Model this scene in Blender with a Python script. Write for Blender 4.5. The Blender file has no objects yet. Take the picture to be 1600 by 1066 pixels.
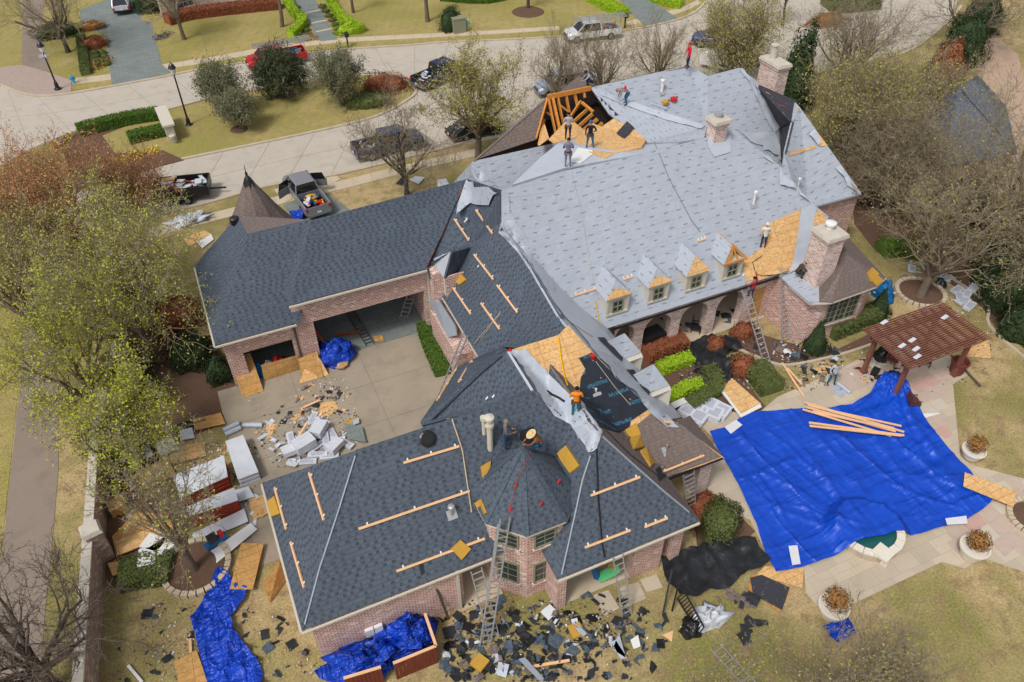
import bpy, bmesh, math, random
import numpy as np
from mathutils import Vector, Matrix
from mathutils.bvhtree import BVHTree
from mathutils.geometry import delaunay_2d_cdt

scene = bpy.context.scene
rng = random.Random(7)

# ---------------------------------------------------------------- camera
CAM_H = 33.0
FPX = 1244.0
RC = np.array([[0.91230, -0.40950, -0.00810],
               [-0.27940, -0.60780, -0.74330],
               [0.29940, 0.68040, -0.66890]])
U_, S_, V_ = np.linalg.svd(RC)
RC = U_ @ V_
cam_data = bpy.data.cameras.new("camera")
cam = bpy.data.objects.new("camera", cam_data)
scene.collection.objects.link(cam)
scene.camera = cam
cam_data.sensor_width = 36.0
cam_data.lens = FPX / 1600.0 * 36.0
cam_data.clip_start = 0.5
cam_data.clip_end = 2000.0
m = Matrix.Identity(4)
for i in range(3):
    m[i][0] = RC[0][i]; m[i][1] = -RC[1][i]; m[i][2] = -RC[2][i]
m[2][3] = CAM_H
cam.matrix_world = m

# ---------------------------------------------------------------- light: soft overcast day
SUN_EL, SUN_AZ = math.radians(56), math.radians(-150)   # azimuth measured from +X towards +Y
world = bpy.data.worlds.new("World")
scene.world = world
world.use_nodes = True
nt = world.node_tree
bg = nt.nodes["Background"]
sky = nt.nodes.new("ShaderNodeTexSky")
sky.sky_type = 'NISHITA'
sky.sun_disc = False
sky.sun_elevation = SUN_EL
sky.sun_rotation = math.pi / 2 - SUN_AZ
sky.air_density = 1.0; sky.dust_density = 3.5; sky.ozone_density = 0.6
hsv = nt.nodes.new("ShaderNodeHueSaturation"); hsv.inputs['Saturation'].default_value = 0.25
nt.links.new(sky.outputs[0], hsv.inputs['Color'])
nt.links.new(hsv.outputs[0], bg.inputs[0])
bg.inputs[1].default_value = 0.105
sun_l = bpy.data.lights.new("sun", 'SUN')
sun_l.energy = 1.5
sun_l.angle = math.radians(11)
sun_l.color = (1.0, 0.96, 0.91)
sun = bpy.data.objects.new("sun", sun_l)
scene.collection.objects.link(sun)
d = Vector((math.cos(SUN_EL) * math.cos(SUN_AZ), math.cos(SUN_EL) * math.sin(SUN_AZ), math.sin(SUN_EL)))
sun.rotation_euler = d.to_track_quat('Z', 'Y').to_euler()
scene.view_settings.view_transform = 'Standard'
scene.view_settings.look = 'None'
scene.view_settings.exposure = 0.26
scene.view_settings.gamma = 1.0
scene.view_settings.use_curve_mapping = False

# ---------------------------------------------------------------- helpers
def ray(px, py):
    return RC.T @ np.array([px - 800.0, py - 533.0, FPX])

def G(px, py, z=0.0):
    "point of the photograph's sight line at height z"
    d = ray(px, py); t = (z - CAM_H) / d[2]
    return (d[0] * t, d[1] * t, z)

def onp(px, py, pl):
    "sight line meets plane z=a x+b y+c"
    a, b, c = pl; d = ray(px, py)
    t = (a * 0 + b * 0 + c - CAM_H) / (d[2] - a * d[0] - b * d[1])
    return (d[0] * t, d[1] * t, CAM_H + d[2] * t)

def proj(p):
    c = RC @ (np.array(p, float) - np.array([0, 0, CAM_H]))
    return 800 + FPX * c[0] / c[2], 533 + FPX * c[1] / c[2]

def V(*a): return np.array(a, float)

class MB:
    def __init__(s): s.v = []; s.f = []; s.m = []; s.mi = 0
    def add(s, vs, fs):
        o = len(s.v); s.v += [tuple(map(float, v)) for v in vs]
        s.f += [tuple(i + o for i in f) for f in fs]; s.m += [s.mi] * len(fs); return s
    def poly(s, pts): return s.add(pts, [tuple(range(len(pts)))])
    def box(s, c, size, rz=0.0, taper=1.0):
        hx, hy, hz = size[0] / 2, size[1] / 2, size[2] / 2
        cr, sr = math.cos(rz), math.sin(rz); vs = []
        for z in (-1, 1):
            k = taper if z > 0 else 1.0
            for x, y in ((-1, -1), (1, -1), (1, 1), (-1, 1)):
                X, Y = x * hx * k, y * hy * k
                vs.append((c[0] + X * cr - Y * sr, c[1] + X * sr + Y * cr, c[2] + z * hz))
        return s.add(vs, [(3, 2, 1, 0), (4, 5, 6, 7), (0, 1, 5, 4), (1, 2, 6, 5), (2, 3, 7, 6), (3, 0, 4, 7)])
    def boxx(s, x0, x1, y0, y1, z0, z1):
        return s.box(((x0 + x1) / 2, (y0 + y1) / 2, (z0 + z1) / 2), (x1 - x0, y1 - y0, z1 - z0))
    def bar(s, a, b, w, h, up=(0, 0, 1)):
        "box from a to b, width w across, height h along up"
        a = np.array(a, float); b = np.array(b, float); d = b - a; d /= np.linalg.norm(d) + 1e-9
        u = np.array(up, float); r = np.cross(d, u); n = np.linalg.norm(r)
        if n < 1e-4: r = np.cross(d, (1, 0, 0)); n = np.linalg.norm(r)
        r /= n; u = np.cross(r, d); vs = []
        for p in (a, b):
            for i, j in ((-1, -1), (1, -1), (1, 1), (-1, 1)):
                vs.append(p + r * i * w / 2 + u * j * h / 2)
        return s.add(vs, [(0, 1, 2, 3), (7, 6, 5, 4), (0, 4, 5, 1), (1, 5, 6, 2), (2, 6, 7, 3), (3, 7, 4, 0)])
    def tube(s, pts, rad, n=6, cap=True):
        pts = [np.array(p, float) for p in pts]
        if not hasattr(rad, '__len__'): rad = [rad] * len(pts)
        prev = None; o = len(s.v); vs = []
        for i, p in enumerate(pts):
            d = pts[min(i + 1, len(pts) - 1)] - pts[max(i - 1, 0)]; d = d / (np.linalg.norm(d) + 1e-9)
            if prev is None:
                r = np.cross(d, (0, 0, 1.0))
                if np.linalg.norm(r) < 1e-3: r = np.cross(d, (1.0, 0, 0))
            else: r = prev - d * (prev @ d)
            r = r / (np.linalg.norm(r) + 1e-9); prev = r; q = np.cross(d, r)
            for k in range(n):
                a = 2 * math.pi * k / n
                vs.append(p + (r * math.cos(a) + q * math.sin(a)) * rad[i])
        fs = []
        for i in range(len(pts) - 1):
            for k in range(n):
                k2 = (k + 1) % n
                fs.append((i * n + k, i * n + k2, (i + 1) * n + k2, (i + 1) * n + k))
        if cap:
            fs.append(tuple(range(n - 1, -1, -1))); fs.append(tuple((len(pts) - 1) * n + k for k in range(n)))
        return s.add(vs, fs)
    def lathe(s, c, prof, n=16, sx=1.0, sy=1.0, ph=0.0):
        "prof: list of (r,z)"
        vs = []
        for r, z in prof:
            for k in range(n):
                a = 2 * math.pi * k / n + ph
                vs.append((c[0] + math.cos(a) * r * sx, c[1] + math.sin(a) * r * sy, c[2] + z))
        fs = []
        for i in range(len(prof) - 1):
            for k in range(n):
                k2 = (k + 1) % n; fs.append((i * n + k, i * n + k2, (i + 1) * n + k2, (i + 1) * n + k))
        fs.append(tuple(range(n - 1, -1, -1))); fs.append(tuple((len(prof) - 1) * n + k for k in range(n)))
        return s.add(vs, fs)
    def prism(s, poly, z0, z1):
        n = len(poly); vs = [(p[0], p[1], z0) for p in poly] + [(p[0], p[1], z1) for p in poly]
        area = sum(poly[i][0] * poly[(i + 1) % n][1] - poly[(i + 1) % n][0] * poly[i][1] for i in range(n))
        if area < 0: vs = vs[n:] + vs[:n]
        fs = [tuple(range(n - 1, -1, -1)), tuple(range(n, 2 * n))] + [(i, (i + 1) % n, (i + 1) % n + n, i + n) for i in range(n)]
        return s.add(vs, fs)
    def slab(s, poly3, t):
        "thicken a planar-ish 3D polygon downwards by t along its normal"
        P = [np.array(p, float) for p in poly3]; n = np.zeros(3)
        for i in range(len(P)): n += np.cross(P[i], P[(i + 1) % len(P)])
        n /= np.linalg.norm(n) + 1e-9
        if n[2] < 0: P = P[::-1]; n = -n
        k = len(P); vs = P + [p - n * t for p in P]
        return s.add(vs, [tuple(range(k)), tuple(range(2 * k - 1, k - 1, -1))] + [(i, i + k, (i + 1) % k + k, (i + 1) % k) for i in range(k)])

def mesh_from(mb, name, mats, off=(0, 0, 0), uv='auto', smooth=False):
    me = bpy.data.meshes.new(name)
    vs = np.array(mb.v, float).reshape(-1, 3)
    me.from_pydata((vs - np.array(off, float)).tolist(), [], mb.f)
    if not isinstance(mats, (list, tuple)): mats = [mats]
    for mm in mats: me.materials.append(mm)
    me.polygons.foreach_set('material_index', mb.m)
    # metric UVs: u runs level across a face, v runs up its slope
    ln = len(me.loops)
    lt = np.empty(len(me.polygons), int); me.polygons.foreach_get('loop_total', lt)
    nr = np.empty(len(me.polygons) * 3); me.polygons.foreach_get('normal', nr); nr = nr.reshape(-1, 3)
    vi = np.empty(ln, int); me.loops.foreach_get('vertex_index', vi)
    fn = np.repeat(nr, lt, axis=0); P = vs[vi]
    if uv == 'X': uvs = np.stack([P[:, 0], P[:, 1] * 1.5], 1)
    elif uv == 'Y': uvs = np.stack([P[:, 1], P[:, 0] * 1.5], 1)
    else:
        h = np.hypot(fn[:, 0], fn[:, 1]); flat = h < 0.12
        ux = np.where(flat, 1.0, -fn[:, 1] / np.maximum(h, 1e-6)); uy = np.where(flat, 0.0, fn[:, 0] / np.maximum(h, 1e-6))
        uax = np.stack([ux, uy, np.zeros_like(ux)], 1)
        vax = np.cross(fn, uax); vax[flat] = (0, 1, 0)
        uvs = np.stack([(P * uax).sum(1), (P * vax).sum(1)], 1)
    lay = me.uv_layers.new(name='UVMap')
    lay.data.foreach_set('uv', uvs.astype(np.float32).ravel())
    if smooth: me.polygons.foreach_set('use_smooth', [True] * len(me.polygons))
    me.update()
    return me

def wloc(o):
    p = np.zeros(3)
    while o is not None: p += np.array(o.location); o = o.parent
    return p

def obj(name, mb, mats, parent=None, uv='auto', smooth=False, loc=None, label=None, local=False):
    "loc: origin of the object in world coordinates; geometry is given in world coordinates (local=True: relative to the parent)"
    base = wloc(parent) if parent is not None else np.zeros(3)
    if local: off = np.zeros(3)
    elif parent is not None: off = base
    else: off = np.array(loc if loc is not None else (0, 0, 0), float)
    me = mesh_from(mb, name, mats, off, uv, smooth)
    o = bpy.data.objects.new(name, me); scene.collection.objects.link(o)
    if parent is not None: o.parent = parent
    elif loc is not None: o.location = loc
    if label: o['label'] = label
    return o

def tag(o, label, cat, group=None):
    o['label'] = label; o['category'] = cat
    if group: o['group'] = group
    return o

def struct(o, kind='structure'): o['kind'] = kind; return o

def thing(name, label, cat, loc=(0, 0, 0), rz=0.0, group=None):
    o = bpy.data.objects.new(name, None); scene.collection.objects.link(o)
    o.empty_display_size = 0.2; o.location = loc; o.rotation_euler = (0, 0, rz)
    return tag(o, label, cat, group)

def solo(name, mb, mats, label, cat, group=None, smooth=False, uv='auto'):
    "a thing that is one mesh, origin at its base centre"
    vs = np.array(mb.v); c = (vs.min(0) + vs.max(0)) / 2; c[2] = vs[:, 2].min()
    o = obj(name, mb, mats, loc=tuple(c), smooth=smooth, uv=uv)
    return tag(o, label, cat, group)

def dup(root, loc=None, rz=None, label=None, group=None):
    r = root.copy(); scene.collection.objects.link(r)
    if loc is not None: r.location = loc
    if rz is not None: r.rotation_euler = (0, 0, rz)
    if label: r['label'] = label
    if group: r['group'] = group
    for ch in list(root.children):
        c = ch.copy(); scene.collection.objects.link(c); c.parent = r
        for g in ch.children:
            q = g.copy(); scene.collection.objects.link(q); q.parent = c
    return r

# ---------------------------------------------------------------- materials
def lin(r, g, b):
    f = lambda c: (c / 255) / 12.92 if c / 255 <= 0.04045 else (((c / 255) + 0.055) / 1.055) ** 2.4
    return (f(r), f(g), f(b), 1)

class NT:
    def __init__(s, name, rough=0.8, spec=0.3, metal=0.0):
        s.m = bpy.data.materials.new(name); s.m.use_nodes = True; s.t = s.m.node_tree
        s.b = s.t.nodes["Principled BSDF"]
        s.b.inputs['Roughness'].default_value = rough; s.b.inputs['Specular IOR Level'].default_value = spec
        s.b.inputs['Metallic'].default_value = metal
        s._uv = None; s._ob = None
    def n(s, t, **k):
        x = s.t.nodes.new(t)
        for a, b in k.items(): setattr(x, a, b)
        return x
    def l(s, a, b): s.t.links.new(a, b)
    def uv(s):
        if not s._uv: s._uv = s.n('ShaderNodeUVMap').outputs[0]
        return s._uv
    def ob(s):
        if not s._ob: s._ob = s.n('ShaderNodeNewGeometry').outputs['Position']
        return s._ob
    def noise(s, scale, detail=3, co=None, rough=0.55):
        x = s.n('ShaderNodeTexNoise'); x.inputs['Scale'].default_value = scale; x.inputs['Detail'].default_value = detail
        x.inputs['Roughness'].default_value = rough
        s.l(co or s.ob(), x.inputs['Vector']); return x.outputs[0]
    def ramp(s, fac, stops):
        r = s.n('ShaderNodeValToRGB'); e = r.color_ramp.elements
        e[0].position, e[0].color = stops[0]; e[1].position, e[1].color = stops[-1]
        for p, c in stops[1:-1]: q = e.new(p); q.color = c
        s.l(fac, r.inputs[0]); return r.outputs[0]
    def mix(s, fac, a, b, mode='MIX'):
        x = s.n('ShaderNodeMix', data_type='RGBA', blend_type=mode)
        for i, v in ((0, fac), (6, a), (7, b)):
            if hasattr(v, 'is_linked') or hasattr(v, 'links'): s.l(v, x.inputs[i])
            else: x.inputs[i].default_value = v
        return x.outputs[2]
    def math(s, op, a, b=0.0):
        x = s.n('ShaderNodeMath', operation=op)
        for i, v in ((0, a), (1, b)):
            if hasattr(v, 'links'): s.l(v, x.inputs[i])
            else: x.inputs[i].default_value = v
        return x.outputs[0]
    def mapp(s, co, scale=(1, 1, 1), loc=(0, 0, 0), rot=(0, 0, 0)):
        x = s.n('ShaderNodeMapping'); s.l(co, x.inputs[0])
        x.inputs['Scale'].default_value = scale; x.inputs['Location'].default_value = loc; x.inputs['Rotation'].default_value = rot
        return x.outputs[0]
    def col(s, c):
        if hasattr(c, 'links'): s.l(c, s.b.inputs['Base Color'])
        else: s.b.inputs['Base Color'].default_value = c
        return s
    def bump(s, h, strength=0.4, dist=0.02):
        x = s.n('ShaderNodeBump'); x.inputs['Strength'].default_value = strength; x.inputs['Distance'].default_value = dist
        s.l(h, x.inputs['Height']); s.l(x.outputs[0], s.b.inputs['Normal']); return s
    def brick(s, w, h, mortar, c1, c2, cm, off=0.5, bias=0.0, co=None, smooth=0.1):
        x = s.n('ShaderNodeTexBrick'); x.offset = off
        s.l(co or s.uv(), x.inputs['Vector'])
        x.inputs['Scale'].default_value = 1.0; x.inputs['Mortar Size'].default_value = mortar
        x.inputs['Mortar Smooth'].default_value = smooth; x.inputs['Bias'].default_value = bias
        x.inputs['Brick Width'].default_value = w; x.inputs['Row Height'].default_value = h
        x.inputs['Color1'].default_value = c1; x.inputs['Color2'].default_value = c2; x.inputs['Mortar'].default_value = cm
        return x

def dark(c, k): return (c[0] * k, c[1] * k, c[2] * k, 1)

def plain(name, c, rough=0.7, spec=0.3, metal=0.0, var=0.25, sc=3.0):
    t = NT(name, rough, spec, metal)
    t.col(t.mix(t.noise(sc, 4), dark(c, 1 - var), dark(c, 1 + var))); return t.m

def shingle(name, c, cd, cl):
    t = NT(name, 0.9, 0.15); RH = 0.2
    sp = t.n('ShaderNodeSeparateXYZ'); t.l(t.uv(), sp.inputs[0])
    row = t.math('DIVIDE', sp.outputs[1], RH); fr = t.math('FRACT', row)
    b = t.brick(0.17, RH, 0.004, (0, 0, 0, 1), (1, 1, 1, 1), (0.5, 0.5, 0.5, 1), 0.37)
    b2 = t.brick(0.43, RH, 0.004, (0, 0, 0, 1), (1, 1, 1, 1), (0.5, 0.5, 0.5, 1), 0.61, co=t.mapp(t.uv(), loc=(0.13, 0, 0)))
    cc = t.ramp(b2.outputs[0], [(0.0, dark(c, .93)), (0.5, c), (1.0, dark(c, 1.1))])
    # dark laminated tabs: staggered course by course, a few left out
    rid = t.math('FLOOR', row); rnd = t.math('FRACT', t.math('MULTIPLY', t.math('SINE', t.math('MULTIPLY', rid, 12.9898)), 437.58))
    u = t.math('ADD', t.math('DIVIDE', sp.outputs[0], .37), t.math('ADD', rnd, t.math('MULTIPLY', t.noise(1.1, 1), .9)))
    tab = t.math('MULTIPLY', t.math('LESS_THAN', t.math('FRACT', u), .46), t.math('MULTIPLY', t.math('GREATER_THAN', fr, .2), t.math('LESS_THAN', fr, .8)))
    tab = t.math('MULTIPLY', tab, t.math('GREATER_THAN', b.outputs[0], .22))
    cc = t.mix(t.math('MULTIPLY', tab, t.math('ADD', .45, t.math('MULTIPLY', b2.outputs[0], .4))), cc, cd)
    ln = t.ramp(fr, [(0.0, (0.5, .5, .52, 1)), (0.12, (0.66, .66, .68, 1)), (0.22, (1, 1, 1, 1)), (1, (1, 1, 1, 1))])
    cc = t.mix(1.0, cc, ln, 'MULTIPLY')
    cc = t.mix(t.noise(0.3, 5), t.mix(1.0, cc, (.82, .82, .84, 1), 'MULTIPLY'), t.mix(1.0, cc, (1.22, 1.22, 1.2, 1), 'MULTIPLY'))
    g = t.noise(26, 2); cc = t.mix(0.24, cc, t.mix(g, dark(c, .3), dark(c, 1.9)))
    t.col(cc); t.bump(tab, -0.35, 0.02)
    return t.m

def brickwall(name, c1, c2, cm, w=0.27, h=0.105):
    t = NT(name, 0.9, 0.2)
    b = t.brick(w, h, 0.017, (0, 0, 0, 1), (1, 1, 1, 1), (0.5, 0.5, 0.5, 1), 0.5)
    cc = t.ramp(b.outputs[0], [(0.0, dark(c1, .62)), (0.3, c1), (0.62, c2), (0.86, dark(c2, 1.15)), (1.0, lin(222, 205, 195))])
    cc = t.mix(b.outputs[1], cc, cm)
    cc = t.mix(t.math('MULTIPLY', t.noise(0.8, 5), 0.3), cc, lin(206, 186, 176))
    t.col(cc); t.bump(b.outputs[1], -0.5, 0.01); return t.m

def osb(name='osb board', base=(222, 176, 112)):
    t = NT(name, 0.8, 0.2); c = lin(*base)
    v = t.n('ShaderNodeTexVoronoi'); v.inputs['Scale'].default_value = 9.0; t.l(t.ob(), v.inputs[0])
    sp = t.n('ShaderNodeSeparateColor'); t.l(v.outputs['Color'], sp.inputs[0])
    cc = t.ramp(sp.outputs[0], [(0, dark(c, .84)), (.5, c), (1, dark(c, 1.14))])
    cc = t.mix(t.noise(0.8, 3), cc, t.mix(1, cc, lin(245, 222, 195), 'MULTIPLY'))
    b = t.brick(1.22, 0.41, 0.009, (1, 1, 1, 1), (.93, .93, .93, 1), (.42, .36, .3, 1), 0.0)
    t.col(t.mix(1, cc, b.outputs[0], 'MULTIPLY')); return t.m

def underlay(name='synthetic underlayment', c=(172, 179, 190)):
    t = NT(name, 0.42, 0.45); base = lin(*c)
    # overlapping courses every 1.1 m and small printed marks in rows
    sp = t.n('ShaderNodeSeparateXYZ'); t.l(t.uv(), sp.inputs[0])
    wob = t.math('MULTIPLY', t.noise(0.5, 2), 0.35)
    vv = t.math('ADD', sp.outputs[1], wob)
    fr = t.math('FRACT', t.math('DIVIDE', vv, 1.1))
    lap = t.ramp(fr, [(0.0, (.8, .82, .86, 1)), (.025, (.9, .91, .94, 1)), (.05, (1, 1, 1, 1)), (1, (1, 1, 1, 1))])
    ROW, W = 0.44, .95
    row = t.math('DIVIDE', sp.outputs[1], ROW); rid = t.math('FLOOR', row); rf = t.math('FRACT', row)
    us = t.math('ADD', t.math('ADD', t.math('DIVIDE', sp.outputs[0], W), t.math('MULTIPLY', t.noise(.25, 1), 1.5)), t.math('MULTIPLY', t.math('FRACT', t.math('MULTIPLY', t.math('SINE', t.math('MULTIPLY', rid, 12.9)), 43.7)), 1.0))
    uf = t.math('FRACT', us)
    inu = t.math('MULTIPLY', t.math('GREATER_THAN', uf, .3), t.math('LESS_THAN', uf, .6))
    inv = t.math('MULTIPLY', t.math('GREATER_THAN', rf, .42), t.math('LESS_THAN', rf, .58))
    cm = t.n('ShaderNodeCombineXYZ'); t.l(t.math('MULTIPLY', sp.outputs[0], 26), cm.inputs[0]); t.l(t.math('MULTIPLY', sp.outputs[1], 24), cm.inputs[1])
    let = t.math('GREATER_THAN', t.noise(1.0, 1, cm.outputs[0]), .47)
    mk = t.math('MULTIPLY', t.math('MULTIPLY', inu, inv), let)
    # thin rule printed on alternate rows
    ru = t.math('MULTIPLY', t.math('LESS_THAN', t.math('ABSOLUTE', t.math('SUBTRACT', fr, .55)), .012), t.math('GREATER_THAN', t.noise(1.6, 0), .5))
    cc = t.mix(t.noise(1.2, 4), dark(base, .86), dark(base, 1.12))
    cc = t.mix(1, cc, lap, 'MULTIPLY')
    cc = t.mix(t.math('MULTIPLY', mk, .75), cc, lin(62, 68, 82))
    cc = t.mix(t.math('MULTIPLY', ru, .35), cc, lin(90, 96, 110))
    t.col(cc)
    st = t.noise(1.0, 4, t.mapp(t.ob(), scale=(0.7, 1.9, 1.2)), .62)
    st2 = t.noise(4, 4)
    t.bump(t.math('ADD', st, t.math('MULTIPLY', st2, .4)), 0.85, 0.09); return t.m

def underlay_plain(name='underlayment back side', c=(182, 189, 200)):
    t = NT(name, 0.4, 0.45); base = lin(*c)
    t.col(t.mix(t.noise(1.5, 4), dark(base, .88), dark(base, 1.1)))
    t.bump(t.noise(2.2, 4), 0.7, 0.06); return t.m

def icefelt():
    t = NT('ice and water membrane', 0.5, 0.3); base = lin(38, 44, 54)
    sp = t.n('ShaderNodeSeparateXYZ'); t.l(t.uv(), sp.inputs[0])
    row = t.math('DIVIDE', sp.outputs[1], .8); rid = t.math('FLOOR', row); rf = t.math('FRACT', row)
    uf = t.math('FRACT', t.math('ADD', t.math('DIVIDE', sp.outputs[0], 2.1), t.math('MULTIPLY', rid, .42)))
    ins = t.math('MULTIPLY', t.math('MULTIPLY', t.math('GREATER_THAN', uf, .2), t.math('LESS_THAN', uf, .72)),
                 t.math('MULTIPLY', t.math('GREATER_THAN', rf, .35), t.math('LESS_THAN', rf, .6)))
    cm = t.n('ShaderNodeCombineXYZ'); t.l(t.math('MULTIPLY', sp.outputs[0], 14), cm.inputs[0]); t.l(t.math('MULTIPLY', sp.outputs[1], 10), cm.inputs[1])
    let = t.math('GREATER_THAN', t.noise(1.0, 0, cm.outputs[0]), .46)
    cc = t.mix(t.noise(1.5, 4), dark(base, .7), dark(base, 1.4))
    cc = t.mix(t.math('MULTIPLY', t.math('MULTIPLY', ins, let), .75), cc, lin(62, 118, 150))
    v = t.n('ShaderNodeTexVoronoi'); v.inputs['Scale'].default_value = 2.2; t.l(t.ob(), v.inputs[0])
    dots = t.math('LESS_THAN', v.outputs['Distance'], .085)
    cc = t.mix(dots, cc, lin(200, 120, 96))
    t.col(cc); t.bump(t.noise(2, 4), .5, .05); return t.m

def foliage(name, c, var=0.5):
    t = NT(name, 0.75, 0.15); a = dark(lin(*c), 1)
    oi = t.n('ShaderNodeObjectInfo')
    cc = t.mix(t.noise(2.5, 3), dark(a, 1 - var), dark(a, 1 + var))
    cc = t.mix(t.noise(11, 2), cc, t.mix(1, cc, (1.35, 1.3, 1.15, 1), 'MULTIPLY'))
    t.col(cc); return t.m

M = {}
M['shingle'] = shingle('slate blue shingles', lin(86, 95, 107), lin(42, 48, 58), lin(108, 116, 127))
M['brown'] = shingle('weathered brown shingles', lin(122, 109, 104), lin(98, 86, 82), lin(140, 128, 122))
M['ridgecap'] = shingle('dark ridge caps', lin(84, 96, 108), lin(56, 66, 77), lin(96, 108, 120))
M['capl'] = plain('grey ridge flashing', lin(150, 158, 168), .7, .2, var=.2, sc=6)
M['brick'] = brickwall('pink brick wall', lin(160, 94, 80), lin(184, 122, 106), lin(228, 216, 208))
M['brick2'] = brickwall('pale chimney brick', lin(182, 140, 128), lin(206, 176, 164), lin(226, 216, 208))
M['osb'] = osb(base=(226, 190, 138))
M['osbd'] = osb('weathered osb board', (200, 162, 106))
M['under'] = underlay()
M['underb'] = underlay_plain()
M['ice'] = icefelt()
t = NT('black roofing felt', .8, .2)
M['felt'] = t.col(t.mix(t.math('LESS_THAN', t.noise(5, 1), .33), lin(62, 62, 70), lin(96, 92, 88))).m
M['black'] = plain('black shingle scrap', lin(52, 54, 58), .85, .2, var=.35)
M['white'] = plain('white painted metal', lin(226, 226, 224), .4, .4, var=.06)
M['cream'] = plain('cream painted trim', lin(204, 197, 182), .6, .3, var=.06, sc=6)
M['olive'] = plain('olive green window trim', lin(140, 142, 118), .5, .3, var=.08)
M['stonecap'] = plain('limestone cap', lin(196, 188, 176), .85, .2, var=.22, sc=2.2)
M['lumber'] = plain('fresh lumber', lin(232, 186, 142), .75, .2, var=.12, sc=4)
M['rafter'] = plain('old framing lumber', lin(205, 138, 66), .8, .2, var=.25, sc=5)
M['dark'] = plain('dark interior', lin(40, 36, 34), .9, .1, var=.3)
M['metal'] = plain('aluminium ladder', lin(186, 188, 190), .4, .5, .5, var=.1)
M['gutter'] = plain('bronze gutter', lin(92, 86, 80), .5, .4, var=.15)
M['glass'] = NT('window glass', .08, .6).col(lin(58, 66, 66)).m
M['copper'] = plain('grey metal roof', lin(158, 166, 176), .4, .5, .2, var=.12)
M['redwood'] = plain('red stained cedar', lin(128, 84, 70), .7, .25, var=.3, sc=2)
M['fencewood'] = plain('red brown fence wood', lin(118, 60, 44), .8, .2, var=.3, sc=3)
M['foam'] = plain('yellow foam pad', lin(192, 150, 66), .9, .1, var=.15, sc=5)
M['blacktop'] = plain('black plastic', lin(32, 32, 34), .35, .5, var=.2)
M['red'] = plain('red plastic', lin(200, 40, 40), .5, .3, var=.1)
M['yellow'] = plain('yellow tool', lin(230, 180, 30), .5, .3, var=.1)
M['rope'] = plain('pale rope', lin(196, 178, 150), .9, .1)
M['redrope'] = plain('red rope', lin(190, 80, 60), .9, .1)
M['darkrope'] = plain('black air hose', lin(38, 38, 42), .6, .3)
def tarpmat(name, c1, c2, sc, rough=.34, bs=.9):
    t = NT(name, rough, .5)
    def ridge(co, scale, det=3):
        n = t.noise(scale, det, co, .5); return t.math('SUBTRACT', 1.0, t.math('MULTIPLY', t.math('ABSOLUTE', t.math('SUBTRACT', n, .5)), 4.5))
    r1 = ridge(t.mapp(t.ob(), scale=(.35, 1.6, 1), rot=(0, 0, .9)), sc); r2 = ridge(t.mapp(t.ob(), scale=(1.4, .3, 1), rot=(0, 0, .2)), sc); r3 = ridge(t.mapp(t.ob(), scale=(.4, 1.8, 1), rot=(0, 0, -.5)), sc * 1.7)
    h = t.math('ADD', t.math('POWER', t.math('MAXIMUM', r1, 0), 2.5), t.math('ADD', t.math('POWER', t.math('MAXIMUM', r2, 0), 2.5), t.math('MULTIPLY', t.math('POWER', t.math('MAXIMUM', r3, 0), 2), .6)))
    # factory fold grid
    sp = t.n('ShaderNodeSeparateXYZ'); t.l(t.mapp(t.ob(), rot=(0, 0, .32)), sp.inputs[0])
    gl = t.math('ADD', t.math('LESS_THAN', t.math('FRACT', t.math('MULTIPLY', sp.outputs[0], .55)), .02), t.math('LESS_THAN', t.math('FRACT', t.math('MULTIPLY', sp.outputs[1], .5)), .02))
    cc = t.mix(t.noise(.45, 5), c1, c2); cc = t.mix(t.math('MULTIPLY', gl, .3), cc, dark(c1, .6)); cc = t.mix(t.math('MULTIPLY', t.noise(2.2, 5), .1), cc, lin(40, 110, 215))
    t.col(cc); t.bump(t.math('ADD', h, t.math('MULTIPLY', t.noise(6, 3), .05)), bs, .14); return t.m
M['tarp'] = tarpmat('blue tarpaulin', lin(0, 58, 172), lin(2, 76, 204), .26, .44, .8)
M['tarp2'] = tarpmat('deep blue tarp', lin(4, 52, 166), lin(8, 70, 205), 1.0, .38, .7)
t = NT('black pond liner', .45, .4)
M['liner'] = t.col(t.mix(t.noise(1.5, 4), lin(26, 27, 30), lin(48, 50, 54))).m; t.bump(t.noise(3, 4), .8, .08)
M['water'] = NT('green water', .06, .6).col(lin(34, 92, 92)).m
M['paper'] = plain('printed paper wrapping', lin(214, 216, 222), .6, .3, var=.1, sc=5)
M['wrap'] = plain('white plastic wrap', lin(206, 210, 218), .35, .5, var=.16, sc=3)
M['cardred'] = plain('red brown stacked shingle bundles', lin(150, 62, 44), .8, .2, var=.3, sc=4)
M['skin'] = plain('skin', lin(176, 124, 96), .6, .3, var=.08)
M['bark'] = plain('grey brown bark', lin(112, 100, 88), .9, .1, var=.3, sc=4)
M['barkd'] = plain('dark bark', lin(84, 74, 66), .9, .1, var=.3, sc=4)
M['twigw'] = plain('reddish twigs', lin(160, 124, 96), .9, .1, var=.3, sc=2)
M['twigg'] = plain('grey twigs', lin(148, 136, 114), .9, .1, var=.3, sc=2)
M['leafy'] = foliage('yellow green buds', (156, 158, 76), .45)
M['leafy2'] = foliage('bright yellow green buds', (158, 166, 56), .45)
M['twigd'] = plain('dark twigs', lin(108, 98, 90), .9, .1, var=.3, sc=2)
M['leafo'] = foliage('olive spring leaves', (150, 146, 80), .4)
M['leafr'] = foliage('rust buds', (182, 132, 92), .4)
M['leafg'] = foliage('grey green leaves', (102, 112, 84), .4)
M['leafd'] = foliage('dark evergreen leaves', (52, 68, 44), .5)
M['hedge'] = foliage('clipped green hedge', (74, 100, 40), .4)
M['limeh'] = foliage('lime green shrub', (142, 172, 42), .35)
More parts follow.
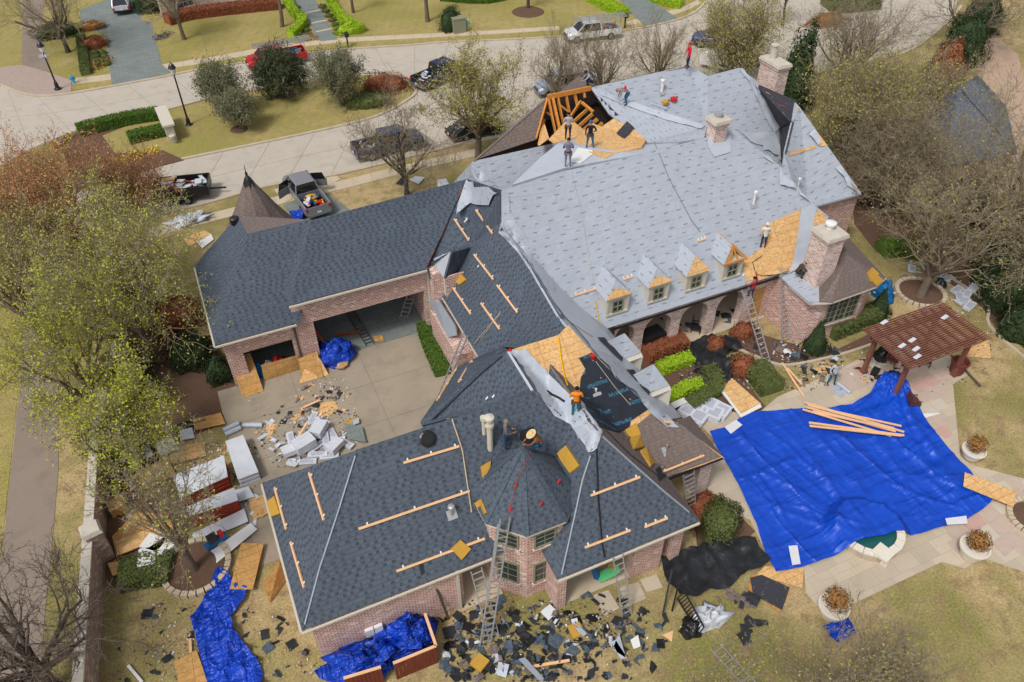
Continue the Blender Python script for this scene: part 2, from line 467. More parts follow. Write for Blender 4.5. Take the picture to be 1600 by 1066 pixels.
M['rusth'] = foliage('rust brown shrub', (134, 82, 60), .4)
M['oliveh'] = foliage('olive hedge', (86, 96, 56), .4)
M['bronzeh'] = foliage('dry bronze plant', (142, 104, 62), .4)
M['mulch'] = plain('brown mulch', lin(104, 82, 68), .95, .1, var=.35, sc=7)
# ================================================================ SETTING: ground, roads, paths
def g2(pts, z=0.0): return [G(p[0], p[1], z) for p in pts]
def in_poly(x, y, P):
    c = False; n = len(P)
    for i in range(n):
        x1, y1 = P[i][0], P[i][1]; x2, y2 = P[(i + 1) % n][0], P[(i + 1) % n][1]
        if (y1 > y) != (y2 > y) and x < (x2 - x1) * (y - y1) / (y2 - y1 + 1e-12) + x1: c = not c
    return c

def lawn_mat(name, tan, grn, soil, g0=.42, g1=.6):
    t = NT(name, .95, .1)
    n1 = t.noise(.14, 5); n2 = t.noise(1.3, 5); n3 = t.noise(9, 3)
    a = t.mix(t.ramp(n1, [(g0, (0, 0, 0, 1)), (g1, (1, 1, 1, 1))]), tan, grn)
    a = t.mix(t.ramp(n2, [(.48, (0, 0, 0, 1)), (.66, (.85, .85, .85, 1))]), a, soil); a = t.mix(t.ramp(t.noise(.5, 6, None, .7), [(.52, (0, 0, 0, 1)), (.62, (.55, .55, .55, 1))]), a, grn)
    a = t.mix(t.ramp(n3, [(.3, (0, 0, 0, 1)), (.7, (1, 1, 1, 1))]), t.mix(1, a, (.72, .72, .7, 1), 'MULTIPLY'), t.mix(1, a, (1.3, 1.28, 1.2, 1), 'MULTIPLY'))
    mow = t.n('ShaderNodeTexWave'); mow.inputs['Scale'].default_value = .33; mow.inputs['Distortion'].default_value = 1.2
    t.l(t.mapp(t.ob(), rot=(0, 0, .45)), mow.inputs[0])
    a = t.mix(t.math('MULTIPLY', mow.outputs[1], .16), a, t.mix(1, a, (1.3, 1.25, 1.2, 1), 'MULTIPLY'))
    t.col(a); t.bump(t.noise(14, 3), .6, .05); return t.m
M['lawn'] = lawn_mat('dormant lawn grass', lin(176, 156, 118), lin(132, 128, 78), lin(140, 120, 92))
M['lawn2'] = lawn_mat('green front lawn grass', lin(168, 152, 104), lin(146, 140, 80), lin(150, 132, 94), .35, .6)

def concrete(name, c, tile=None, var=.14, j=.012):
    t = NT(name, .88, .2)
    a = t.mix(t.noise(.35, 6), dark(c, 1 - var), dark(c, 1 + var)); a = t.mix(t.math('MULTIPLY', t.noise(3.5, 5), .5), a, dark(c, .85)); a = t.mix(t.ramp(t.noise(.9, 6, None, .65), [(.5, (0, 0, 0, 1)), (.68, (.5, .5, .5, 1))]), a, dark(c, .68))
    if tile:
        b = t.brick(tile[0], tile[1], j, dark(c, .86), dark(c, 1.16), dark(c, .55), .5)
        a = t.mix(.55, a, b.outputs[0])
    t.col(a); t.bump(t.noise(10, 3), .25, .02); return t.m
M['road'] = concrete('road concrete', lin(190, 181, 168))
M['roadbase'] = plain('road joint filler', lin(150, 140, 126), .9, .1)
M['walk'] = concrete('sidewalk concrete', lin(200, 184, 160))
M['alley'] = concrete('alley concrete', lin(146, 132, 120))
M['court'] = concrete('courtyard concrete', lin(164, 152, 134), var=.34)
M['slate'] = concrete('grey slate paving', lin(126, 134, 132), (.9, .45), .16, .02)
M['paverpink'] = concrete('pinkish cobbles', lin(178, 158, 148), (.22, .12), .1, .012)
M['paver'] = concrete('beige stone pavers', lin(192, 178, 158), (1.2, .8), .1, .01)
M['flag'] = plain('pink flagstone', lin(190, 170, 156), .85, .2, var=.12)
M['flag2'] = plain('rose flagstone', lin(192, 158, 146), .85, .2, var=.12)
M['flag3'] = plain('cream flagstone', lin(196, 186, 170), .85, .2, var=.1)
M['kerb'] = concrete('kerb concrete', lin(192, 178, 156))

mb = MB(); mb.poly([(-600, -300, 0), (700, -300, 0), (700, 900, 0), (-600, 900, 0)])
struct(obj('ground', mb, M['lawn']))
def sheet(name, pts, mat, z, world=False, kind='structure'):
    P = [(p[0], p[1], z) for p in pts] if world else g2(pts, z)
    return struct(obj(name, MB().slab(P, .02), mat), kind)

sheet('front_lawn', [(-60, -10), (1120, -10), (1070, 28), (969, 47), (827, 58), (692, 64), (530, 75), (400, 92), (321, 105), (169, 134), (111, 140), (-60, 150)], M['lawn2'], .012)
# road concrete slabs between matched edge stations
def resample(pts, n):
    P = [np.array(p[:2]) for p in pts]; L = [0]
    for a, b in zip(P, P[1:]): L.append(L[-1] + np.linalg.norm(b - a))
    out = []
    for i in range(n):
        s = L[-1] * i / (n - 1); k = max(j for j in range(len(L)) if L[j] <= s + 1e-9); k = min(k, len(P) - 2)
        t_ = (s - L[k]) / (L[k + 1] - L[k] + 1e-9); out.append(P[k] * (1 - t_) + P[k + 1] * t_)
    return out
def slabs(root, up, lo, n, lanes, z, mat, gap=.05, name='slab'):
    U = resample(g2(up), n); L = resample(g2(lo), n)
    for i in range(n - 1):
        for k in range(lanes):
            a, b = k / lanes, (k + 1) / lanes
            q = [U[i] * (1 - a) + L[i] * a, U[i + 1] * (1 - a) + L[i + 1] * a, U[i + 1] * (1 - b) + L[i + 1] * b, U[i] * (1 - b) + L[i] * b]
            c = sum(q) / 4; q2 = []
            for p in q:
                dd = c - p; q2.append(p + dd / (np.linalg.norm(dd) + 1e-9) * gap * .6)
            obj(name, MB().slab([(p[0], p[1], z) for p in q2], .03), mat, parent=root)
up1 = [(-90, 120), (0, 133), (34, 147), (68, 151), (111, 147), (169, 137), (250, 122), (321, 108), (400, 96), (470, 86), (530, 79), (648, 71)]
lo1 = [(-90, 290), (0, 262), (60, 226), (118, 204), (169, 192), (250, 175), (338, 152), (398, 142), (470, 130), (540, 118), (600, 116), (648, 142)]
up2 = [(648, 71), (692, 67), (827, 61), (969, 50), (1070, 28), (1104, 3), (1125, -30)]
lo2 = [(648, 142), (650, 245), (740, 220), (900, 195), (1120, 150), (1239, 121), (1300, 110), (1370, 93), (1425, 78), (1482, 34), (1510, -30)]
up3 = [(120, 300), (230, 262), (284, 250), (410, 224), (540, 196), (597, 179), (648, 142)]
lo3 = [(60, 390), (200, 348), (321, 319), (422, 291), (530, 273), (600, 256), (650, 245)]
road = struct(obj('road', MB().slab(g2(up1 + up2[1:] + lo2[::-1] + [(650, 245)] + lo3[::-1][1:] + up3 + [(641, 125), (600, 116), (540, 118), (470, 130), (398, 142), (338, 152), (250, 175), (169, 192), (118, 204), (60, 226), (-90, 290)], .012), .02), M['roadbase']))
slabs(road, up1, lo1, 13, 2, .03, M['road'])
slabs(road, up2, lo2, 13, 3, .03, M['road'])
slabs(road, up3, lo3, 9, 2, .03, M['road'])
def ribbon(name, pts, w, z0, z1, mat, parent=None, world=False):
    P = [np.array(p[:2]) for p in (pts if world else g2(pts))]; vs = []
    for i, p in enumerate(P):
        d_ = P[min(i + 1, len(P) - 1)] - P[max(i - 1, 0)]; d_ = d_ / (np.linalg.norm(d_) + 1e-9); n_ = np.array([-d_[1], d_[0]]) * w / 2
        vs += [(*(p - n_), z0), (*(p - n_), z1), (*(p + n_), z1), (*(p + n_), z0)]
    fs = []
    for i in range(len(P) - 1):
        o = i * 4
        for a in range(3): fs.append((o + a, o + 4 + a, o + 5 + a, o + 1 + a))
    k = (len(P) - 1) * 4; fs += [(0, 1, 2, 3), (k + 3, k + 2, k + 1, k)]
    return obj(name, MB().add(vs, fs), mat, parent=parent)
def pxsmooth(pts, k=4):
    P = [np.array(p, float) for p in pts]; out = []
    for i in range(len(P) - 1):
        p0, p1, p2, p3 = P[max(i - 1, 0)], P[i], P[i + 1], P[min(i + 2, len(P) - 1)]
        for j in range(k):
            t = j / k
            out.append(.5 * ((2 * p1) + (-p0 + p2) * t + (2 * p0 - 5 * p1 + 4 * p2 - p3) * t * t + (-p0 + 3 * p1 - 3 * p2 + p3) * t ** 3))
    return [tuple(q) for q in out] + [tuple(P[-1])]
for nm, pts in (('kerb', up1[1:] + up2[1:-1]), ('kerb', [(118, 204), (169, 192), (250, 175), (338, 152), (398, 142), (470, 130), (540, 118), (574, 115), (614, 117), (641, 125), (650, 142), (640, 155), (597, 179), (540, 196), (410, 224), (284, 250)]),
                ('kerb', [(200, 348), (321, 319), (422, 291), (530, 273), (692, 233), (740, 220)]), ('kerb', [(1239, 121), (1300, 110), (1370, 93), (1425, 78), (1482, 34), (1502, 10)])):
    struct(ribbon(nm, pxsmooth(pts), .3, 0, .14, M['kerb']))
sheet('median_lawn', [(160, 212), (262, 172), (338, 154), (398, 144), (470, 132), (540, 120), (574, 117), (612, 119), (638, 127), (646, 142), (637, 154), (597, 177), (540, 194), (410, 222), (284, 248), (255, 235), (180, 240)], M['lawn2'], .11)
sheet('median_bed', [(100, 240), (118, 206), (169, 194), (250, 177), (266, 168), (286, 250), (240, 262), (120, 300)], M['mulch'], .10)
# pavements
def pave(name, up, lo, n, mat, z=.02):
    r = struct(obj(name, MB().slab(g2(up + lo[::-1], z - .012), .01), M['roadbase'])); slabs(r, up, lo, n, 1, z, mat, .03); return r
pave('sidewalk', [(253, 101), (340, 88), (400, 76), (480, 65), (540, 59), (766, 48), (874, 41)], [(255, 109), (340, 96), (400, 84), (480, 72), (540, 66), (766, 54), (874, 47)], 22, M['walk'])
pave('sidewalk', [(979, 34), (1020, 24), (1070, 10), (1090, 0)], [(981, 41), (1024, 31), (1074, 17), (1096, 5)], 6, M['walk'])
pave('sidewalk', [(111, 123), (150, 119), (178, 115)], [(113, 132), (150, 128), (180, 124)], 4, M['walk'])
pave('sidewalk', [(230, 358), (331, 333), (436, 306), (540, 281), (631, 258), (746, 232)], [(238, 371), (331, 346), (438, 319), (542, 294), (634, 270), (748, 243)], 18, M['walk'])
sheet('driveway_apron', [(436, 306), (428, 296), (524, 273), (532, 280), (513, 290)], M['walk'], .028)
dr = sheet('neighbour_driveway', [(125, 15), (178, -5), (216, -5), (221, 32), (236, 34), (253, 101), (268, 113), (175, 136), (165, 54), (128, 42)], M['slate'], .034)
sheet('front_driveway', [(443, 320), (509, 301), (550, 330), (575, 372), (490, 392)], M['slate'], .034)
sheet('corner_paving', [(-30, 110), (34, 101), (81, 115), (111, 125), (111, 146), (68, 150), (34, 146), (0, 132), (-30, 128)], M['paverpink'], .034)
sheet('brown_path', [(35, -5), (68, -5), (69, 75), (81, 114), (34, 100)], M['alley'], .03)
sheet('entrance_path', [(452, -5), (490, -5), (500, 14), (527, 62), (500, 64), (474, 20)], M['slate'], .034)
for (a, b) in (((476, 22), (500, 17)), ((486, 38), (510, 33)), ((494, 51), (519, 46))):
    struct(ribbon('entrance_step', [a, b], .35, 0, .1, M['walk']))
sheet('neighbour_driveway', [(966, -5), (1015, -5), (1030, 10), (1062, 30), (1010, 42), (985, 20)], M['slate'], .034)
sheet('alley', [(40, 420), (34, 566), (20, 710), (5, 850), (-20, 1000), (-30, 1090), (60, 1090), (70, 960), (82, 840), (91, 736), (91, 566), (98, 430), (110, 330), (80, 330)], M['alley'], .02)
sheet('alley_verge', [(-40, 380), (38, 420), (32, 566), (18, 710), (3, 850), (-22, 1000), (-60, 1090), (-160, 1090), (-120, 400)], M['lawn2'], .014)
sheet('right_path', [(1530, 60), (1552, 52), (1590, 85), (1600, 120), (1640, 200), (1640, 420), (1560, 330), (1520, 200), (1528, 120)], concrete('pink brown path', lin(186, 160, 140)), .02)
sheet('side_yard_soil', [(1330, 300), (1420, 250), (1560, 330), (1640, 420), (1640, 560), (1560, 520), (1535, 480), (1420, 395), (1370, 395), (1335, 350)], M['mulch'], .016)
sheet('tree_bed_soil', [(150, 560), (250, 500), (360, 560), (372, 622), (355, 660), (250, 700), (300, 760), (290, 900), (165, 920), (160, 700)], M['mulch'], .012)
# courtyard drive with saw-cut slabs
court = struct(obj('courtyard_drive', MB().slab([(-3.4, 24, .01), (10.6, 24, .01), (10.6, 36.75, .01), (-1.7, 36.75, .01)], .02), M['roadbase']))
ys = [24, 27.3, 30.5, 33.6, 36.7]; xs = [-2.6, 1.6, 5.8, 10.6]
for i in range(4):
    for k in range(3):
        obj('slab', MB().boxx(xs[k] + .015, xs[k + 1] - .015, ys[i] + .015, ys[i + 1] - .015, 0, .03), M['court'], parent=court)
struct(obj('garage_floor', MB().boxx(-1.4, 14, 36.75, 43, 0, .04), M['slate']))
# patio: beige pavers and pink flagstones, each stone a part
PATIO = [(1512, 586), (1489, 600), (1500, 712), (1516, 726), (1600, 748), (1650, 762), (1650, 908), (1600, 893), (1533, 871), (1509, 888), (1472, 878), (1290, 964), (1259, 925), (1256, 888), (1190, 850), (1172, 812), (1125, 795), (1085, 790), (1062, 740), (1120, 690), (1090, 660), (1125, 640), (1180, 650), (1215, 620), (1262, 600), (1296, 583), (1340, 562), (1420, 540), (1500, 560)]
TARP_PX = [(1112, 678), (1252, 640), (1357, 622), (1376, 598), (1402, 597), (1490, 714), (1540, 780), (1500, 815), (1392, 842), (1330, 862), (1208, 897), (1170, 790)]
patio = struct(obj('patio', MB().slab(g2(PATIO, .05), .06), M['paver']))
pw = g2(PATIO); random.seed(3)
yy = 5.0; r_ = 0
ctr_line = lambda x, y: (proj((x, y, 0))[0] > 1478 and proj((x, y, 0))[1] > 560)
while yy < 26:
    xx = 18 + (r_ % 2) * .5; hgt = .82
    while xx < 42:
        pxx, pyy = proj((xx, yy, 0)); fl = pxx > 1430 + (pyy < 620) * -120 and not (pyy > 840 and pxx < 1480)
        w = (random.uniform(.6, 1.25) if fl else 1.15)
        cx, cy = xx + w / 2, yy + hgt / 2
        q = [(xx + .015, yy + .015), (xx + w - .015, yy + .015), (xx + w - .015, yy + hgt - .015), (xx + .015, yy + hgt - .015)]
        if all(in_poly(a, b, pw) for a, b in q):
            c2 = proj((cx, cy, 0))
            if not in_poly(c2[0], c2[1], TARP_PX):
                if fl:
                    j = lambda: random.uniform(-.09, .09); q = [(a + j(), b + j()) for a, b in q]
                    h_ = .068 + random.uniform(0, .012); mt = random.choice([M['flag'], M['flag'], M['flag3'], M['flag2']])
                else: h_ = .064 + random.uniform(0, .004); mt = M['paver']
                obj('stone' if fl else 'paver', MB().prism(q, .045, h_), mt, parent=patio)
        xx += w
    yy += hgt; r_ += 1
# kerb edging of the beds on the right lawn
for pts in ([(1420, 395), (1535, 470), (1545, 510), (1600, 560)], [(1150, 545), (1185, 560), (1230, 572), (1310, 556), (1360, 540)]):
    struct(ribbon('bed_edging', pxsmooth(pts), .18, 0, .12, M['kerb']))
# soil beds round the house
sheet('garden_soil', [(990, 560), (1180, 520), (1250, 540), (1310, 545), (1372, 515), (1376, 530), (1310, 556), (1230, 572), (1185, 560), (1120, 540), (1200, 640), (1180, 650), (1125, 640), (1060, 650), (1040, 620)], M['mulch'], .018)
sheet('garden_soil', [(1080, 770), (1125, 790), (1150, 800), (1180, 830), (1160, 850), (1090, 860)], M['mulch'], .02)
# ================================================================ HOUSE
house = thing('house', 'large brick house with a half reshingled roof, grey underlayment and bare plywood', 'house', (12, 28, 0))
ROOFM = ['shingle', 'brown', 'under', 'underb', 'osb', 'ice', 'felt', 'ridgecap']
allv, allf = [], []          # every roof face, used to seat covers, battens and workers on the true surface
s_ = 1.16
PF = (0, s_, 3.6 - s_ * 28.65); PP = (0, .83, 8.1 - .83 * 24.8); PH = (0, s_, 10.5 - s_ * 43.4)
PR = (0, s_, 4.5 - s_ * 32.3); PMp = (s_, 0, 3.25 - s_ * 11.15)
def roof(mat, pts, uv='auto', name='roof_slope', th=.12, lab=None):
    "one roof slope: a 12 cm thick deck"
    o = len(allv); allv.extend([tuple(map(float, p)) for p in pts]); k = len(pts)
    P = [np.array(p, float) for p in pts]
    fs = [tuple(range(k))] if k <= 4 else None
    if fs is None:
        n = np.zeros(3)
        for i in range(k): n += np.cross(P[i], P[(i + 1) % k])
        # tessellate in plan
        pl = [Vector((p[0], p[1])) for p in P]
        r = delaunay_2d_cdt(pl, [], [list(range(k))], 1, 1e-5)
        idx = r[3]
        def near(v):
            q = r[0][v]; return min(range(k), key=lambda i: (pl[i] - q).length)
        fs = [tuple(near(v) for v in f) for f in r[2]]; fs = [f for f in fs if len(set(f)) == len(f)]
    mb = MB(); allf.extend([tuple(i + o for i in f) for f in fs])
    for f in fs: mb.slab([P[i] for i in f], th)
    # drop inner side walls: harmless, kept simple
    return obj(name, mb, M[mat], parent=house, uv=uv, label=lab)
E_ = 3.25
Q = lambda px, py, z: G(px, py, z)
# --- lower left wing (B), slopes
roof('shingle', [(-1.36, 18, E_), (8.92, 18, E_), (11.86, 20.94, 6.66), (10.75, 22.05, 7.95), (2.69, 22.05, 7.95)], 'X')
roof('shingle', [(-1.36, 26.1, E_), (-1.36, 18, E_), (2.69, 22.05, 7.95)], 'Y')
roof('shingle', [(6.63, 26.1, E_), (-1.36, 26.1, E_), (2.69, 22.05, 7.95), (10.75, 22.05, 7.95)], 'X')
# --- front wing (C)
roof('shingle', [(8.92, 15.85, E_), (15.98, 15.85, E_), (12.45, 19.38, 7.35)], 'X')
roof('shingle', [(8.92, 18, E_), (8.92, 15.85, E_), (12.45, 19.38, 7.35), (12.45, 23.9, 7.35), (11.86, 23.07, 6.66), (11.86, 20.94, 6.66)], 'Y')
roof('brown', [(15.98, 15.85, E_), (15.98, 18.96, E_), (12.45, 23.9, 7.35), (12.45, 19.38, 7.35)], 'Y')
roof('underb', [(10.75, 22.05, 7.95), (11.86, 20.94, 6.66), (11.86, 23.07, 6.66), (10.75, 24.8, 8.1)], 'Y')
# --- N slope facing the courtyard, and the diagonal corner slope (Q)
T_ = (10.75, 24.8, 8.1)
roof('shingle', [(6.63, 26.63, E_), (6.63, 26.1, E_), (10.75, 22.05, 7.95), T_], 'Y')
Mc = G(747, 557, 3.3)
roof('shingle', [G(715, 574, 3.25), (6.63, 26.63, E_), T_, onp(787, 542, PMp), Mc])
# --- P slope: bare decking, membrane and the old brown porch roof
eL, eR = (15.98, 18.7, 3.04), onp(1132, 716, PP)
hp = [onp(1058, 660, PP), onp(1040, 657, PP), onp(990, 615, PP), onp(925, 550, PP)]
roof('osb', [(15.98, 18.96, 3.25), (15.98, 18.7, 3.04), eR] + hp + [onp(888, 508, PP), (13.3, 24.8, 8.1), T_, (11.86, 23.07, 6.66), (12.45, 23.9, 7.35)], 'X')
roof('brown', [onp(1058, 660, PP), eR, G(1078, 649, 2.95)])
# --- M wing: west slope, corner dormer, east slope
mr = [Q(875, 497, 7.3), Q(830, 420, 7.6), Q(783, 350, 8.0)]
K1, K2 = Q(784, 298, 10.2), Q(729, 280, 8.2)
roof('shingle', [Q(690.5, 463, 3.25), Mc, onp(787, 542, PMp), (13.3, 25.6, 6.3), Q(888, 508, 7.2)] + mr + [onp(712, 430, PMp)], 'Y')
roof('shingle', [mr[2], K1, K2, onp(735, 385, PMp)], 'Y')
B1, C1, F1 = Q(667, 414, 5.1), Q(693, 434, 4.9), Q(704, 393, 6.5)
roof('shingle', [mr[2], onp(735, 385, PMp), onp(712, 430, PMp)], 'Y')
roof('shingle', [B1, K2, onp(735, 385, PMp), F1], 'Y')
roof('underb', [Q(673, 406, 5.15), F1, C1], 'Y', lab='torn grey underlayment on the small corner hip')
roof('shingle', [C1, F1, onp(735, 385, PMp), onp(712, 430, PMp)], 'X')
roof('shingle', [B1, Q(673, 412, 5.1), Q(680, 432, 4.6), Q(672, 436, 4.5)])
er = [Q(1065, 652, 3.0), Q(1000, 575, 3.2), Q(949, 513, 3.6)]
Va, Vb, Vc, F0 = onp(820, 392, PF), onp(862, 437, PF), onp(905, 480, PF), onp(784, 350, PF)
for q_ in ([mr[2], F0, Va, mr[1]], [mr[1], Va, Vb], [mr[1], Vb, Vc, mr[0]], [mr[0], Vc, er[2]], [mr[0], er[2], er[1], hp[3]], [hp[3], er[1], hp[2]], [hp[2], er[1], er[0], hp[1]], [mr[2], K1, F0]): roof('under', q_, 'Y')
# --- F main slope
RT = [Q(784, 298, 10.35), Q(883, 267, 10.4), Q(1000, 242, 10.4), Q(1100, 216, 10.4), Q(1138, 197, 10.4)]
FR = [onp(1222, 262, PF), onp(1266, 315, PF), onp(1294.8, 338.7, PF)]
Fe = [(30.3, 28.65, 3.6), G(949.5, 513, 3.6)]
roof('under', RT + FR + [onp(1290, 400, PF), onp(1262, 418, PF)] + Fe + [Vc, Vb, Va, F0], 'X')
# --- bay roof E
E2, E3, E4, E5 = Q(1384, 434, 3.6), Q(1370, 447, 3.6), Q(1300, 472, 3.6), Q(1325, 398, 5.6)
roof('brown', [FR[2], E2, E3, E5], 'auto'); roof('brown', [E5, E3, E4])
Em = onp(1278, 398, PF); roof('under', [(30.3, 28.7, 3.62), Q(1234, 447, 3.6), Q(1266, 474, 3.6), Q(1280, 471, 3.61), Em])
roof('brown', [Em, Q(1280, 471, 3.61), E4, E5]); roof('brown', [Em, E5, FR[2]])
roof('osb', [Q(924, 192, 9.6), Q(940, 198, 9.7), Q(965, 181, 9.9), Q(1009, 218, 10.1), Q(1003, 229, 10.3), Q(962, 240, 10.4), Q(945, 247, 10.45), Q(922, 238, 10.45), Q(903, 226, 10.2), Q(895, 221, 10.0)], name='plywood_deck')
# --- deck, A slope, brown street slope
PA = (0, s_, 8.2 - s_ * 41.5)
roof('under', [onp(739, 252, PA), Q(706, 288, 5.5), (16, 38.2, 4.4), (24.5, 38.2, 4.4), onp(883, 220, PA)], 'X')
DK = [Q(800, 289, 10.35), Q(884, 262, 10.4), Q(1000, 241, 10.4), Q(1060, 224, 10.4), Q(1010, 226, 9.9), Q(905, 213, 9.6), Q(872, 224, 10.3), Q(842, 248, 10.3)]
roof('underb', DK)
roof('brown', [onp(739, 251, PA), onp(855, 151, PA), onp(838, 218, PA)], 'X', lab='old weathered brown shingle slope')
roof('brown', [Q(868, 149, 10.4), Q(905, 118, 8.6), Q(923, 137, 10.3)], lab='old weathered brown shingle slope')
# --- H slopes
L1, L2 = Q(923, 137, 10.5), Q(1105, 197, 10.4)
roof('under', [L1, L2, RT[3], Q(1060, 222, 10.3), Q(1010, 223, 9.8), Q(950, 176, 10.0)], 'Y')
H2, H3, H4, H5 = Q(1077, 102, 10.45), onp(1106, 119, PH), onp(1154, 106, PH), onp(1162, 107, PH)
H6, H7, L2b = onp(1220, 198, PH), onp(1224, 262, PH), onp(1105, 197, PH)
roof('under', [L1, H2, H3, H4, H5, H6, H7, onp(1222, 262, PH), onp(1138, 199, PH), L2b], 'X')
roof('underb', [L1, L2, L2b])
fb, fc, fd, fe = Q(1183, 131, 8.6), Q(1243, 157, 8.9), onp(1238, 190, PR), onp(1226, 240, PR)
for q_ in ([H5, fb, H6], [fb, fc, fd], [fb, fd, H6], [H6, fd, fe], [H6, fe, H7]): roof('felt', q_)
roof('under', [onp(1243, 160, PR), onp(1250, 168, PR), onp(1346, 302, PR), onp(1275, 322, PR), Q(1262, 313, 4.6), onp(1240, 293, PR), onp(1222, 265, PR), onp(1226, 240, PR), onp(1238, 190, PR)], 'X')
# street side backs, so that no slope is paper thin
roof('brown', [onp(855, 151, PA), H2, (32.8, 46.0, 4.0), (22.2, 46.0, 4.0)], 'X')
roof('brown', [onp(739, 251, PA), (16.2, 43.2, 4.0), (22.2, 46.0, 4.0), onp(855, 151, PA)], 'Y')
# --- garage wing G
GR1, GR2 = (4.95, 38.95, 8.35), K2
roof('shingle', [(2.48, 36.1, 5.2), (10.5, 36.1, 5.2), GR2, GR1], 'X')
roof('shingle', [(2.48, 41.8, 5.2), (2.48, 36.1, 5.2), GR1], 'Y')
roof('shingle', [GR2, (12, 42.2, 5.2), (2.48, 41.8, 5.2), GR1], 'X')
LR1, LR0, LR2 = (1.5, 39.7, 8.0), Q(372, 337, 7.6), (5.0, 39.6, 8.0)
roof('shingle', [(-1.85, 36.1, 3.87), (2.9, 36.1, 3.87), LR2, LR1], 'X')
roof('shingle', [(-1.85, 44.1, 3.87), (-1.85, 36.1, 3.87), LR1, LR0], 'Y')
roof('brown', [LR0, LR1, LR2, (5, 43.5, 3.9), (-1.85, 44.2, 3.87)])
# --- street tower with a flared conical roof
tow = [(0, 0)]
prof = [(2.9, 4.0), (2.45, 4.7), (2.05, 5.5), (1.3, 6.7), (.78, 7.7), (.35, 8.5), (.16, 8.9)]
TC = (2.5, 44.1)
mb = MB().lathe((TC[0], TC[1], 0), prof, 10, ph=.2); obj('tower_roof', mb, M['brown'], parent=house, label='steep flared brown turret roof')
mb = MB().lathe((TC[0], TC[1], 0), [(.42, 8.35), (.2, 8.9), (.06, 9.1), (.09, 9.2), (.03, 9.35), (.015, 9.75)], 8); obj('finial', mb, M['blacktop'], parent=house)
mb = MB().lathe((TC[0], TC[1], 0), [(2.6, 0), (2.6, 4.2)], 10, ph=.2); obj('tower_wall', mb, M['brick'], parent=house)
# --- octagonal stair turret
OC = (9.05, 19.4)
oct_ = lambda r, z, k: (OC[0] + r * math.cos(math.radians(22.5 + 45 * k)), OC[1] + r * math.sin(math.radians(22.5 + 45 * k)), z)
ap = (8.93, 19.38, 7.95)
for k in range(8):
    a, b = oct_(2.42, 5.05, k), oct_(2.42, 5.05, k + 1)
    if k in (1, 2): a, b = oct_(1.6, 6.2, k), oct_(1.6, 6.2, k + 1)
    roof('shingle', [a, b, ap], name='turret_roof_facet', th=.08)
    if k in range(3, 8) or k == 0:
        e0, e1 = V(*oct_(2.42, 5.08, k)), V(*ap); obj('hip_cap', MB().bar(e0, e1, .2, .03), M['ridgecap'], parent=house, uv='auto')
# ---------------- cover layers laid on the true roof surface
bvh = BVHTree.FromPolygons([Vector(v) for v in allv], allf)
def hit(px, py):
    d = Vector(ray(px, py)).normalized(); loc, n, i, dist = bvh.ray_cast(Vector((0, 0, CAM_H)), d)
    if loc is None: return None, None
    if n.z < 0: n = -n
    return np.array(loc), np.array(n)
def cover(name, mat, pts, off=.02, step=9, wrinkle=.0, uv='auto', parent=None, lab=None, seed=0):
    "sheet draped over the roof: outline in photo pixels, seated on the roof faces"
    parent = parent or house; rr = random.Random(seed + len(pts)); P = [Vector(p) for p in pts]; n0 = len(P)
    B = []
    for i in range(n0):
        a, b = P[i], P[(i + 1) % n0]; k = max(1, int((b - a).length / step))
        for j in range(k): B.append(a.lerp(b, j / k))
    xs_ = [p.x for p in P]; ys_ = [p.y for p in P]; pts2 = list(B)
    y = min(ys_) + step / 2
    while y < max(ys_):
        x = min(xs_) + step / 2
        while x < max(xs_):
            if in_poly(x, y, pts) and min((p - Vector((x, y))).length for p in B) > step * .5: pts2.append(Vector((x + rr.uniform(-1, 1), y + rr.uniform(-1, 1))))
            x += step
        y += step
    r = delaunay_2d_cdt(pts2, [], [list(range(len(B)))], 1, 1e-4)
    vs, ok = [], []
    for v in r[0]:
        h, n = hit(v.x, v.y)
        if h is None: vs.append((0, 0, 0)); ok.append(False)
        else:
            w = off + (rr.random() ** 2) * wrinkle
            vs.append(tuple(h + n * w)); ok.append(True)
    lim = step * .055 * 3.2
    fs = [tuple(f) for f in r[2] if all(ok[i] for i in f) and max(np.linalg.norm(np.array(vs[f[i]]) - np.array(vs[f[i - 1]])) for i in range(len(f))) < lim + 1.2]
    if not fs: return None
    par = list(range(len(vs)))
    def find(i):
        while par[i] != i: par[i] = par[par[i]]; i = par[i]
        return i
    for f in fs:
        for i in f[1:]: par[find(i)] = find(f[0])
    comp = {}
    for f in fs: comp.setdefault(find(f[0]), []).append(f)
    for k_, ff in comp.items():
        if len(ff) < 3 and len(comp) > 1: continue
        use = sorted({i for f in ff for i in f}); ix = {v: i for i, v in enumerate(use)}
        obj(name, MB().add([vs[i] for i in use], [tuple(ix[i] for i in f) for f in ff]), M[mat], parent=parent, uv=uv, smooth=wrinkle > 0, label=lab)
# shingle-side edge laps and underlayment lap over the ridge of the M wing
cover('underlayment_sheet', 'under', [(729, 281), (739, 256), (786, 298), (771, 305), (764, 321), (745, 320), (736, 317), (713, 335), (716, 318)], .03, 8, .05)
cover('underlayment_sheet', 'under', [(784, 298), (794, 290), (796, 330), (880, 470), (876, 478), (849, 446), (816, 398), (780, 364), (783, 349), (792, 321), (786, 306)], .035, 9, .04)
cover('underlayment_sheet', 'underb', [(781, 362), (788, 352), (815, 380), (850, 425), (905, 480), (952, 530), (1000, 585), (990, 600), (935, 560), (905, 520), (880, 494), (862, 470), (830, 415), (804, 388)], .06, 9, .05)
cover('underlayment_sheet', 'underb', [(795, 549), (813, 538), (836, 563), (900, 625), (908, 628), (925, 660), (938, 674), (931, 697), (922, 706), (911, 690), (905, 683), (894, 664), (866, 650), (838, 612), (815, 575)], .04, 7, .08)
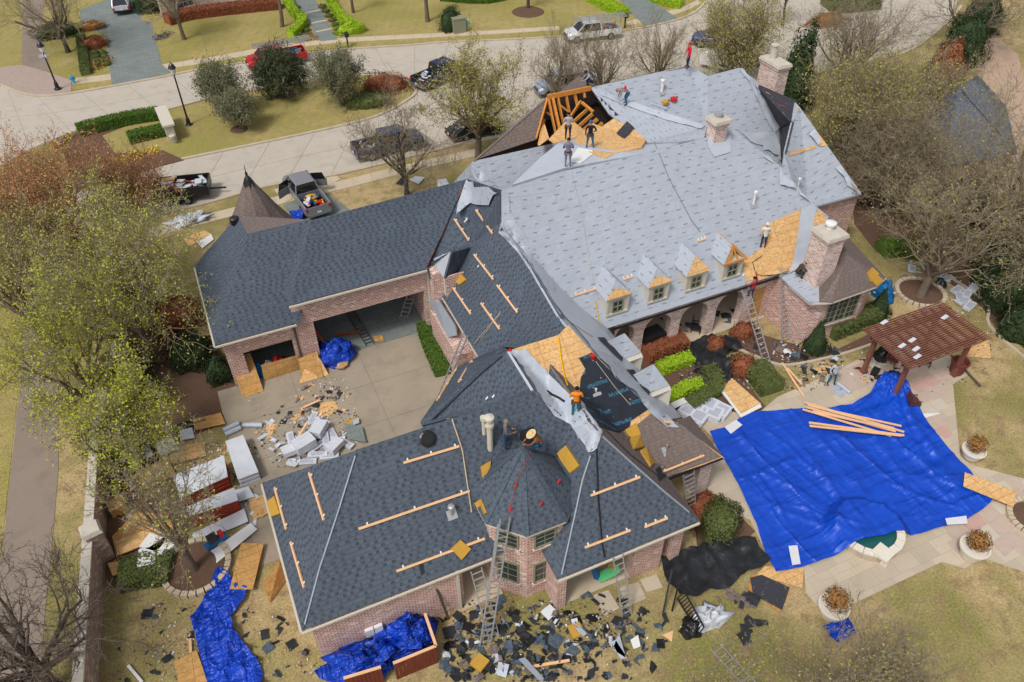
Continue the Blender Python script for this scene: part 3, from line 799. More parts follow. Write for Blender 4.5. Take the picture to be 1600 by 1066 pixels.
cover('underlayment_sheet', 'under', [(895, 640), (905, 630), (940, 676), (931, 700), (922, 708), (912, 684), (905, 686), (898, 664)], .07, 6, .1)
cover('membrane_sheet', 'ice', [(904, 560), (924, 551), (948, 574), (990, 615), (1010, 632), (1012, 640), (1000, 648), (985, 658), (982, 672), (965, 676), (948, 672), (915, 655), (906, 640), (904, 618), (907, 590), (914, 577)], .04, 8, .02, uv='X', lab='black membrane sheet with blue printed lettering')
cover('underlayment_sheet', 'under', [(925, 549), (960, 560), (1015, 620), (1044, 655), (1060, 668), (1042, 668), (1025, 655), (1010, 640), (992, 614), (960, 590), (950, 574), (941, 566)], .09, 8, .08)
cover('old_shingle_patch', 'brown', [(985, 672), (1012, 650), (1025, 640), (1045, 655), (1065, 665), (1126, 714), (1033, 748), (985, 712), (945, 672), (965, 678)], .05, 9, uv='X')
cover('shingle_edge', 'ridgecap', [(862, 510), (870, 496), (877, 491), (880, 499), (874, 511), (862, 514)], .05, 5, .06)
# H area
cover('felt_sheet', 'felt', [(925, 148), (938, 152), (966, 180), (948, 198), (935, 184), (908, 163), (916, 152)], .03, 7, .02)
cover('felt_sheet', 'felt', [(963, 210), (980, 191), (992, 202), (975, 218)], .08, 6)
cover('underlayment_sheet', 'underb', [(923, 135), (945, 140), (985, 160), (1060, 184), (1102, 197), (1096, 203), (1040, 188), (975, 165), (940, 150)], .05, 8, .06)
cover('underlayment_sheet', 'underb', [(1153, 107), (1162, 112), (1182, 130), (1196, 160), (1221, 197), (1209, 209), (1190, 175), (1170, 128)], .06, 7, .1)
cover('underlayment_sheet', 'underb', [(1139, 199), (1165, 208), (1210, 206), (1221, 240), (1222, 262), (1216, 262), (1190, 245), (1172, 222), (1150, 200)], .07, 8, .1)
cover('underlayment_sheet', 'underb', [(1217, 256), (1224, 262), (1222, 272), (1240, 292), (1243, 296), (1217, 289), (1216, 274)], .12, 6, .14)
cover('underlayment_sheet', 'underb', [(1246, 298), (1266, 314), (1268, 320), (1248, 305)], .12, 6, .12)
cover('plywood_strip', 'osb', [(1223, 241), (1275, 227), (1275, 231), (1223, 247)], .05, 8)
cover('plywood_strip', 'osb', [(1272, 205), (1283, 215), (1292, 228), (1281, 230)], .05, 6)
cover('plywood_strip', 'osb', [(1325, 273), (1330, 275), (1347, 300), (1340, 302)], .05, 6)
cover('plywood_strip', 'osb', [(1241, 169), (1250, 168), (1254, 172), (1240, 174)], .05, 5)
cover('underlayment_flap', 'underb', [(1263, 210), (1271, 202), (1281, 222), (1278, 228)], .12, 5, .15)
cover('underlayment_flap', 'underb', [(1303, 262), (1312, 258), (1324, 278), (1338, 300), (1322, 290), (1318, 278)], .12, 5, .15)
cover('plywood_patch', 'osb', [(1166, 121), (1180, 130), (1176, 137), (1196, 152), (1192, 158), (1172, 136)], .05, 6) if False else None
cover('plywood_patch', 'osb', [(1196, 144), (1204, 148), (1200, 157), (1193, 148)], .05, 5)
# F plywood area at right
cover('plywood_deck', 'osb', [(1188, 356), (1210, 345), (1262, 322), (1294.5, 338), (1292, 350), (1272, 352), (1254, 424), (1230, 424), (1200, 432), (1172, 447), (1165, 440), (1158, 408), (1190, 388)], .045, 8, lab='bare plywood roof deck')
cover('underlayment_sheet', 'underb', [(1250, 326), (1273, 317), (1274, 326), (1258, 405), (1250, 420), (1234, 428), (1246, 360)], .08, 8, .04)
# ================================================================ HOUSE: walls, windows, chimneys, dormers, arcade
def onY(px, py, y):
    d = ray(px, py); t = y / d[1]; return (d[0] * t, y, CAM_H + d[2] * t)
def wall(x0, x1, y0, y1, z0=0.0, z1=3.2, mat='brick', name='wall'):
    return obj(name, MB().boxx(x0, x1, y0, y1, z0, z1), M[mat], parent=house)
def window(parent, c, w, h, ang, cols, rows, fm='olive', depth=.12, fw=.07, casement=1):
    "c: centre on the wall face; ang: direction the window looks (radians from +X)"
    n = np.array([math.cos(ang), math.sin(ang), 0]); r = np.array([-n[1], n[0], 0]); up = np.array([0, 0, 1.0]); c = np.array(c, float)
    f = MB(); P = lambda u, v, d_=0: c + r * u + up * v + n * d_
    def bar(u0, v0, u1, v1, wd, dp):
        f.bar(P(u0, v0, dp / 2 - .02), P(u1, v1, dp / 2 - .02), wd, dp, up=n)
    for v in (-h / 2, h / 2): bar(-w / 2 - fw / 2, v, w / 2 + fw / 2, v, fw, .09)
    for u in np.linspace(-w / 2, w / 2, casement + 1): bar(u, -h / 2, u, h / 2, fw, .085)
    for i in range(1, cols * casement):
        if i % cols: bar(-w / 2 + w * i / (cols * casement), -h / 2, -w / 2 + w * i / (cols * casement), h / 2, .03, .05)
    for j in range(1, rows): bar(-w / 2, -h / 2 + h * j / rows, w / 2, -h / 2 + h * j / rows, .03, .052)
    wo = obj('window', f, M[fm], parent=parent)
    g = MB().add([P(-w / 2, -h / 2, .012), P(w / 2, -h / 2, .012), P(w / 2, h / 2, .012), P(-w / 2, h / 2, .012)], [(0, 1, 2, 3)])
    obj('glass', g, M['glass'], parent=wo)
    s = MB().bar(P(-w / 2 - .12, -h / 2 - .09, .05), P(w / 2 + .12, -h / 2 - .09, .05), .12, .14, up=n); obj('sill', s, M['brick'], parent=wo)
    return wo
# B wing
wall(-1.0, 5.35, 18.12, 18.4); wall(-1.0, -.72, 18.4, 25.7); wall(-1.0, 6.6, 25.7, 25.95); wall(5.35, 5.6, 18.4, 20.5)
wall(5.35, 7.2, 20.5, 20.7, mat='cream'); obj('lintel', MB().boxx(5.35, 7.1, 18.12, 18.4, 2.85, 3.2), M['brick'], parent=house)
obj('step_floor', MB().boxx(5.3, 7.3, 17.9, 20.6, 0, .08), M['walk'], parent=house)
obj('downpipe', MB().boxx(5.2, 5.33, 17.98, 18.11, 0, 3.15), M['cream'], parent=house)
# gutters and fascias along the eaves
def eave(a, b, w=.09, h=.1, mat='gutter', dz=-.08, name='gutter'):
    return obj(name, MB().bar(V(*a) + (0, 0, dz), V(*b) + (0, 0, dz), w, h), M[mat], parent=house)
for a, b, mt in (((-1.4, 17.95, 3.2), (6.9, 17.95, 3.2), 'cream'), ((-1.42, 18, 3.2), (-1.42, 26.1, 3.2), 'cream'), ((8.95, 15.8, 3.2), (16, 15.8, 3.2), 'cream'), ((16.03, 15.85, 3.2), (16.03, 18.6, 3.2), 'gutter'),
                 ((2.45, 36.05, 5.15), (10.5, 36.05, 5.15), 'cream'), ((-1.88, 36.05, 3.82), (2.6, 36.05, 3.82), 'cream'), ((-1.9, 36.1, 3.82), (-1.9, 44, 3.82), 'cream'),
                 ((16.0, 18.6, 3.0), (19.25, 18.6, 3.0), 'blacktop'), ((18.75, 28.6, 3.5), (30.3, 28.6, 3.5), 'blacktop'), (Q(1346.5, 302, 4.42), Q(1275, 322, 4.42), 'blacktop'),
                 (Q(1300, 472, 3.55), Q(1370, 447, 3.55), 'cream'), (Q(1384, 434, 3.55), Q(1370, 447, 3.55), 'cream'), (Q(1234, 447, 3.55), Q(1266, 474, 3.55), 'cream'), (Q(1266, 474, 3.55), Q(1300, 472, 3.55), 'cream'), (Q(690.5, 463, 3.2), Q(747, 557, 3.2), 'cream'), (er[0], er[2], 'gutter')):
    eave(a, b, mat=mt)
# C wing
wall(9.15, 9.6, 16.2, 16.65); wall(9.15, 9.4, 16.65, 19); wall(13.0, 14.55, 16.2, 16.5); wall(13.0, 13.25, 16.5, 19.3); wall(9.4, 13, 19.2, 19.4, mat='cream')
wall(15.1, 15.6, 16.2, 16.7); wall(13.25, 16, 19.3, 19.5); obj('porch_floor', MB().boxx(9.3, 15.6, 16.3, 19.3, 0, .07), M['walk'], parent=house)
wall(18.3, 19.0, 18.9, 19.7, z1=3.0, mat='brick2', name='porch_pier'); wall(15.9, 16.6, 18.9, 19.6, z1=3.0, mat='brick2', name='porch_pier')
wall(14.2, 14.45, 19.5, 29.0); wall(14.45, 18.0, 22.0, 22.25); wall(17.75, 18.0, 22.25, 29.0)
# turret walls, corner lines and windows
mb = MB(); ring = [oct_(2.22, 0, k)[:2] for k in range(8)]; mb.prism(ring, 0, 5.05); obj('turret_wall', mb, M['brick'], parent=house)
for k in range(8): obj('soffit', MB().bar(oct_(2.36, 4.98, k), oct_(2.36, 4.98, k + 1), .1, .12), M['cream'], parent=house)
for a_ in (225, 270):
    aa = math.radians(a_); ap_ = 2.22 * math.cos(math.radians(22.5)) + .01
    for z_, h_ in ((4.2, .95), (1.75, 1.45)):
        window(house, (OC[0] + ap_ * math.cos(aa), OC[1] + ap_ * math.sin(aa), z_), .95, h_, aa, 2, 3)
# M wing courtyard side
wall(11.35, 11.6, 29.9, 36.6); wall(10.35, 11.35, 31.2, 35.6, z1=2.45); wall(10.7, 11.35, 35.6, 36.6, z1=5.0); wall(11.3, 12.6, 35.2, 35.35, z0=3.2, z1=4.9); wall(11.3, 11.5, 35.35, 37, z0=3.2, z1=4.95, mat='cream')
mb = MB().slab([Q(664, 458, 2.55), Q(700, 527, 2.5), Q(713, 524, 2.9), Q(711, 509, 3.15), Q(675, 452, 3.2)], .08); obj('metal_awning', mb, M['copper'], parent=house, label='small grey metal shed roof on the courtyard wall')
obj('downpipe', MB().bar((10.62, 36.45, 0), (10.62, 36.45, 5), .11, .11, up=(1, 0, 0)), M['cream'], parent=house)
# garage wing walls with two openings
yg = 36.55
a0, a1 = onY(380, 552, yg), onY(456, 530, yg); b0, b1 = onY(489, 503, yg), onY(662, 453, yg)
lo_t, hi_t = (a0[2] + a1[2]) / 2, (b0[2] + b1[2]) / 2
wall(-1.5, a0[0], yg, yg + .3, z1=3.8); wall(a1[0], 2.55, yg, yg + .3, z1=3.8); wall(a0[0], a1[0], yg, yg + .3, z0=lo_t, z1=3.8)
wall(2.55, b0[0], yg - .05, yg + .3, z1=5.1); wall(b1[0], 10.55, yg - .05, yg + .3, z1=5.1); wall(b0[0], b1[0], yg - .05, yg + .3, z0=hi_t, z1=5.1)
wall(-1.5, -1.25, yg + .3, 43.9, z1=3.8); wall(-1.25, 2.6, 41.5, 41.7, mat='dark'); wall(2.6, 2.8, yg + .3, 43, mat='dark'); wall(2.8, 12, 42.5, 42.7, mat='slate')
wall(10.4, 10.55, yg + .3, 42.5)
obj('downpipe', MB().bar((2.45, 36.5, 0), (2.45, 36.5, 3.8), .1, .1, up=(1, 0, 0)), M['gutter'], parent=house)
# arcade along the main front
ya = 29.0; px_ = [18.9, 20.9, 23.45, 26.05, 28.65]; PW = .62; TOPZ, SPR, CRN = 3.45, 2.05, 2.95
ar = MB()
for x in px_[1:]: ar.boxx(x - PW / 2, x + PW / 2, ya, ya + .55, 0, TOPZ)
for a, b in zip(px_[:-1], px_[1:]):
    xa, xb = a + PW / 2, b - PW / 2; N_ = 12
    for i in range(N_):
        u0, u1 = i / N_, (i + 1) / N_; f_ = lambda u: SPR + (CRN - SPR) * math.sqrt(max(0, 1 - (2 * u - 1) ** 2))
        x0, x1 = xa + (xb - xa) * u0, xa + (xb - xa) * u1; z0, z1 = f_(u0), f_(u1)
        ar.add([(x0, ya, z0), (x1, ya, z1), (x1, ya, TOPZ), (x0, ya, TOPZ), (x0, ya + .55, z0), (x1, ya + .55, z1), (x1, ya + .55, TOPZ), (x0, ya + .55, TOPZ)], [(0, 1, 2, 3), (7, 6, 5, 4), (0, 4, 5, 1)])
obj('arcade', ar, M['brick2'], parent=house, label='pale brick arcade of round arches')
obj('porch_floor', MB().boxx(18.2, 30.3, 28.8, 32.3, 0, .12), M['walk'], parent=house)
wall(18.0, 30.3, 32.3, 32.5, mat='cream', name='porch_wall'); wall(18.0, 18.2, 29.0, 32.3)
for x_ in (26.3, 27.2, 28.1): window(house, (x_, 32.29, 1.25), .75, 2.2, -math.pi / 2, 2, 5, 'white')
for x_ in (20.2, 23.4): window(house, (x_, 32.29, 1.4), 1.3, 1.7, -math.pi / 2, 3, 3, 'cream')
wall(29.0, 29.1, 29.0, 29.5, z1=3.45); wall(29.95, 30.5, 29.0, 29.3, z1=3.45); wall(29.1, 29.95, 29.0, 29.5, z0=2.55, z1=3.45)
obj('door_board', MB().boxx(29.05, 29.98, 29.06, 29.1, .1, 2.55), M['osbd'], parent=house, label='plywood sheet closing the doorway')
# bay and right side
mb = MB().prism([(30.4, 29.0), (30.4, 26.35), (31.45, 25.75), (34.55, 25.65), (35.5, 26.1), (35.5, 31), (30.4, 31)], 0, 3.5); obj('bay_wall', mb, M['brick'], parent=house)
w0, w1 = onY(1301, 474, 25.68), onY(1343, 489, 25.68)
window(house, (33.0, 25.69, 2.2), 2.3, 1.75, -math.pi / 2 - .03, 2, 4, 'olive', casement=3)
mb = MB().prism([(35.3, 45), (35.3, 32.75), (39.9, 32.75), (39.9, 45)], 0, 4.4); obj('wall', mb, M['brick'], parent=house)
mb = MB().prism([(14.6, 33.0), (35.3, 33.0), (35.3, 42.5), (16.4, 42.5)], 0, 3.9); obj('wall', mb, M['brick'], parent=house)
def chimney(x0, x1, y0, y1, zb, zt, capo=.16, pot=.22, mat='brick2'):
    c = obj('chimney', MB().boxx(x0, x1, y0, y1, zb, zt), M[mat], parent=house)
    k = MB(); k.boxx(x0 - .07, x1 + .07, y0 - .07, y1 + .07, zt - .22, zt - .02); obj('corbel', k, M[mat], parent=c)
    k = MB(); k.box(((x0 + x1) / 2, (y0 + y1) / 2, zt + .08), (x1 - x0 + 2 * capo, y1 - y0 + 2 * capo, .2), taper=.93); obj('cap', k, M['stonecap'], parent=c)
    return c
c1 = chimney(31.3, 32.5, 26.6, 27.9, 0, 7.0); obj('flue', MB().lathe((32.05, 27.5, 7.15), [(.2, 0), (.2, .28), (.32, .28), (.32, .4), (.1, .46)], 14), M['white'], parent=c1)
obj('lead_apron', MB().boxx(31.1, 32.65, 26.42, 28, 3.05, 3.6), M['gutter'], parent=c1)
obj('satellite_dish', MB().lathe((0, 0, 0), [(.02, 0), (.3, .08), (.3, .1)], 12), M['white'], parent=house) if False else None
c2 = chimney(28.2, 29.05, 34.25, 35.05, 9.4, 11.3, .17); obj('flue', MB().lathe((28.65, 34.75, 11.45), [(.2, 0), (.2, .2), (.27, .2), (.27, .3)], 12), M['metal'], parent=c2)
c3 = chimney(39.3, 40.25, 42.1, 44.1, 0, 9.6, .14); obj('flue', MB().lathe((39.8, 43.5, 9.75), [(.26, 0), (.24, .9), (.3, .9), (.3, 1.0)], 12), M['stonecap'], parent=c3)
cover('flashing', 'underb', [(1105, 207), (1117, 214), (1120, 224), (1142, 210), (1141, 238), (1115, 246), (1105, 228)], .04, 6, .05)
# dormers of the main slope
def Fz(y): return PF[1] * y + PF[2]
def dormer(BL, BR, APX, state):
    a, b, r = onp(*BL, PF), onp(*BR, PF), onp(*APX, PF)
    yf = (a[1] + b[1]) / 2; x0, x1 = a[0], b[0]; w = x1 - x0; xm = (x0 + x1) / 2; z0 = Fz(yf) - .1; x0 -= .06; x1 += .06; w = x1 - x0; zt = z0 + 1.42; rz = zt + .85; yr = (rz - PF[2]) / PF[1] + .15; yt = (zt - PF[2]) / PF[1] + .2
    d_ = obj('dormer', MB().add([(x0, yf, z0), (x1, yf, z0), (x1, yf, zt), (x0, yf, zt), (x0, yt, zt), (x1, yt, zt), (x0, yt, Fz(yt) - .3), (x1, yt, Fz(yt) - .3)], [(0, 1, 2, 3), (0, 3, 4, 6), (1, 7, 5, 2), (3, 2, 5, 4)]), M['cream'], parent=house, label={'osb': 'cream dormer with bare plywood hip'}.get(state))
    e = .14; hy = yf + .42; L, R_ = x0 - e, x1 + e; F_ = yf - e; hip = (xm, hy, rz)
    tl, tr = (L, F_, zt - .03), (R_, F_, zt - .03); bl, br = (L, yt, zt - .03), (R_, yt, zt - .03); rb = (xm, yr, rz)
    lm, fm_, rm = {'grey': ('under', 'osb', 'under'), 'osb': ('under', 'osb', 'under'), 'open': ('under', 'dark', 'osbd')}[state]
    obj('dormer_roof', MB().slab([tl, hip, rb, bl], .05), M[lm], parent=d_, uv='Y')
    obj('dormer_roof', MB().slab([tr, br, rb, hip], .05), M[rm], parent=d_, uv='Y')
    if state == 'open':
        obj('dormer_roof', MB().slab([tl, (xm - .02, F_ + .2, zt + .05), (xm + .05, hy, rz), (xm - .35, yf + .55, rz - .4)], .03), M['osbd'], parent=d_, label='open plywood flap')
        obj('rafter', MB().bar(tr, hip, .06, .12), M['rafter'], parent=d_); obj('rafter', MB().bar((xm + .25, yf, zt), hip, .05, .1), M['rafter'], parent=d_)
        obj('batten', MB().bar((L, F_, zt), (R_, F_, zt), .08, .1), M['rafter'], parent=d_)
    else:
        obj('dormer_roof', MB().slab([tl, tr, hip], .05), M['osb' if state == 'osb' else 'under'], parent=d_, uv='X')
        if state == 'grey':
            lo = lambda p, f: tuple(V(*p) * (1 - f) + V(*hip) * f + (0, -.03, .03)); obj('bare_board', MB().slab([lo(tl, .02), lo(tr, .02), lo(tr, .2), tuple(V(*lo(((tl[0] + tr[0]) / 2 - .1, tl[1], tl[2]), .55))), lo(tl, .3)], .02), M['osb'], parent=d_)
    f = MB()
    for x in (x0 + .05, x1 - .05): f.bar((x, yf - .03, z0), (x, yf - .03, zt - .05), .13, .08, up=(0, 1, 0))
    f.bar((x0, yf - .035, zt - .12), (x1, yf - .035, zt - .12), .14, .1, up=(0, 1, 0)); f.bar((x0, yf - .04, z0 + .24), (x1, yf - .04, z0 + .24), .1, .12, up=(0, 1, 0)); obj('trim', f, M['cream'], parent=d_)
    # window sits on the dormer
    n = (xm, yf - .02, z0 + .72)
    wf = MB(); ww, wh = .62, .78
    for v in (-wh / 2, 0, wh / 2): wf.bar((xm - ww / 2, yf - .05, n[2] + v), (xm + ww / 2, yf - .05, n[2] + v), .055, .05, up=(0, 1, 0))
    for u in (-ww / 2, 0, ww / 2): wf.bar((xm + u, yf - .052, n[2] - wh / 2), (xm + u, yf - .052, n[2] + wh / 2), .055, .05, up=(0, 1, 0))
    obj('window_frame', wf, M['olive'], parent=d_)
    obj('glass', MB().add([(xm - ww / 2, yf - .03, n[2] - wh / 2), (xm + ww / 2, yf - .03, n[2] - wh / 2), (xm + ww / 2, yf - .03, n[2] + wh / 2), (xm - ww / 2, yf - .03, n[2] + wh / 2)], [(0, 1, 2, 3)]), M['glass'], parent=d_)
dormer((947.6, 495), (978.5, 487), (941, 407), 'grey'); dormer((1011.8, 475.7), (1040.2, 467.2), (1001, 388), 'grey')
dormer((1070.3, 457.5), (1098.7, 448.6), (1061, 372), 'osb'); dormer((1127.2, 438.8), (1154, 431.5), (1126, 363), 'open')
# two dormers on the east slope of the middle wing
for A, B_, C, D, W in (((945, 536), (976, 521), (1002, 551), (971, 562), (996, 582)), ((990, 586), (1021, 569), (1046, 602), (1013, 615), (1040, 638))):
    d_ = obj('dormer', MB().slab([Q(*D, 4.3), Q(*C, 4.3), Q(*W, 2.9), Q(D[0] - 4, D[1] + 6, 3.6)], .3), M['cream'], parent=house)
    obj('dormer_roof', MB().slab([Q(*A, 5.3), Q(*B_, 5.3), Q(*C, 4.35), Q(*D, 4.35)], .07), M['under'], parent=d_, uv='X')
    cover('dark_flashing', 'felt', [(D[0] - 2, D[1] + 6), (A[0] - 14, A[1] - 6), (A[0] - 3, A[1] - 6), (D[0], D[1])], .12, 5, .03)
# roof pipes
def pipe(px, py, h, r, name='vent_pipe', mat='white', cap=False, base=True):
    p, n = hit(px, py)
    if p is None: return
    o = MB().lathe(tuple(p - (0, 0, .1)), [(r, 0), (r, h)] + ([(r * 1.7, h), (r * 1.7, h + .12), (r * .6, h + .16)] if cap else [(r * .8, h)]), 10)
    q = obj(name, o, M[mat], parent=house)
    if base:
        a = np.cross(n, (0, 0, 1.0)); a /= np.linalg.norm(a); b = np.cross(a, n)
        obj('flashing', MB().poly([p + a * .22 - b * .22 + n * .05, p + a * .22 + b * .22 + n * .05, p - a * .22 + b * .22 + n * .05, p - a * .22 - b * .22 + n * .05]), M['metal'], parent=q)
pipe(1177, 320, .9, .07, cap=True); pipe(1247, 291, .55, .06, cap=True); pipe(1034, 144, .85, .09, cap=True); pipe(1041, 705, .55, .05, mat='metal'); pipe(706, 804, .55, .09, mat='metal', cap=True)
pipe(931, 612, .3, .05, mat='white')
p, n = hit(766, 700)
mb = MB().lathe(tuple(p - (0, 0, .1)), [(.13, 0), (.13, 1.5), (.2, 1.5), (.2, 1.65), (.14, 1.65), (.14, 1.95), (.22, 1.95), (.22, 2.05), (.05, 2.12)], 12); mb.lathe(tuple(p + (-.22, .1, .9)), [(.08, 0), (.08, .9), (.14, .9), (.14, 1.05)], 10)
obj('flue_stack', mb, M['cream'], parent=house, label='tall off white double flue')
p, n = hit(667, 685); a = np.cross(n, (0, 0, 1.0)); a /= np.linalg.norm(a); b = np.cross(a, n)
tv = MB(); ring = []
for j, (r, h) in enumerate(((.36, 0), (.36, .12), (.28, .16), (.28, .1))):
    ring += [tuple(p + a * r * math.cos(k * math.pi / 8) + b * r * math.sin(k * math.pi / 8) + n * (h + .02)) for k in range(16)]
tv.add(ring + [tuple(p + n * .12)], [(i * 16 + k, i * 16 + (k + 1) % 16, (i + 1) * 16 + (k + 1) % 16, (i + 1) * 16 + k) for i in range(3) for k in range(16)] + [(48 + k, 48 + (k + 1) % 16, 64) for k in range(16)])
obj('round_roof_vent', tv, M['blacktop'], parent=house)
p, n = hit(368, 349)
if p is not None: obj('ridge_vent', MB().lathe(tuple(p), [(.28, 0), (.28, .35), (.2, .42)], 10), M['blacktop'], parent=house)
# white hip flashings
def hipline(pts, mat='capl', w=.06):
    H_ = [hit(*q) for q in pts]; P = [h[0] + h[1] * .04 for h in H_ if h[0] is not None]
    for a, b in zip(P, P[1:]): obj('hip_flashing', MB().bar(a, b, w, .03), M[mat], parent=house)
hipline([(555, 712), (528, 800), (500, 890), (476, 975)]); hipline([(922, 712), (911, 750), (896, 812), (877, 897)], w=.06)
hipline([(941, 682), (985, 722), (1030, 762), (1076, 800)], w=.08)
hipline([(662, 662), (740, 641), (834, 612)], 'ridgecap', .34); hipline([(414, 748), (480, 730), (553, 707)], 'ridgecap', .3); hipline([(560, 706), (620, 682), (656, 668)], 'ridgecap', .34)
hipline([(674, 655), (722, 606), (784, 548)], 'ridgecap', .2)
# open roof pit with rafters
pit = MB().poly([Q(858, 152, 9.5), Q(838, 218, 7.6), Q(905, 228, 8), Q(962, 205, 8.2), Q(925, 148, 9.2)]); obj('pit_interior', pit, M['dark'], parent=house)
def raf(a, b, za, zb, w=.1, h=.2): obj('rafter', MB().bar(Q(*a, za), Q(*b, zb), w, h), M['rafter'], parent=house)
raf((855, 152), (923, 138), 10.5, 10.5, .12, .3); raf((856, 152), (838, 217), 10.4, 8.7); raf((857, 155), (868, 208), 10.4, 8.6); raf((863, 152), (875, 205), 10.4, 8.7, .16)
raf((871, 150), (880, 194), 10.4, 8.8); raf((884, 147), (891, 184), 10.4, 9.0); raf((897, 144), (903, 168), 10.4, 9.5); raf((911, 141), (914, 153), 10.4, 10)
raf((853, 175), (865, 183), 9.6, 9.2, .06, .1); raf((875, 164), (890, 176), 9.9, 9.4, .06, .1)
raf((908, 158), (892, 182), 9.9, 9.2); raf((919, 170), (897, 190), 9.7, 9.0); raf((926, 178), (905, 197), 9.7, 9.0); raf((934, 186), (912, 203), 9.7, 9.0); raf((941, 192), (931, 203), 9.7, 9.2)
raf((909, 160), (927, 175), 10, 9.75, .14, .14); raf((851, 187), (842, 214), 9.2, 8.5)
obj('loose_plywood', MB().slab([Q(889, 184, 9.3), Q(916, 206, 9.3), Q(905, 216, 9.5), Q(865, 224, 9.6), Q(857, 218, 9.4), Q(881, 194, 9.2)], .03), M['osb'], parent=house)
obj('loose_plywood', MB().slab([Q(849, 187, 9.1), Q(858, 216, 9.2), Q(842, 228, 9.2), Q(840, 226, 8.9)], .03), M['osb'], parent=house)
# ================================================================ VEGETATION builders
def leaf_quads(P, Nn, size, rr, flat=.6):
    "P: (n,3) centres, Nn: normals or None -> verts (4n,3)"
    n = len(P); r = np.random.default_rng(rr)
    d = r.normal(size=(n, 3)); 
    if Nn is not None: d = d * flat + Nn
    d /= np.linalg.norm(d, axis=1)[:, None] + 1e-9
    t = np.cross(d, r.normal(size=(n, 3))); t /= np.linalg.norm(t, axis=1)[:, None] + 1e-9; b = np.cross(d, t)
    s = size * (.6 + .8 * r.random((n, 1)))
    return np.stack([P - t * s, P - b * s * .55, P + t * s, P + b * s * .55], 1).reshape(-1, 3)
def raw_mesh(name, V_, F4, mats, mi=None, off=(0, 0, 0), smooth=False):
    me = bpy.data.meshes.new(name); V_ = np.asarray(V_, np.float32) - np.array(off, np.float32); F4 = np.asarray(F4, np.int32)
    me.vertices.add(len(V_)); me.vertices.foreach_set('co', V_.ravel())
    k = F4.shape[1]; me.loops.add(F4.size); me.loops.foreach_set('vertex_index', F4.ravel())
    me.polygons.add(len(F4)); me.polygons.foreach_set('loop_start', np.arange(0, F4.size, k)); me.polygons.foreach_set('loop_total', np.full(len(F4), k))
    for m_ in mats: me.materials.append(m_)
    if mi is not None: me.polygons.foreach_set('material_index', mi)
    me.update(calc_edges=True); me.validate(); return me
def add_mesh(name, me, parent=None, loc=None):
    o = bpy.data.objects.new(name, me); scene.collection.objects.link(o)
    if parent is not None: o.parent = parent
    if loc is not None: o.location = loc
    return o
def tubes(S, n):
    "S: (k,8) p0,p1,r0,r1 -> verts, quads"
    p0, p1, r0, r1 = S[:, :3], S[:, 3:6], S[:, 6:7], S[:, 7:8]; d = p1 - p0; d /= np.linalg.norm(d, axis=1)[:, None] + 1e-9
    ref = np.where(np.abs(d[:, 2:3]) > .9, np.array([[1., 0, 0]]), np.array([[0, 0, 1.]])); u = np.cross(d, ref); u /= np.linalg.norm(u, axis=1)[:, None] + 1e-9; w = np.cross(d, u)
    vs = []
    for p, r in ((p0, r0), (p1, r1)):
        for k in range(n):
            a = 2 * math.pi * k / n; vs.append(p + (u * math.cos(a) + w * math.sin(a)) * r)
    Vv = np.stack(vs, 1).reshape(-1, 3); b = np.arange(len(S))[:, None] * 2 * n; F = []
    for k in range(n):
        k2 = (k + 1) % n; F.append(np.concatenate([b + k, b + k2, b + n + k2, b + n + k], 1))
    return Vv, np.concatenate(F, 0)
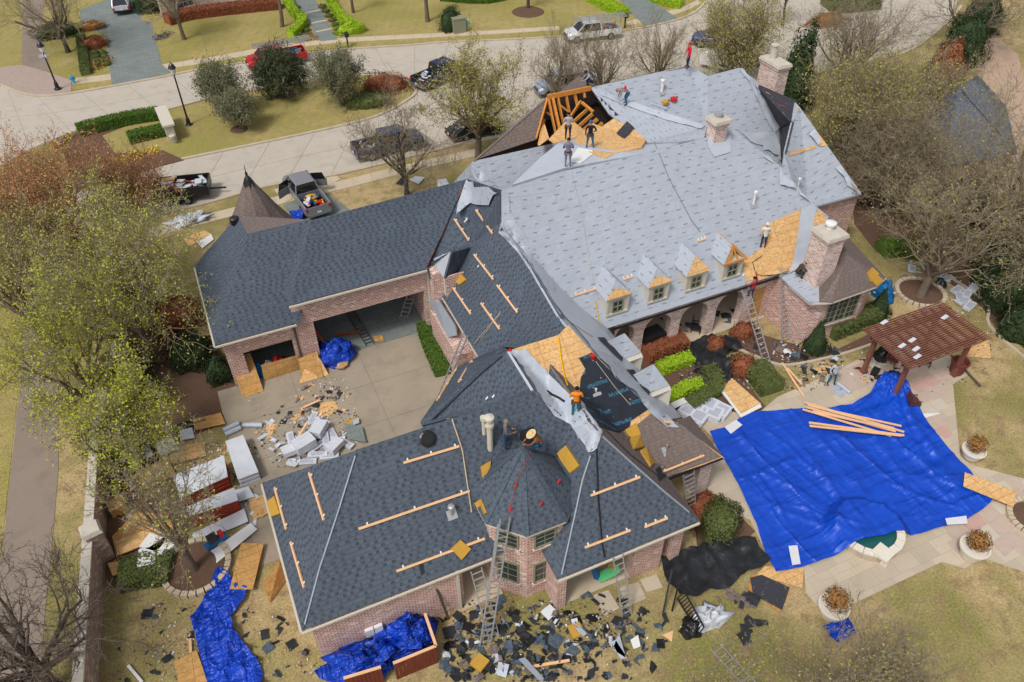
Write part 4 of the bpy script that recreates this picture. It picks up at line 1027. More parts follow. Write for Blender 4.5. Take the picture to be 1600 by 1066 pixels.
def tree(name, label, base, h, spread, trunk_h=.25, limbs=5, depth=4, seed=1, bark='bark', twig='twigg', leaf=None, nleaf=0, lsize=.065, lean=(0, 0), r0=None, up=.25, group=None, stems=1, cat='tree', kids=2, lspread=.3, ring=False):
    rr = random.Random(seed); S = [[], []]; tips = []
    r0 = r0 or h * .026
    def grow(p, d, L, r, lvl):
        ns = 4 if lvl < 2 else 3; q = p.copy(); dd = d.copy()
        for i in range(ns):
            j = .09 + .05 * lvl
            dd = dd + np.array([rr.gauss(0, j), rr.gauss(0, j), rr.gauss(0, j * .6) + up * .22]); dd /= np.linalg.norm(dd)
            q2 = q + dd * L / ns; ra, rb = r * (1 - .68 * i / ns), r * (1 - .68 * (i + 1) / ns)
            S[0 if lvl < 2 else 1].append((*q, *q2, max(ra, .011), max(rb, .009))); q = q2
            if lvl >= depth - 1: tips.append((q, lvl))
            if lvl < depth and (i >= 1 or lvl > 0):
                for _ in range(kids if i < ns - 1 else kids + 1):
                    if rr.random() < .22 + .05 * lvl: continue
                    a = rr.uniform(0, 2 * math.pi); t = rr.uniform(.35, .85)
                    pr = np.cross(dd, (math.cos(a), math.sin(a), .3)); pr /= np.linalg.norm(pr) + 1e-9
                    nd = dd * (1 - t * .5) + pr * t; nd /= np.linalg.norm(nd)
                    grow(q.copy(), nd, L * rr.uniform(.45, .72), rb * .66, lvl + 1)
    base = np.array(base, float)
    for s in range(stems):
        a0 = rr.uniform(0, 6.28); d = np.array([lean[0] + (stems > 1) * math.cos(a0) * .35, lean[1] + (stems > 1) * math.sin(a0) * .35, 1.0]); d /= np.linalg.norm(d)
        th = h * trunk_h; p = base + (np.array([math.cos(a0), math.sin(a0), 0]) * .18 * (stems > 1)); q = p.copy()
        for i in range(3):
            dd = d + np.array([rr.gauss(0, .06), rr.gauss(0, .06), 0]); q2 = q + dd * th / 3
            S[0].append((*q, *q2, r0 * (1.25 - .25 * i) if i == 0 else r0 * (1.05 - .08 * i), r0 * (1.05 - .08 * (i + 1)))); q = q2
        for k in range(limbs):
            a = a0 + 2 * math.pi * k / limbs + rr.uniform(-.4, .4); sp = spread / h * rr.uniform(.55, 1.1)
            nd = np.array([math.cos(a) * sp * 1.5, math.sin(a) * sp * 1.5, 1.0 * rr.uniform(.5, 1.1)]); nd /= np.linalg.norm(nd)
            grow(q - d * th * .1 * (k % 3), nd, math.hypot(h * (1 - trunk_h), spread) * .62, r0 * .62, 1)
        grow(q, d / np.linalg.norm(d), h * (1 - trunk_h) * .7, r0 * .7, 1)
    A0, A1 = np.array(S[0]), np.array(S[1])
    # fit the crown to the wanted height and radius
    allp = np.concatenate([A0[:, 3:6], A1[:, 3:6]]); H_ = np.percentile(allp[:, 2], 99.5) - base[2]; R_ = np.percentile(np.hypot(allp[:, 0] - base[0], allp[:, 1] - base[1]), 97)
    kz, kr = h / H_, spread / R_
    def fit(P, ax=0):
        P[:, ax:ax + 2] = base[:2] + (P[:, ax:ax + 2] - base[:2]) * kr; P[:, ax + 2] = base[2] + (P[:, ax + 2] - base[2]) * kz
    for A in (A0, A1): fit(A, 0); fit(A, 3)
    T = np.array([t[0] for t in tips]); fit(T, 0)
    root = thing(name, label, cat, tuple(base), 0, group)
    v, f = tubes(A0, 7); add_mesh('trunk', raw_mesh('trunk', v, f, [M[bark]], off=base, smooth=True), root)
    v, f = tubes(A1, 3); V_, F_, MI = [v], [f], [np.zeros(len(f), np.int32)]
    # fine twigs as slim blades at the tips
    nt_ = len(T); r = np.random.default_rng(seed); k = 2
    a = np.repeat(T, k, 0); d = r.normal(size=(len(a), 3)); d[:, 2] = np.abs(d[:, 2]) * .7; d /= np.linalg.norm(d, axis=1)[:, None]
    L = h * .024 * (.5 + r.random((len(a), 1))); s = np.cross(d, r.normal(size=d.shape)); s /= np.linalg.norm(s, axis=1)[:, None]; s *= .009
    q = np.stack([a - s, a + s, a + d * L + s * .3, a + d * L - s * .3], 1).reshape(-1, 3); o = len(v)
    V_.append(q); F_.append(np.arange(len(q)).reshape(-1, 4) + o); MI.append(np.zeros(len(a), np.int32)); o += len(q)
    if leaf and nleaf:
        sel = r.random(nt_) < .5; T2 = T[sel]; k = max(1, int(round(nleaf / max(len(T2), 1)))); C = np.repeat(T2, k, 0)[:int(nleaf * 1.3)]; C = C + r.normal(size=C.shape) * lspread
        q = leaf_quads(C, None, lsize, seed); V_.append(q); F_.append(np.arange(len(q)).reshape(-1, 4) + o); MI.append(np.ones(len(C), np.int32))
    me = raw_mesh('crown', np.concatenate(V_), np.concatenate(F_), [M[twig], M[leaf] if leaf else M[twig]], np.concatenate(MI), off=base)
    add_mesh('crown', me, root)
    return root
def shrub(name, label, c, rx, ry, h, mat, seed=1, n=None, ls=.07, cat='shrub', group=None, rz=0, sq=2.0, inner=True, cone=False):
    "dense bush: leaf cards through the outer shell of a lumpy (super)ellipsoid, woody stems inside"
    r = np.random.default_rng(seed); n = n or int(420 * (rx * ry + (rx + ry) * h) ** 1.0) + 150; n = min(n, 9000)
    u = r.normal(size=(n, 3)); u[:, 2] = np.abs(u[:, 2]) * 1.0; u /= np.linalg.norm(u, axis=1)[:, None]
    if sq > 2: u = u / (np.abs(u) ** sq).sum(1)[:, None] ** (1 / sq)
    lump = 1 + (.1 if sq > 2 else .2) * np.sin(u[:, 0] * 5 + seed) * np.cos(u[:, 1] * 6 + seed) + .08 * np.sin(u[:, 2] * 9 + seed * 2)
    rad = (.84 + .2 * r.random(n)) * lump; P = u * rad[:, None]
    if cone: k = 1 - P[:, 2] * .75; P[:, 0] *= k; P[:, 1] *= k
    P = P * np.array([rx, ry, h]); cr, sr = math.cos(rz), math.sin(rz)
    P = np.stack([P[:, 0] * cr - P[:, 1] * sr, P[:, 0] * sr + P[:, 1] * cr, P[:, 2]], 1) + np.array(c)
    Nn = P - (np.array(c) + (0, 0, h * .3)); Nn /= np.linalg.norm(Nn, axis=1)[:, None] + 1e-9
    q = leaf_quads(P, Nn, ls, seed); root = thing(name, label, cat, tuple(c), 0, group)
    add_mesh('foliage', raw_mesh('foliage', q, np.arange(len(q)).reshape(-1, 4), [M[mat]], off=c), root)
    core = MB(); prof = [(.7, 0), (.74, .3), (.66, .6), (.42, .78), (.1, .84)] if not cone else [(.85, 0), (.6, .35), (.35, .65), (.05, .9)]
    if inner:
        core.lathe((0, 0, 0), [(a, b * h) for a, b in prof], 12)
        core.v = [(c[0] + (x * rx * cr - y * ry * sr), c[1] + (x * rx * sr + y * ry * cr), c[2] + z) for x, y, z in core.v]
        obj('inner_growth', core, M[mat], parent=root)
    else:
        for k in range(7):
            a = k * .9; core.tube([c, (c[0] + math.cos(a) * rx * .6, c[1] + math.sin(a) * ry * .6, c[2] + h * .8)], [.02, .008], 4)
        obj('stems', core, M['barkd'], parent=root)
    return root
def hedge(name, label, pts, h, mat, seed=1, ls=.07, w=None, world=False, cat='hedge', dens=210, group=None):
    "clipped hedge along a line of ground points (photo pixels), width w"
    P = [np.array(p[:2]) for p in (pts if world else g2(pxsmooth(pts, 3)))]; r = np.random.default_rng(seed); C, Nn = [], []
    core = MB(); vs = []
    for i, p in enumerate(P):
        d = P[min(i + 1, len(P) - 1)] - P[max(i - 1, 0)]; d = d / (np.linalg.norm(d) + 1e-9); nn = np.array([-d[1], d[0]])
        k = w / 2 - .06
        vs += [(*(p - nn * k), 0), (*(p - nn * k * .95), h - .07), (*(p + nn * k * .95), h - .07), (*(p + nn * k), 0)]
        if i < len(P) - 1:
            L = np.linalg.norm(P[i + 1] - p); m = int(dens * L * (w + 2 * h)) + 2; t = r.random(m); s = r.random(m) * (w + 2 * h)
            q = p + (P[i + 1] - p) * t[:, None]; lat = np.where(s < h, -w / 2, np.where(s > h + w, w / 2, s - h - w / 2)); z = np.where(s < h, s, np.where(s > h + w, w + 2 * h - s, h))
            z = z + r.normal(size=m) * .025; lat = lat + r.normal(size=m) * .03
            C.append(np.concatenate([q + nn * lat[:, None], z[:, None]], 1)); Nn.append(np.stack([np.where(s < h, -nn[0], np.where(s > h + w, nn[0], 0)), np.where(s < h, -nn[1], np.where(s > h + w, nn[1], 0)), np.where((s >= h) & (s <= h + w), 1.0, 0.1)], 1))
    fs = []
    for i in range(len(P) - 1):
        o = i * 4
        for a in range(3): fs.append((o + a, o + 4 + a, o + 5 + a, o + 1 + a))
    k = (len(P) - 1) * 4; fs += [(0, 1, 2, 3), (k + 3, k + 2, k + 1, k)]
    C = np.concatenate(C); Nn = np.concatenate(Nn); base = (*P[len(P) // 2], 0); root = thing(name, label, cat, base, 0, group)
    q = leaf_quads(C, Nn, ls, seed, .7); add_mesh('foliage', raw_mesh('foliage', q, np.arange(len(q)).reshape(-1, 4), [M[mat]], off=base), root)
    obj('inner_growth', core.add(vs, fs), M[mat], parent=root); return root

# ---------------------------------------------------------------- trees
big = dict(depth=4, kids=2)
tree('budding_tree', 'tall many stemmed tree with yellow green buds left of the garage', G(236, 560), 11.5, 6.0, .12, 5, seed=11, twig='twigg', leaf='leafy', nleaf=11000, lsize=.06, stems=1, lspread=.2, kids=2, depth=4)
tree('budding_tree', 'wide tree with yellow green buds beside the alley wall', G(150, 640), 9.5, 5.0, .14, 5, seed=12, leaf='leafy2', nleaf=13000, lsize=.062, stems=1, lspread=.2, kids=2)
tree('budding_tree', 'smaller yellow green tree over the stacked materials', G(205, 745), 6.6, 3.2, .16, 4, seed=13, leaf='leafy2', nleaf=7500, lsize=.062, lspread=.2, kids=2)
tree('budding_tree', 'upper yellow green tree near the street sidewalk', G(205, 478), 9.2, 5.0, .15, 5, seed=14, leaf='leafy', nleaf=10800, lsize=.06, stems=1, lspread=.2, kids=2)
tree('budding_tree', 'olive and yellow tree at the left edge above the alley', G(60, 520), 9.5, 5.2, .15, 5, seed=141, leaf='leafo', nleaf=7000, lsize=.075, lspread=.2, kids=2)
tree('rust_tree', 'rust coloured budding tree beside the street', G(110, 395), 8.5, 6.0, .12, 5, seed=15, twig='twigw', leaf='leafr', nleaf=9000, lsize=.065, stems=2, lspread=.2, kids=2)
tree('rust_tree', 'reddish tree at the left edge behind the yellow green trees', G(20, 430), 8.5, 5.2, .12, 5, seed=16, twig='twigw', leaf='leafr', nleaf=7000, lsize=.065, stems=2, lspread=.2, kids=2)
tree('rust_tree', 'low rust coloured tree beside the garden wall of the median', G(215, 330), 5.0, 3.2, .12, 5, seed=17, twig='twigw', leaf='leafr', nleaf=3000, lsize=.06, stems=3, lspread=.2)
tree('bare_tree', 'budding tree growing in the round brick ring by the blue tarp', G(306, 893), 8.0, 3.3, .26, 4, seed=21, leaf='leafy', nleaf=900, lsize=.06, lean=(-.05, .12), twig='twigg', lspread=.15)
tree('bare_tree', 'large leafless tree in the lower left corner', G(88, 1075), 9.0, 4.3, .2, 6, seed=22, bark='barkd', twig='twigd', kids=2, lean=(-.12, .1), r0=.26)
tree('street_tree', 'leafless tree over the paved path in the top left corner', G(107, 82), 9.5, 6.5, .25, 6, seed=23, bark='barkd', twig='twigg', lean=(-.1, 0), r0=.24)
tree('street_tree', 'leafless tree left of the neighbouring brick house', G(288, 62), 9.5, 4.0, .3, 5, seed=24, bark='bark', twig='twigg', lean=(-.06, .05), r0=.2)
tree('street_tree', 'straight grey trunk beside the curved hedge', G(441, 42), 9.0, 3.5, .6, 4, seed=25, depth=3, r0=.2)
tree('street_tree', 'straight grey trunk near the utility box', G(668, 34), 9.0, 3.5, .6, 4, seed=26, depth=3, r0=.22)
tree('street_tree', 'slim trunk at the top of the front lawns', G(552, 20), 8.0, 2.5, .6, 4, seed=27, depth=3, r0=.16)
tree('street_tree', 'dark trunk standing in a mulch ring at the top', G(825, 14), 7.0, 2.5, .5, 4, seed=28, depth=3, bark='barkd', r0=.18)
o_ = dict(twig='twigg', leaf='leafg', lsize=.085, lspread=.22, group='round trees on the median lawn')
tree('median_tree', 'grey green tree at the left of the median lawn', G(352, 183), 5.2, 2.4, .2, 6, seed=31, nleaf=8000, stems=2, **o_)
tree('median_tree', 'smallest grey green tree on the median lawn, in front', G(374, 204), 3.9, 1.9, .25, 5, seed=32, nleaf=5000, stems=3, **o_)
o2 = dict(o_); o2['leaf'] = 'leafd'
tree('median_tree', 'dark evergreen tree in a mulch ring on the median lawn', G(446, 150), 4.6, 2.7, .2, 6, seed=33, nleaf=13000, stems=2, **o2)
tree('median_tree', 'grey green tree at the right of the median lawn', G(536, 166), 5.6, 2.5, .2, 6, seed=34, nleaf=8500, stems=2, **o_)
tree('street_tree', 'pale green budding tree beside the black sedan', G(748, 246), 9.6, 4.4, .28, 6, seed=41, leaf='leafo', nleaf=12000, lsize=.075, lspread=.2, kids=2, r0=.27)
tree('street_tree', 'leafless tree in front of the blue pickup', G(636, 305), 9.0, 5.0, .3, 6, seed=42, bark='barkd', twig='twigg', r0=.2)
tree('street_tree', 'brown twiggy tree behind the open roof frame', G(872, 172), 8.0, 3.5, .12, 6, seed=43, twig='twigg', stems=1, leaf='leafo', nleaf=600, lsize=.05)
tree('street_tree', 'brown twiggy tree below the white ladder truck', G(938, 158), 7.6, 3.3, .12, 6, seed=44, twig='twigg', stems=1, leaf='leafo', nleaf=600, lsize=.05)
tree('street_tree', 'brown twiggy tree left of the red shirted roofer', G(1026, 140), 7.6, 3.4, .12, 6, seed=45, twig='twigg', stems=1, leaf='leafo', nleaf=900, lsize=.05)
tree('street_tree', 'olive green tree in front of the driveway trucks', G(1140, 125), 9.0, 5.6, .14, 6, seed=46, leaf='leafo', nleaf=11000, lsize=.08, stems=2, kids=2)
tree('street_tree', 'large spreading leafless tree behind the rear chimney', G(1322, 135), 9.0, 6.4, .16, 6, seed=47, bark='barkd', twig='twigg', stems=2)
tree('street_tree', 'slim bare trunk on the planted island', G(1222, 40), 7, 2.6, .4, 4, seed=48, depth=3, bark='barkd', r0=.14)
tree('street_tree', 'leafless tree over the upper right corner', G(1500, 70), 8, 6.0, .25, 6, seed=49, bark='barkd', r0=.2)
tree('side_tree', 'olive budding tree between house and side path', G(1325, 265), 9.8, 5.6, .12, 6, seed=51, leaf='leafo', nleaf=13000, lsize=.08, stems=3, kids=2)
tree('side_tree', 'dense grey brown twiggy tree behind the right wing', G(1372, 330), 9.0, 5.0, .12, 6, seed=52, leaf='leafo', nleaf=1800, lsize=.06, stems=3, kids=2, twig='twigg')
tree('side_tree', 'brown olive tree over the dark shrubs', G(1425, 225), 8.4, 4.9, .14, 6, seed=53, leaf='leafo', nleaf=4200, lsize=.08, stems=2, kids=2)
tree('side_tree', 'huge grey leafless tree at the right edge', G(1560, 395), 12.5, 7.4, .16, 6, seed=54, bark='bark', twig='twigg', kids=2, stems=2, leaf='leafo', nleaf=1800, lsize=.06)
tree('side_tree', 'spreading oak with thin olive leaves in the round mulch bed', G(1437, 466), 9.8, 5.6, .26, 6, seed=55, bark='bark', twig='twigg', kids=2, leaf='leafo', nleaf=3000, lsize=.06, lean=(.12, .12), r0=.3)
tree('side_tree', 'grey tree behind the pergola by the dark evergreens', G(1590, 470), 9.0, 5.4, .2, 6, seed=56, kids=2, leaf='leafo', nleaf=2600, lsize=.06)
tree('lawn_tree', 'thin olive treetop at the bottom of the lawn', G(1330, 1150), 6.2, 3.6, .2, 6, seed=61, leaf='leafo', nleaf=2600, lsize=.05, bark='barkd', stems=2)
tree('lawn_tree', 'sparse olive treetop at the bottom edge by the toppled fence', G(1100, 1175), 6.4, 3.0, .2, 6, seed=62, leaf='leafo', nleaf=1200, lsize=.045, bark='barkd', kids=1)
for k, (px, py, s, hh) in enumerate([(1500, 92, 2.3, 4.6), (1528, 52, 2.0, 4.6), (1474, 118, 1.7, 3.0)]):
    shrub('holly', ['broad dark green holly beside the brown path', 'tall dark green holly nearest the street', 'low brown green shrub left of the hollies'][k], G(px, py), s, s, hh, 'leafd' if k < 2 else 'rusth', 70 + k, 6500, .11, sq=2)
shrub('conifer', 'dark conifer standing behind the rear chimney', G(1236, 168), 1.7, 1.7, 6.6, 'leafd', 75, 5000, .14, cat='tree', cone=False)
for k, (px, py, s, hh) in enumerate([(1575, 470, 2.3, 3.0), (1600, 520, 1.8, 2.2), (1556, 430, 1.8, 2.4), (1500, 340, 2.6, 3.2), (1590, 380, 2.6, 3.4)]):
    shrub('evergreen_shrub', ['dark evergreen shrub right of the shingle bundles', 'dark evergreen shrub at the right edge by the bed edging', 'dark evergreen shrub behind the spreading oak', 'large shaded shrub inside the bare trees', 'dark shrub at the right edge under the grey tree'][k], G(px, py), s, s, hh, 'leafd', 80 + k, 4500, .1)
for k, (px, py) in enumerate([(1305, 300), (1345, 215), (1400, 175), (1450, 190)]):
    shrub('undergrowth', ['brown undergrowth beside the right wing', 'olive undergrowth under the side trees', 'rust coloured undergrowth by the street', 'olive undergrowth near the neighbouring roof'][k], G(px, py), 2.3, 2.3, 1.9, ['rusth', 'oliveh', 'rusth', 'oliveh'][k], 90 + k, 3500, .1)
for k, (px, py, s, hh, mt) in enumerate([(300, 560, 1.6, 1.5, 'leafd'), (280, 500, 1.8, 1.3, 'rusth'), (345, 590, .8, 1.6, 'leafd'), (190, 700, 1.9, 2.2, 'oliveh'), (200, 600, 1.6, 1.8, 'leafd')]):
    shrub('bed_shrub', ['dark shrub left of the low garage bay', 'brown shrub behind the budding tree', 'dark narrow shrub at the garage corner', 'yellowish shrub beside the alley wall', 'shaded green shrub under the budding trees'][k], G(px, py), s, s, hh, mt, 100 + k, 3000, .08)

# ---------------------------------------------------------------- hedges and garden shrubs
hedge('courtyard_hedge', 'dark green clipped hedge along the courtyard wall', [(664, 512), (676, 548), (694, 588)], .6, 'hedge', 1, w=1.0)
hedge('median_hedge', 'long clipped hedge by the street at the garden wall', [(125, 213), (170, 201), (212, 192), (252, 186)], 1.0, 'hedge', 2, w=1.2)
hedge('median_hedge', 'short clipped hedge inside the median bed', [(203, 224), (232, 217), (260, 211)], .9, 'hedge', 3, w=1.2)
hedge('entry_hedge', 'curved yellow green hedge left of the entrance path', [(446, -5), (458, 22), (475, 40), (455, 62)], .9, 'limeh', 4, w=.9)
hedge('entry_hedge', 'curved yellow green hedge right of the entrance path', [(512, -5), (528, 25), (545, 42), (566, 52)], .9, 'limeh', 5, w=.9)
hedge('lawn_hedge', 'green hedge at the top centre lawn', [(690, 0), (760, 4), (810, -8)], .9, 'hedge', 6, w=1.1)
hedge('lawn_hedge', 'clipped diagonal hedge left of the grey driveway at the top', [(925, 0), (950, 14), (975, 25)], .8, 'limeh', 7, w=1.6)
hedge('lawn_hedge', 'clipped hedge right of the grey driveway at the top', [(1020, 0), (1045, 8), (1065, 12)], .8, 'limeh', 8, w=1.5)
hedge('drive_hedge', 'thin light green hedge left of the flower bed', [(128, 62), (132, 90), (136, 118)], .6, 'oliveh', 9, w=.9)
hedge('window_hedge', 'long clipped hedge under the bay window', [(1292, 524), (1325, 512), (1364, 498)], .9, 'oliveh', 10, w=1.3)
hedge('patio_hedge', 'dark clipped hedge in front of the ladder', [(1176, 578), (1192, 600), (1206, 616)], .8, 'oliveh', 11, w=1.5)
hedge('patio_hedge', 'olive hedge wrapping the lime shrubs, lower corner', [(1075, 640), (1105, 622), (1118, 605), (1105, 580)], .6, 'oliveh', 12, w=.9)
hedge('lime_hedge', 'lime green row of shrubs nearest the small white board', [(1048, 628), (1072, 612), (1096, 606)], .6, 'limeh', 13, w=.75)
hedge('lime_hedge', 'lime green row of shrubs beside the brown hedge', [(1030, 582), (1055, 572), (1080, 564)], .55, 'limeh', 14, w=.8)
hedge('brown_hedge', 'rust brown dormant hedge in front of the arcade', [(1006, 562), (1040, 548), (1068, 540)], .9, 'rusth', 15, w=1.2)
hedge('side_hedge', 'bright green curved hedge beside the spreading oak', [(1374, 396), (1400, 394), (1430, 398), (1455, 404)], .9, 'hedge', 16, w=1.4)
hedge('round_hedge', 'oval clipped hedge on the island at the top right', [(1290, 14), (1325, 12), (1362, 8)], 1.1, 'oliveh', 17, w=3.4)
hedge('wall_hedge', 'low dark hedge at the foot of the alley wall', [(190, 905), (225, 897), (270, 892)], .6, 'oliveh', 18, w=1.6)
hedge('side_hedge', 'green hedge at the right edge behind the bed edging', [(1532, 442), (1556, 468), (1570, 492)], .7, 'hedge', 19, w=1.0)
hedge('red_hedge', 'row of dark red shrubs along the neighbouring house', [(262, 38), (300, 28), (380, 18), (440, 12)], 1.0, 'rusth', 20, w=1.6)
for args in (('round_shrub', 'round olive shrub at the foot of the front wing', (1122, 822), 1.35, 1.0, 1.3, 'oliveh', .6), ('cone_shrub', 'dark green cone shaped shrub left of the bay window', (1272, 545), .85, .85, 2.0, 'leafd', 0),
             ('cone_shrub', 'dark green shrub at the right end of the bay', (1370, 492), .8, .8, 1.9, 'leafd', 0), ('brown_shrub', 'rust brown round shrub at the ladder foot', (1160, 580), .9, .8, 1.1, 'rusth', 0),
             ('brown_shrub', 'rust brown shrub between black scraps and arcade', (1118, 545), .65, .6, .9, 'rusth', 0), ('brown_shrub', 'rust brown shrub by the last arcade pier', (1160, 522), 1.0, .7, .8, 'rusth', 0),
             ('brown_shrub', 'half hidden brown shrub below the right porch', (1098, 800), 1.3, .9, .7, 'rusth', .5), ('ball_shrub', 'dark green ball hedge right of the white car', (236, 14), 2.2, 2.0, 2.2, 'leafd', 0),
             ('median_shrub', 'rust red shrub at the tip of the median', (602, 140), 2.7, 1.5, 1.5, 'rusth', -.3), ('median_shrub', 'olive shrub at the tip of the median', (575, 165), 2.4, 1.3, 1.2, 'oliveh', -.3),
             ('lawn_shrub', 'tall dark green bush next to the utility box', (706, 46), 1.6, 1.3, 2.4, 'leafd', 0), ('lawn_shrub', 'round green and brown hedge near the left mailbox', (547, 50), 1.9, 1.2, 1.0, 'limeh', 0),
             ('path_shrub', 'dark shrub mass beneath the top left tree', (90, 55), 2.6, 1.8, 1.3, 'leafd', 0), ('path_shrub', 'dark red shrub in the bed beside the slate driveway', (148, 72), 1.6, 1.3, .9, 'rusth', 0),
             ('path_shrub', 'grey shrub at the top of the slate driveway', (147, 45), 1.5, .9, .9, 'bronzeh', 0), ('island_shrub', 'tan ornamental grass mound on the island', (1292, 36), 2.6, 1.6, .9, 'bronzeh', 0)):
    shrub(args[0], args[1], G(*args[2]), args[3], args[4], args[5], args[6], len(args[1]) + args[2][0], None, .075, rz=args[7], sq=2.6 if args[0] == 'round_shrub' else 2, cone=args[0] == 'cone_shrub')
for k in range(4):
    for j in range(2): shrub('bed_plant', 'small round green plant in the bed by the slate driveway', G(150 + j * 12 + k * 2, 84 + k * 6), .45, .45, .45, 'oliveh', 300 + k * 2 + j, 220, .06, cat='plant', group='small round plants in the driveway bed')
for k in range(7):
    for s_i, (x, y) in enumerate(((468 + k * 3, 14 + k * 7), (506 + k * 5, 12 + k * 7))):
        shrub('bed_plant', ['small dark plant on the left side of the entrance path', 'small dark plant on the right side of the entrance path'][s_i], G(x - 4 if s_i == 0 else x - 2, y), .55, .5, .4, 'oliveh', 330 + k * 2 + s_i, 260, .06, cat='plant', group=['plants on the left side of the entrance path', 'plants on the right side of the entrance path'][s_i])
# loose flowers: nobody could count them
def flowers(px0, py0, px1, py1, n, cols, seed, hgt=.3, lab='flowers'):
    r = np.random.default_rng(seed); P = np.array([G(px0 + (px1 - px0) * a + r.normal() * 3, py0 + (py1 - py0) * a + r.normal() * 2.5) for a in r.random(n)]); P[:, 2] = .12 + r.random(n) * hgt
    q = leaf_quads(P, np.tile([0, 0, 1.0], (n, 1)), .11, seed); o = add_mesh('flower_bed', raw_mesh('flower_bed', q, np.arange(len(q)).reshape(-1, 4), [M[c] for c in cols], r.integers(0, len(cols), n).astype(np.int32)))
    o['kind'] = 'stuff'; tag(o, lab, 'flowers')
M['petal_y'] = plain('yellow petals', lin(236, 208, 40), .7); M['petal_p'] = plain('purple petals', lin(120, 96, 160), .7); M['petal_o'] = plain('orange petals', lin(190, 110, 50), .7); M['petal_g'] = plain('flower leaves', lin(90, 104, 50), .8)
flowers(85, 232, 112, 215, 260, ['petal_y', 'petal_p', 'petal_g'], 1, lab='yellow and purple flowers at the end of the median hedge')
flowers(175, 258, 246, 238, 420, ['petal_y', 'petal_g', 'petal_y'], 2, lab='yellow flowers in the median bed')
flowers(242, 62, 268, 54, 200, ['petal_p', 'petal_g'], 3, lab='purple flowers below the dark ball hedge')
flowers(146, 110, 174, 95, 260, ['petal_o', 'petal_g'], 4, lab='orange flowers in the bed by the slate driveway')
flowers(463, 64, 495, 60, 160, ['petal_o', 'petal_g', 'petal_p'], 5, lab='orange flowers at the foot of the entrance path')
# ================================================================ SITE OBJECTS
def gdir(a, b):
    A, B = G(*a), G(*b); return math.atan2(B[1] - A[1], B[0] - A[0])
# --- alley wall, garden wall, neighbouring houses
wt = thing('boundary_wall', 'long brown brick wall with pale stone coping beside the alley', 'wall', G(160, 900))
A_, B_, C_, D_ = V(*G(173, 720)), V(*G(155, 1100)), V(*G(188, 620)), V(*G(215, 520))
for a, b in ((A_, B_), (C_, A_), (D_, C_)):
    d_ = (b - a) / np.linalg.norm(b - a); nn = np.array([d_[1], -d_[0], 0]);  nn = nn if nn[0] < 0 else -nn
    mb = MB().bar(a + nn * .22 + (0, 0, .85), b + nn * .22 + (0, 0, .85), .34, 1.7); obj('wall_panel', mb, M['wallb'] if 'wallb' in M else M.setdefault('wallb', brickwall('brown garden brick', lin(140, 112, 98), lin(160, 134, 120), lin(176, 160, 148))), parent=wt)
    n_ = max(1, int(np.linalg.norm(b - a) / 1.2))
    for i in range(n_):
        p, q = a + (b - a) * i / n_, a + (b - a) * (i + 1) / n_
        obj('coping_stone', MB().bar(p + nn * .22 + d_ * .01 + (0, 0, 1.77), q + nn * .22 - d_ * .01 + (0, 0, 1.77), .44, .12), M['stonecap'], parent=wt)
pp = V(*G(170, 868)) + (-.1, 0, 0)
pl = obj('pillar', MB().box(tuple(pp + (0, 0, 1.05)), (.7, .7, 2.0), .2), M['wallb'], parent=wt); obj('pillar_cap', MB().box(tuple(pp + (0, 0, 2.2)), (.9, .9, .2), .2, .8), M['stonecap'], parent=pl)
gw = thing('garden_wall', 'short stone garden wall with pale cap at the end of the median hedges', 'wall', G(268, 212))
p0, p1 = V(*G(260, 196)), V(*G(272, 224))
obj('wall_panel', MB().bar(p0 + (0, 0, .8), p1 + (0, 0, .8), .7, 1.6), M['stonecap'], parent=gw); dd = (p1 - p0) / np.linalg.norm(p1 - p0)
obj('wall_cap', MB().bar(p0 - dd * .15 + (0, 0, 1.68), p1 + dd * .15 + (0, 0, 1.68), 1.0, .16), M['cream'], parent=gw)
obj('urn', MB().lathe(tuple(p1 + dd * .36 + (0, 0, .5)), [(.12, 0), (.24, .15), (.28, .4), (.2, .45)], 10), M['stonecap'], parent=gw)
nh = thing('neighbour_house', 'pale brick house at the top edge behind red shrubs', 'house', G(300, 15))
a, b, c = V(*G(256, 34)), V(*G(332, 14)), V(*G(352, 10)); d_ = V(*G(480, -14))
for i, (p, q) in enumerate(((a, b), (b, c), (c, d_))): obj('wall', MB().bar(p + (0, 0, 2.4), q + (0, 0, 2.4), .3, 4.8), M['brick2'], parent=nh)
t1, t2 = V(*G(281, 26)), V(*G(306, 18)); ang_ = math.atan2(b[1] - a[1], b[0] - a[0]) - math.pi / 2
mid = (a + b) / 2; window(nh, (mid[0] + .16 * math.cos(ang_), mid[1] + .16 * math.sin(ang_), 2.1), 1.8, 2.2, ang_, 3, 4, 'cream')
mid = (c * .6 + d_ * .4); window(nh, (mid[0] + .16 * math.cos(ang_), mid[1] + .16 * math.sin(ang_), 2.1), 1.6, 2.0, ang_, 3, 4, 'cream')
n2 = thing('neighbour_roof', 'grey blue shingled hip roof of the next house behind bare trees', 'house', G(1500, 300))
ridge0, ridge1 = G(1528, 117, 6.5), G(1500, 138, 6.5); M['roofgrey'] = shingle('grey blue neighbour shingles', lin(104, 110, 122), lin(84, 90, 102), lin(122, 128, 138))
cs = [G(1425, 185, 3), G(1470, 260, 3), G(1590, 240, 3), G(1572, 165, 3)]
for f in ((0, 1, 'r1'), (1, 2, 'r1'), (2, 3, 'r0'), (3, 0, 'r0')):
    q = [cs[f[0]], cs[f[1]], {'r0': ridge0, 'r1': ridge1}[f[2]]] + ([ridge1] if f[2] == 'r0' and f[0] == 3 else []) + ([ridge0] if f[2] == 'r1' and f[0] == 1 else [])
    obj('roof_slope', MB().slab(q, .12), M['roofgrey'], parent=n2)
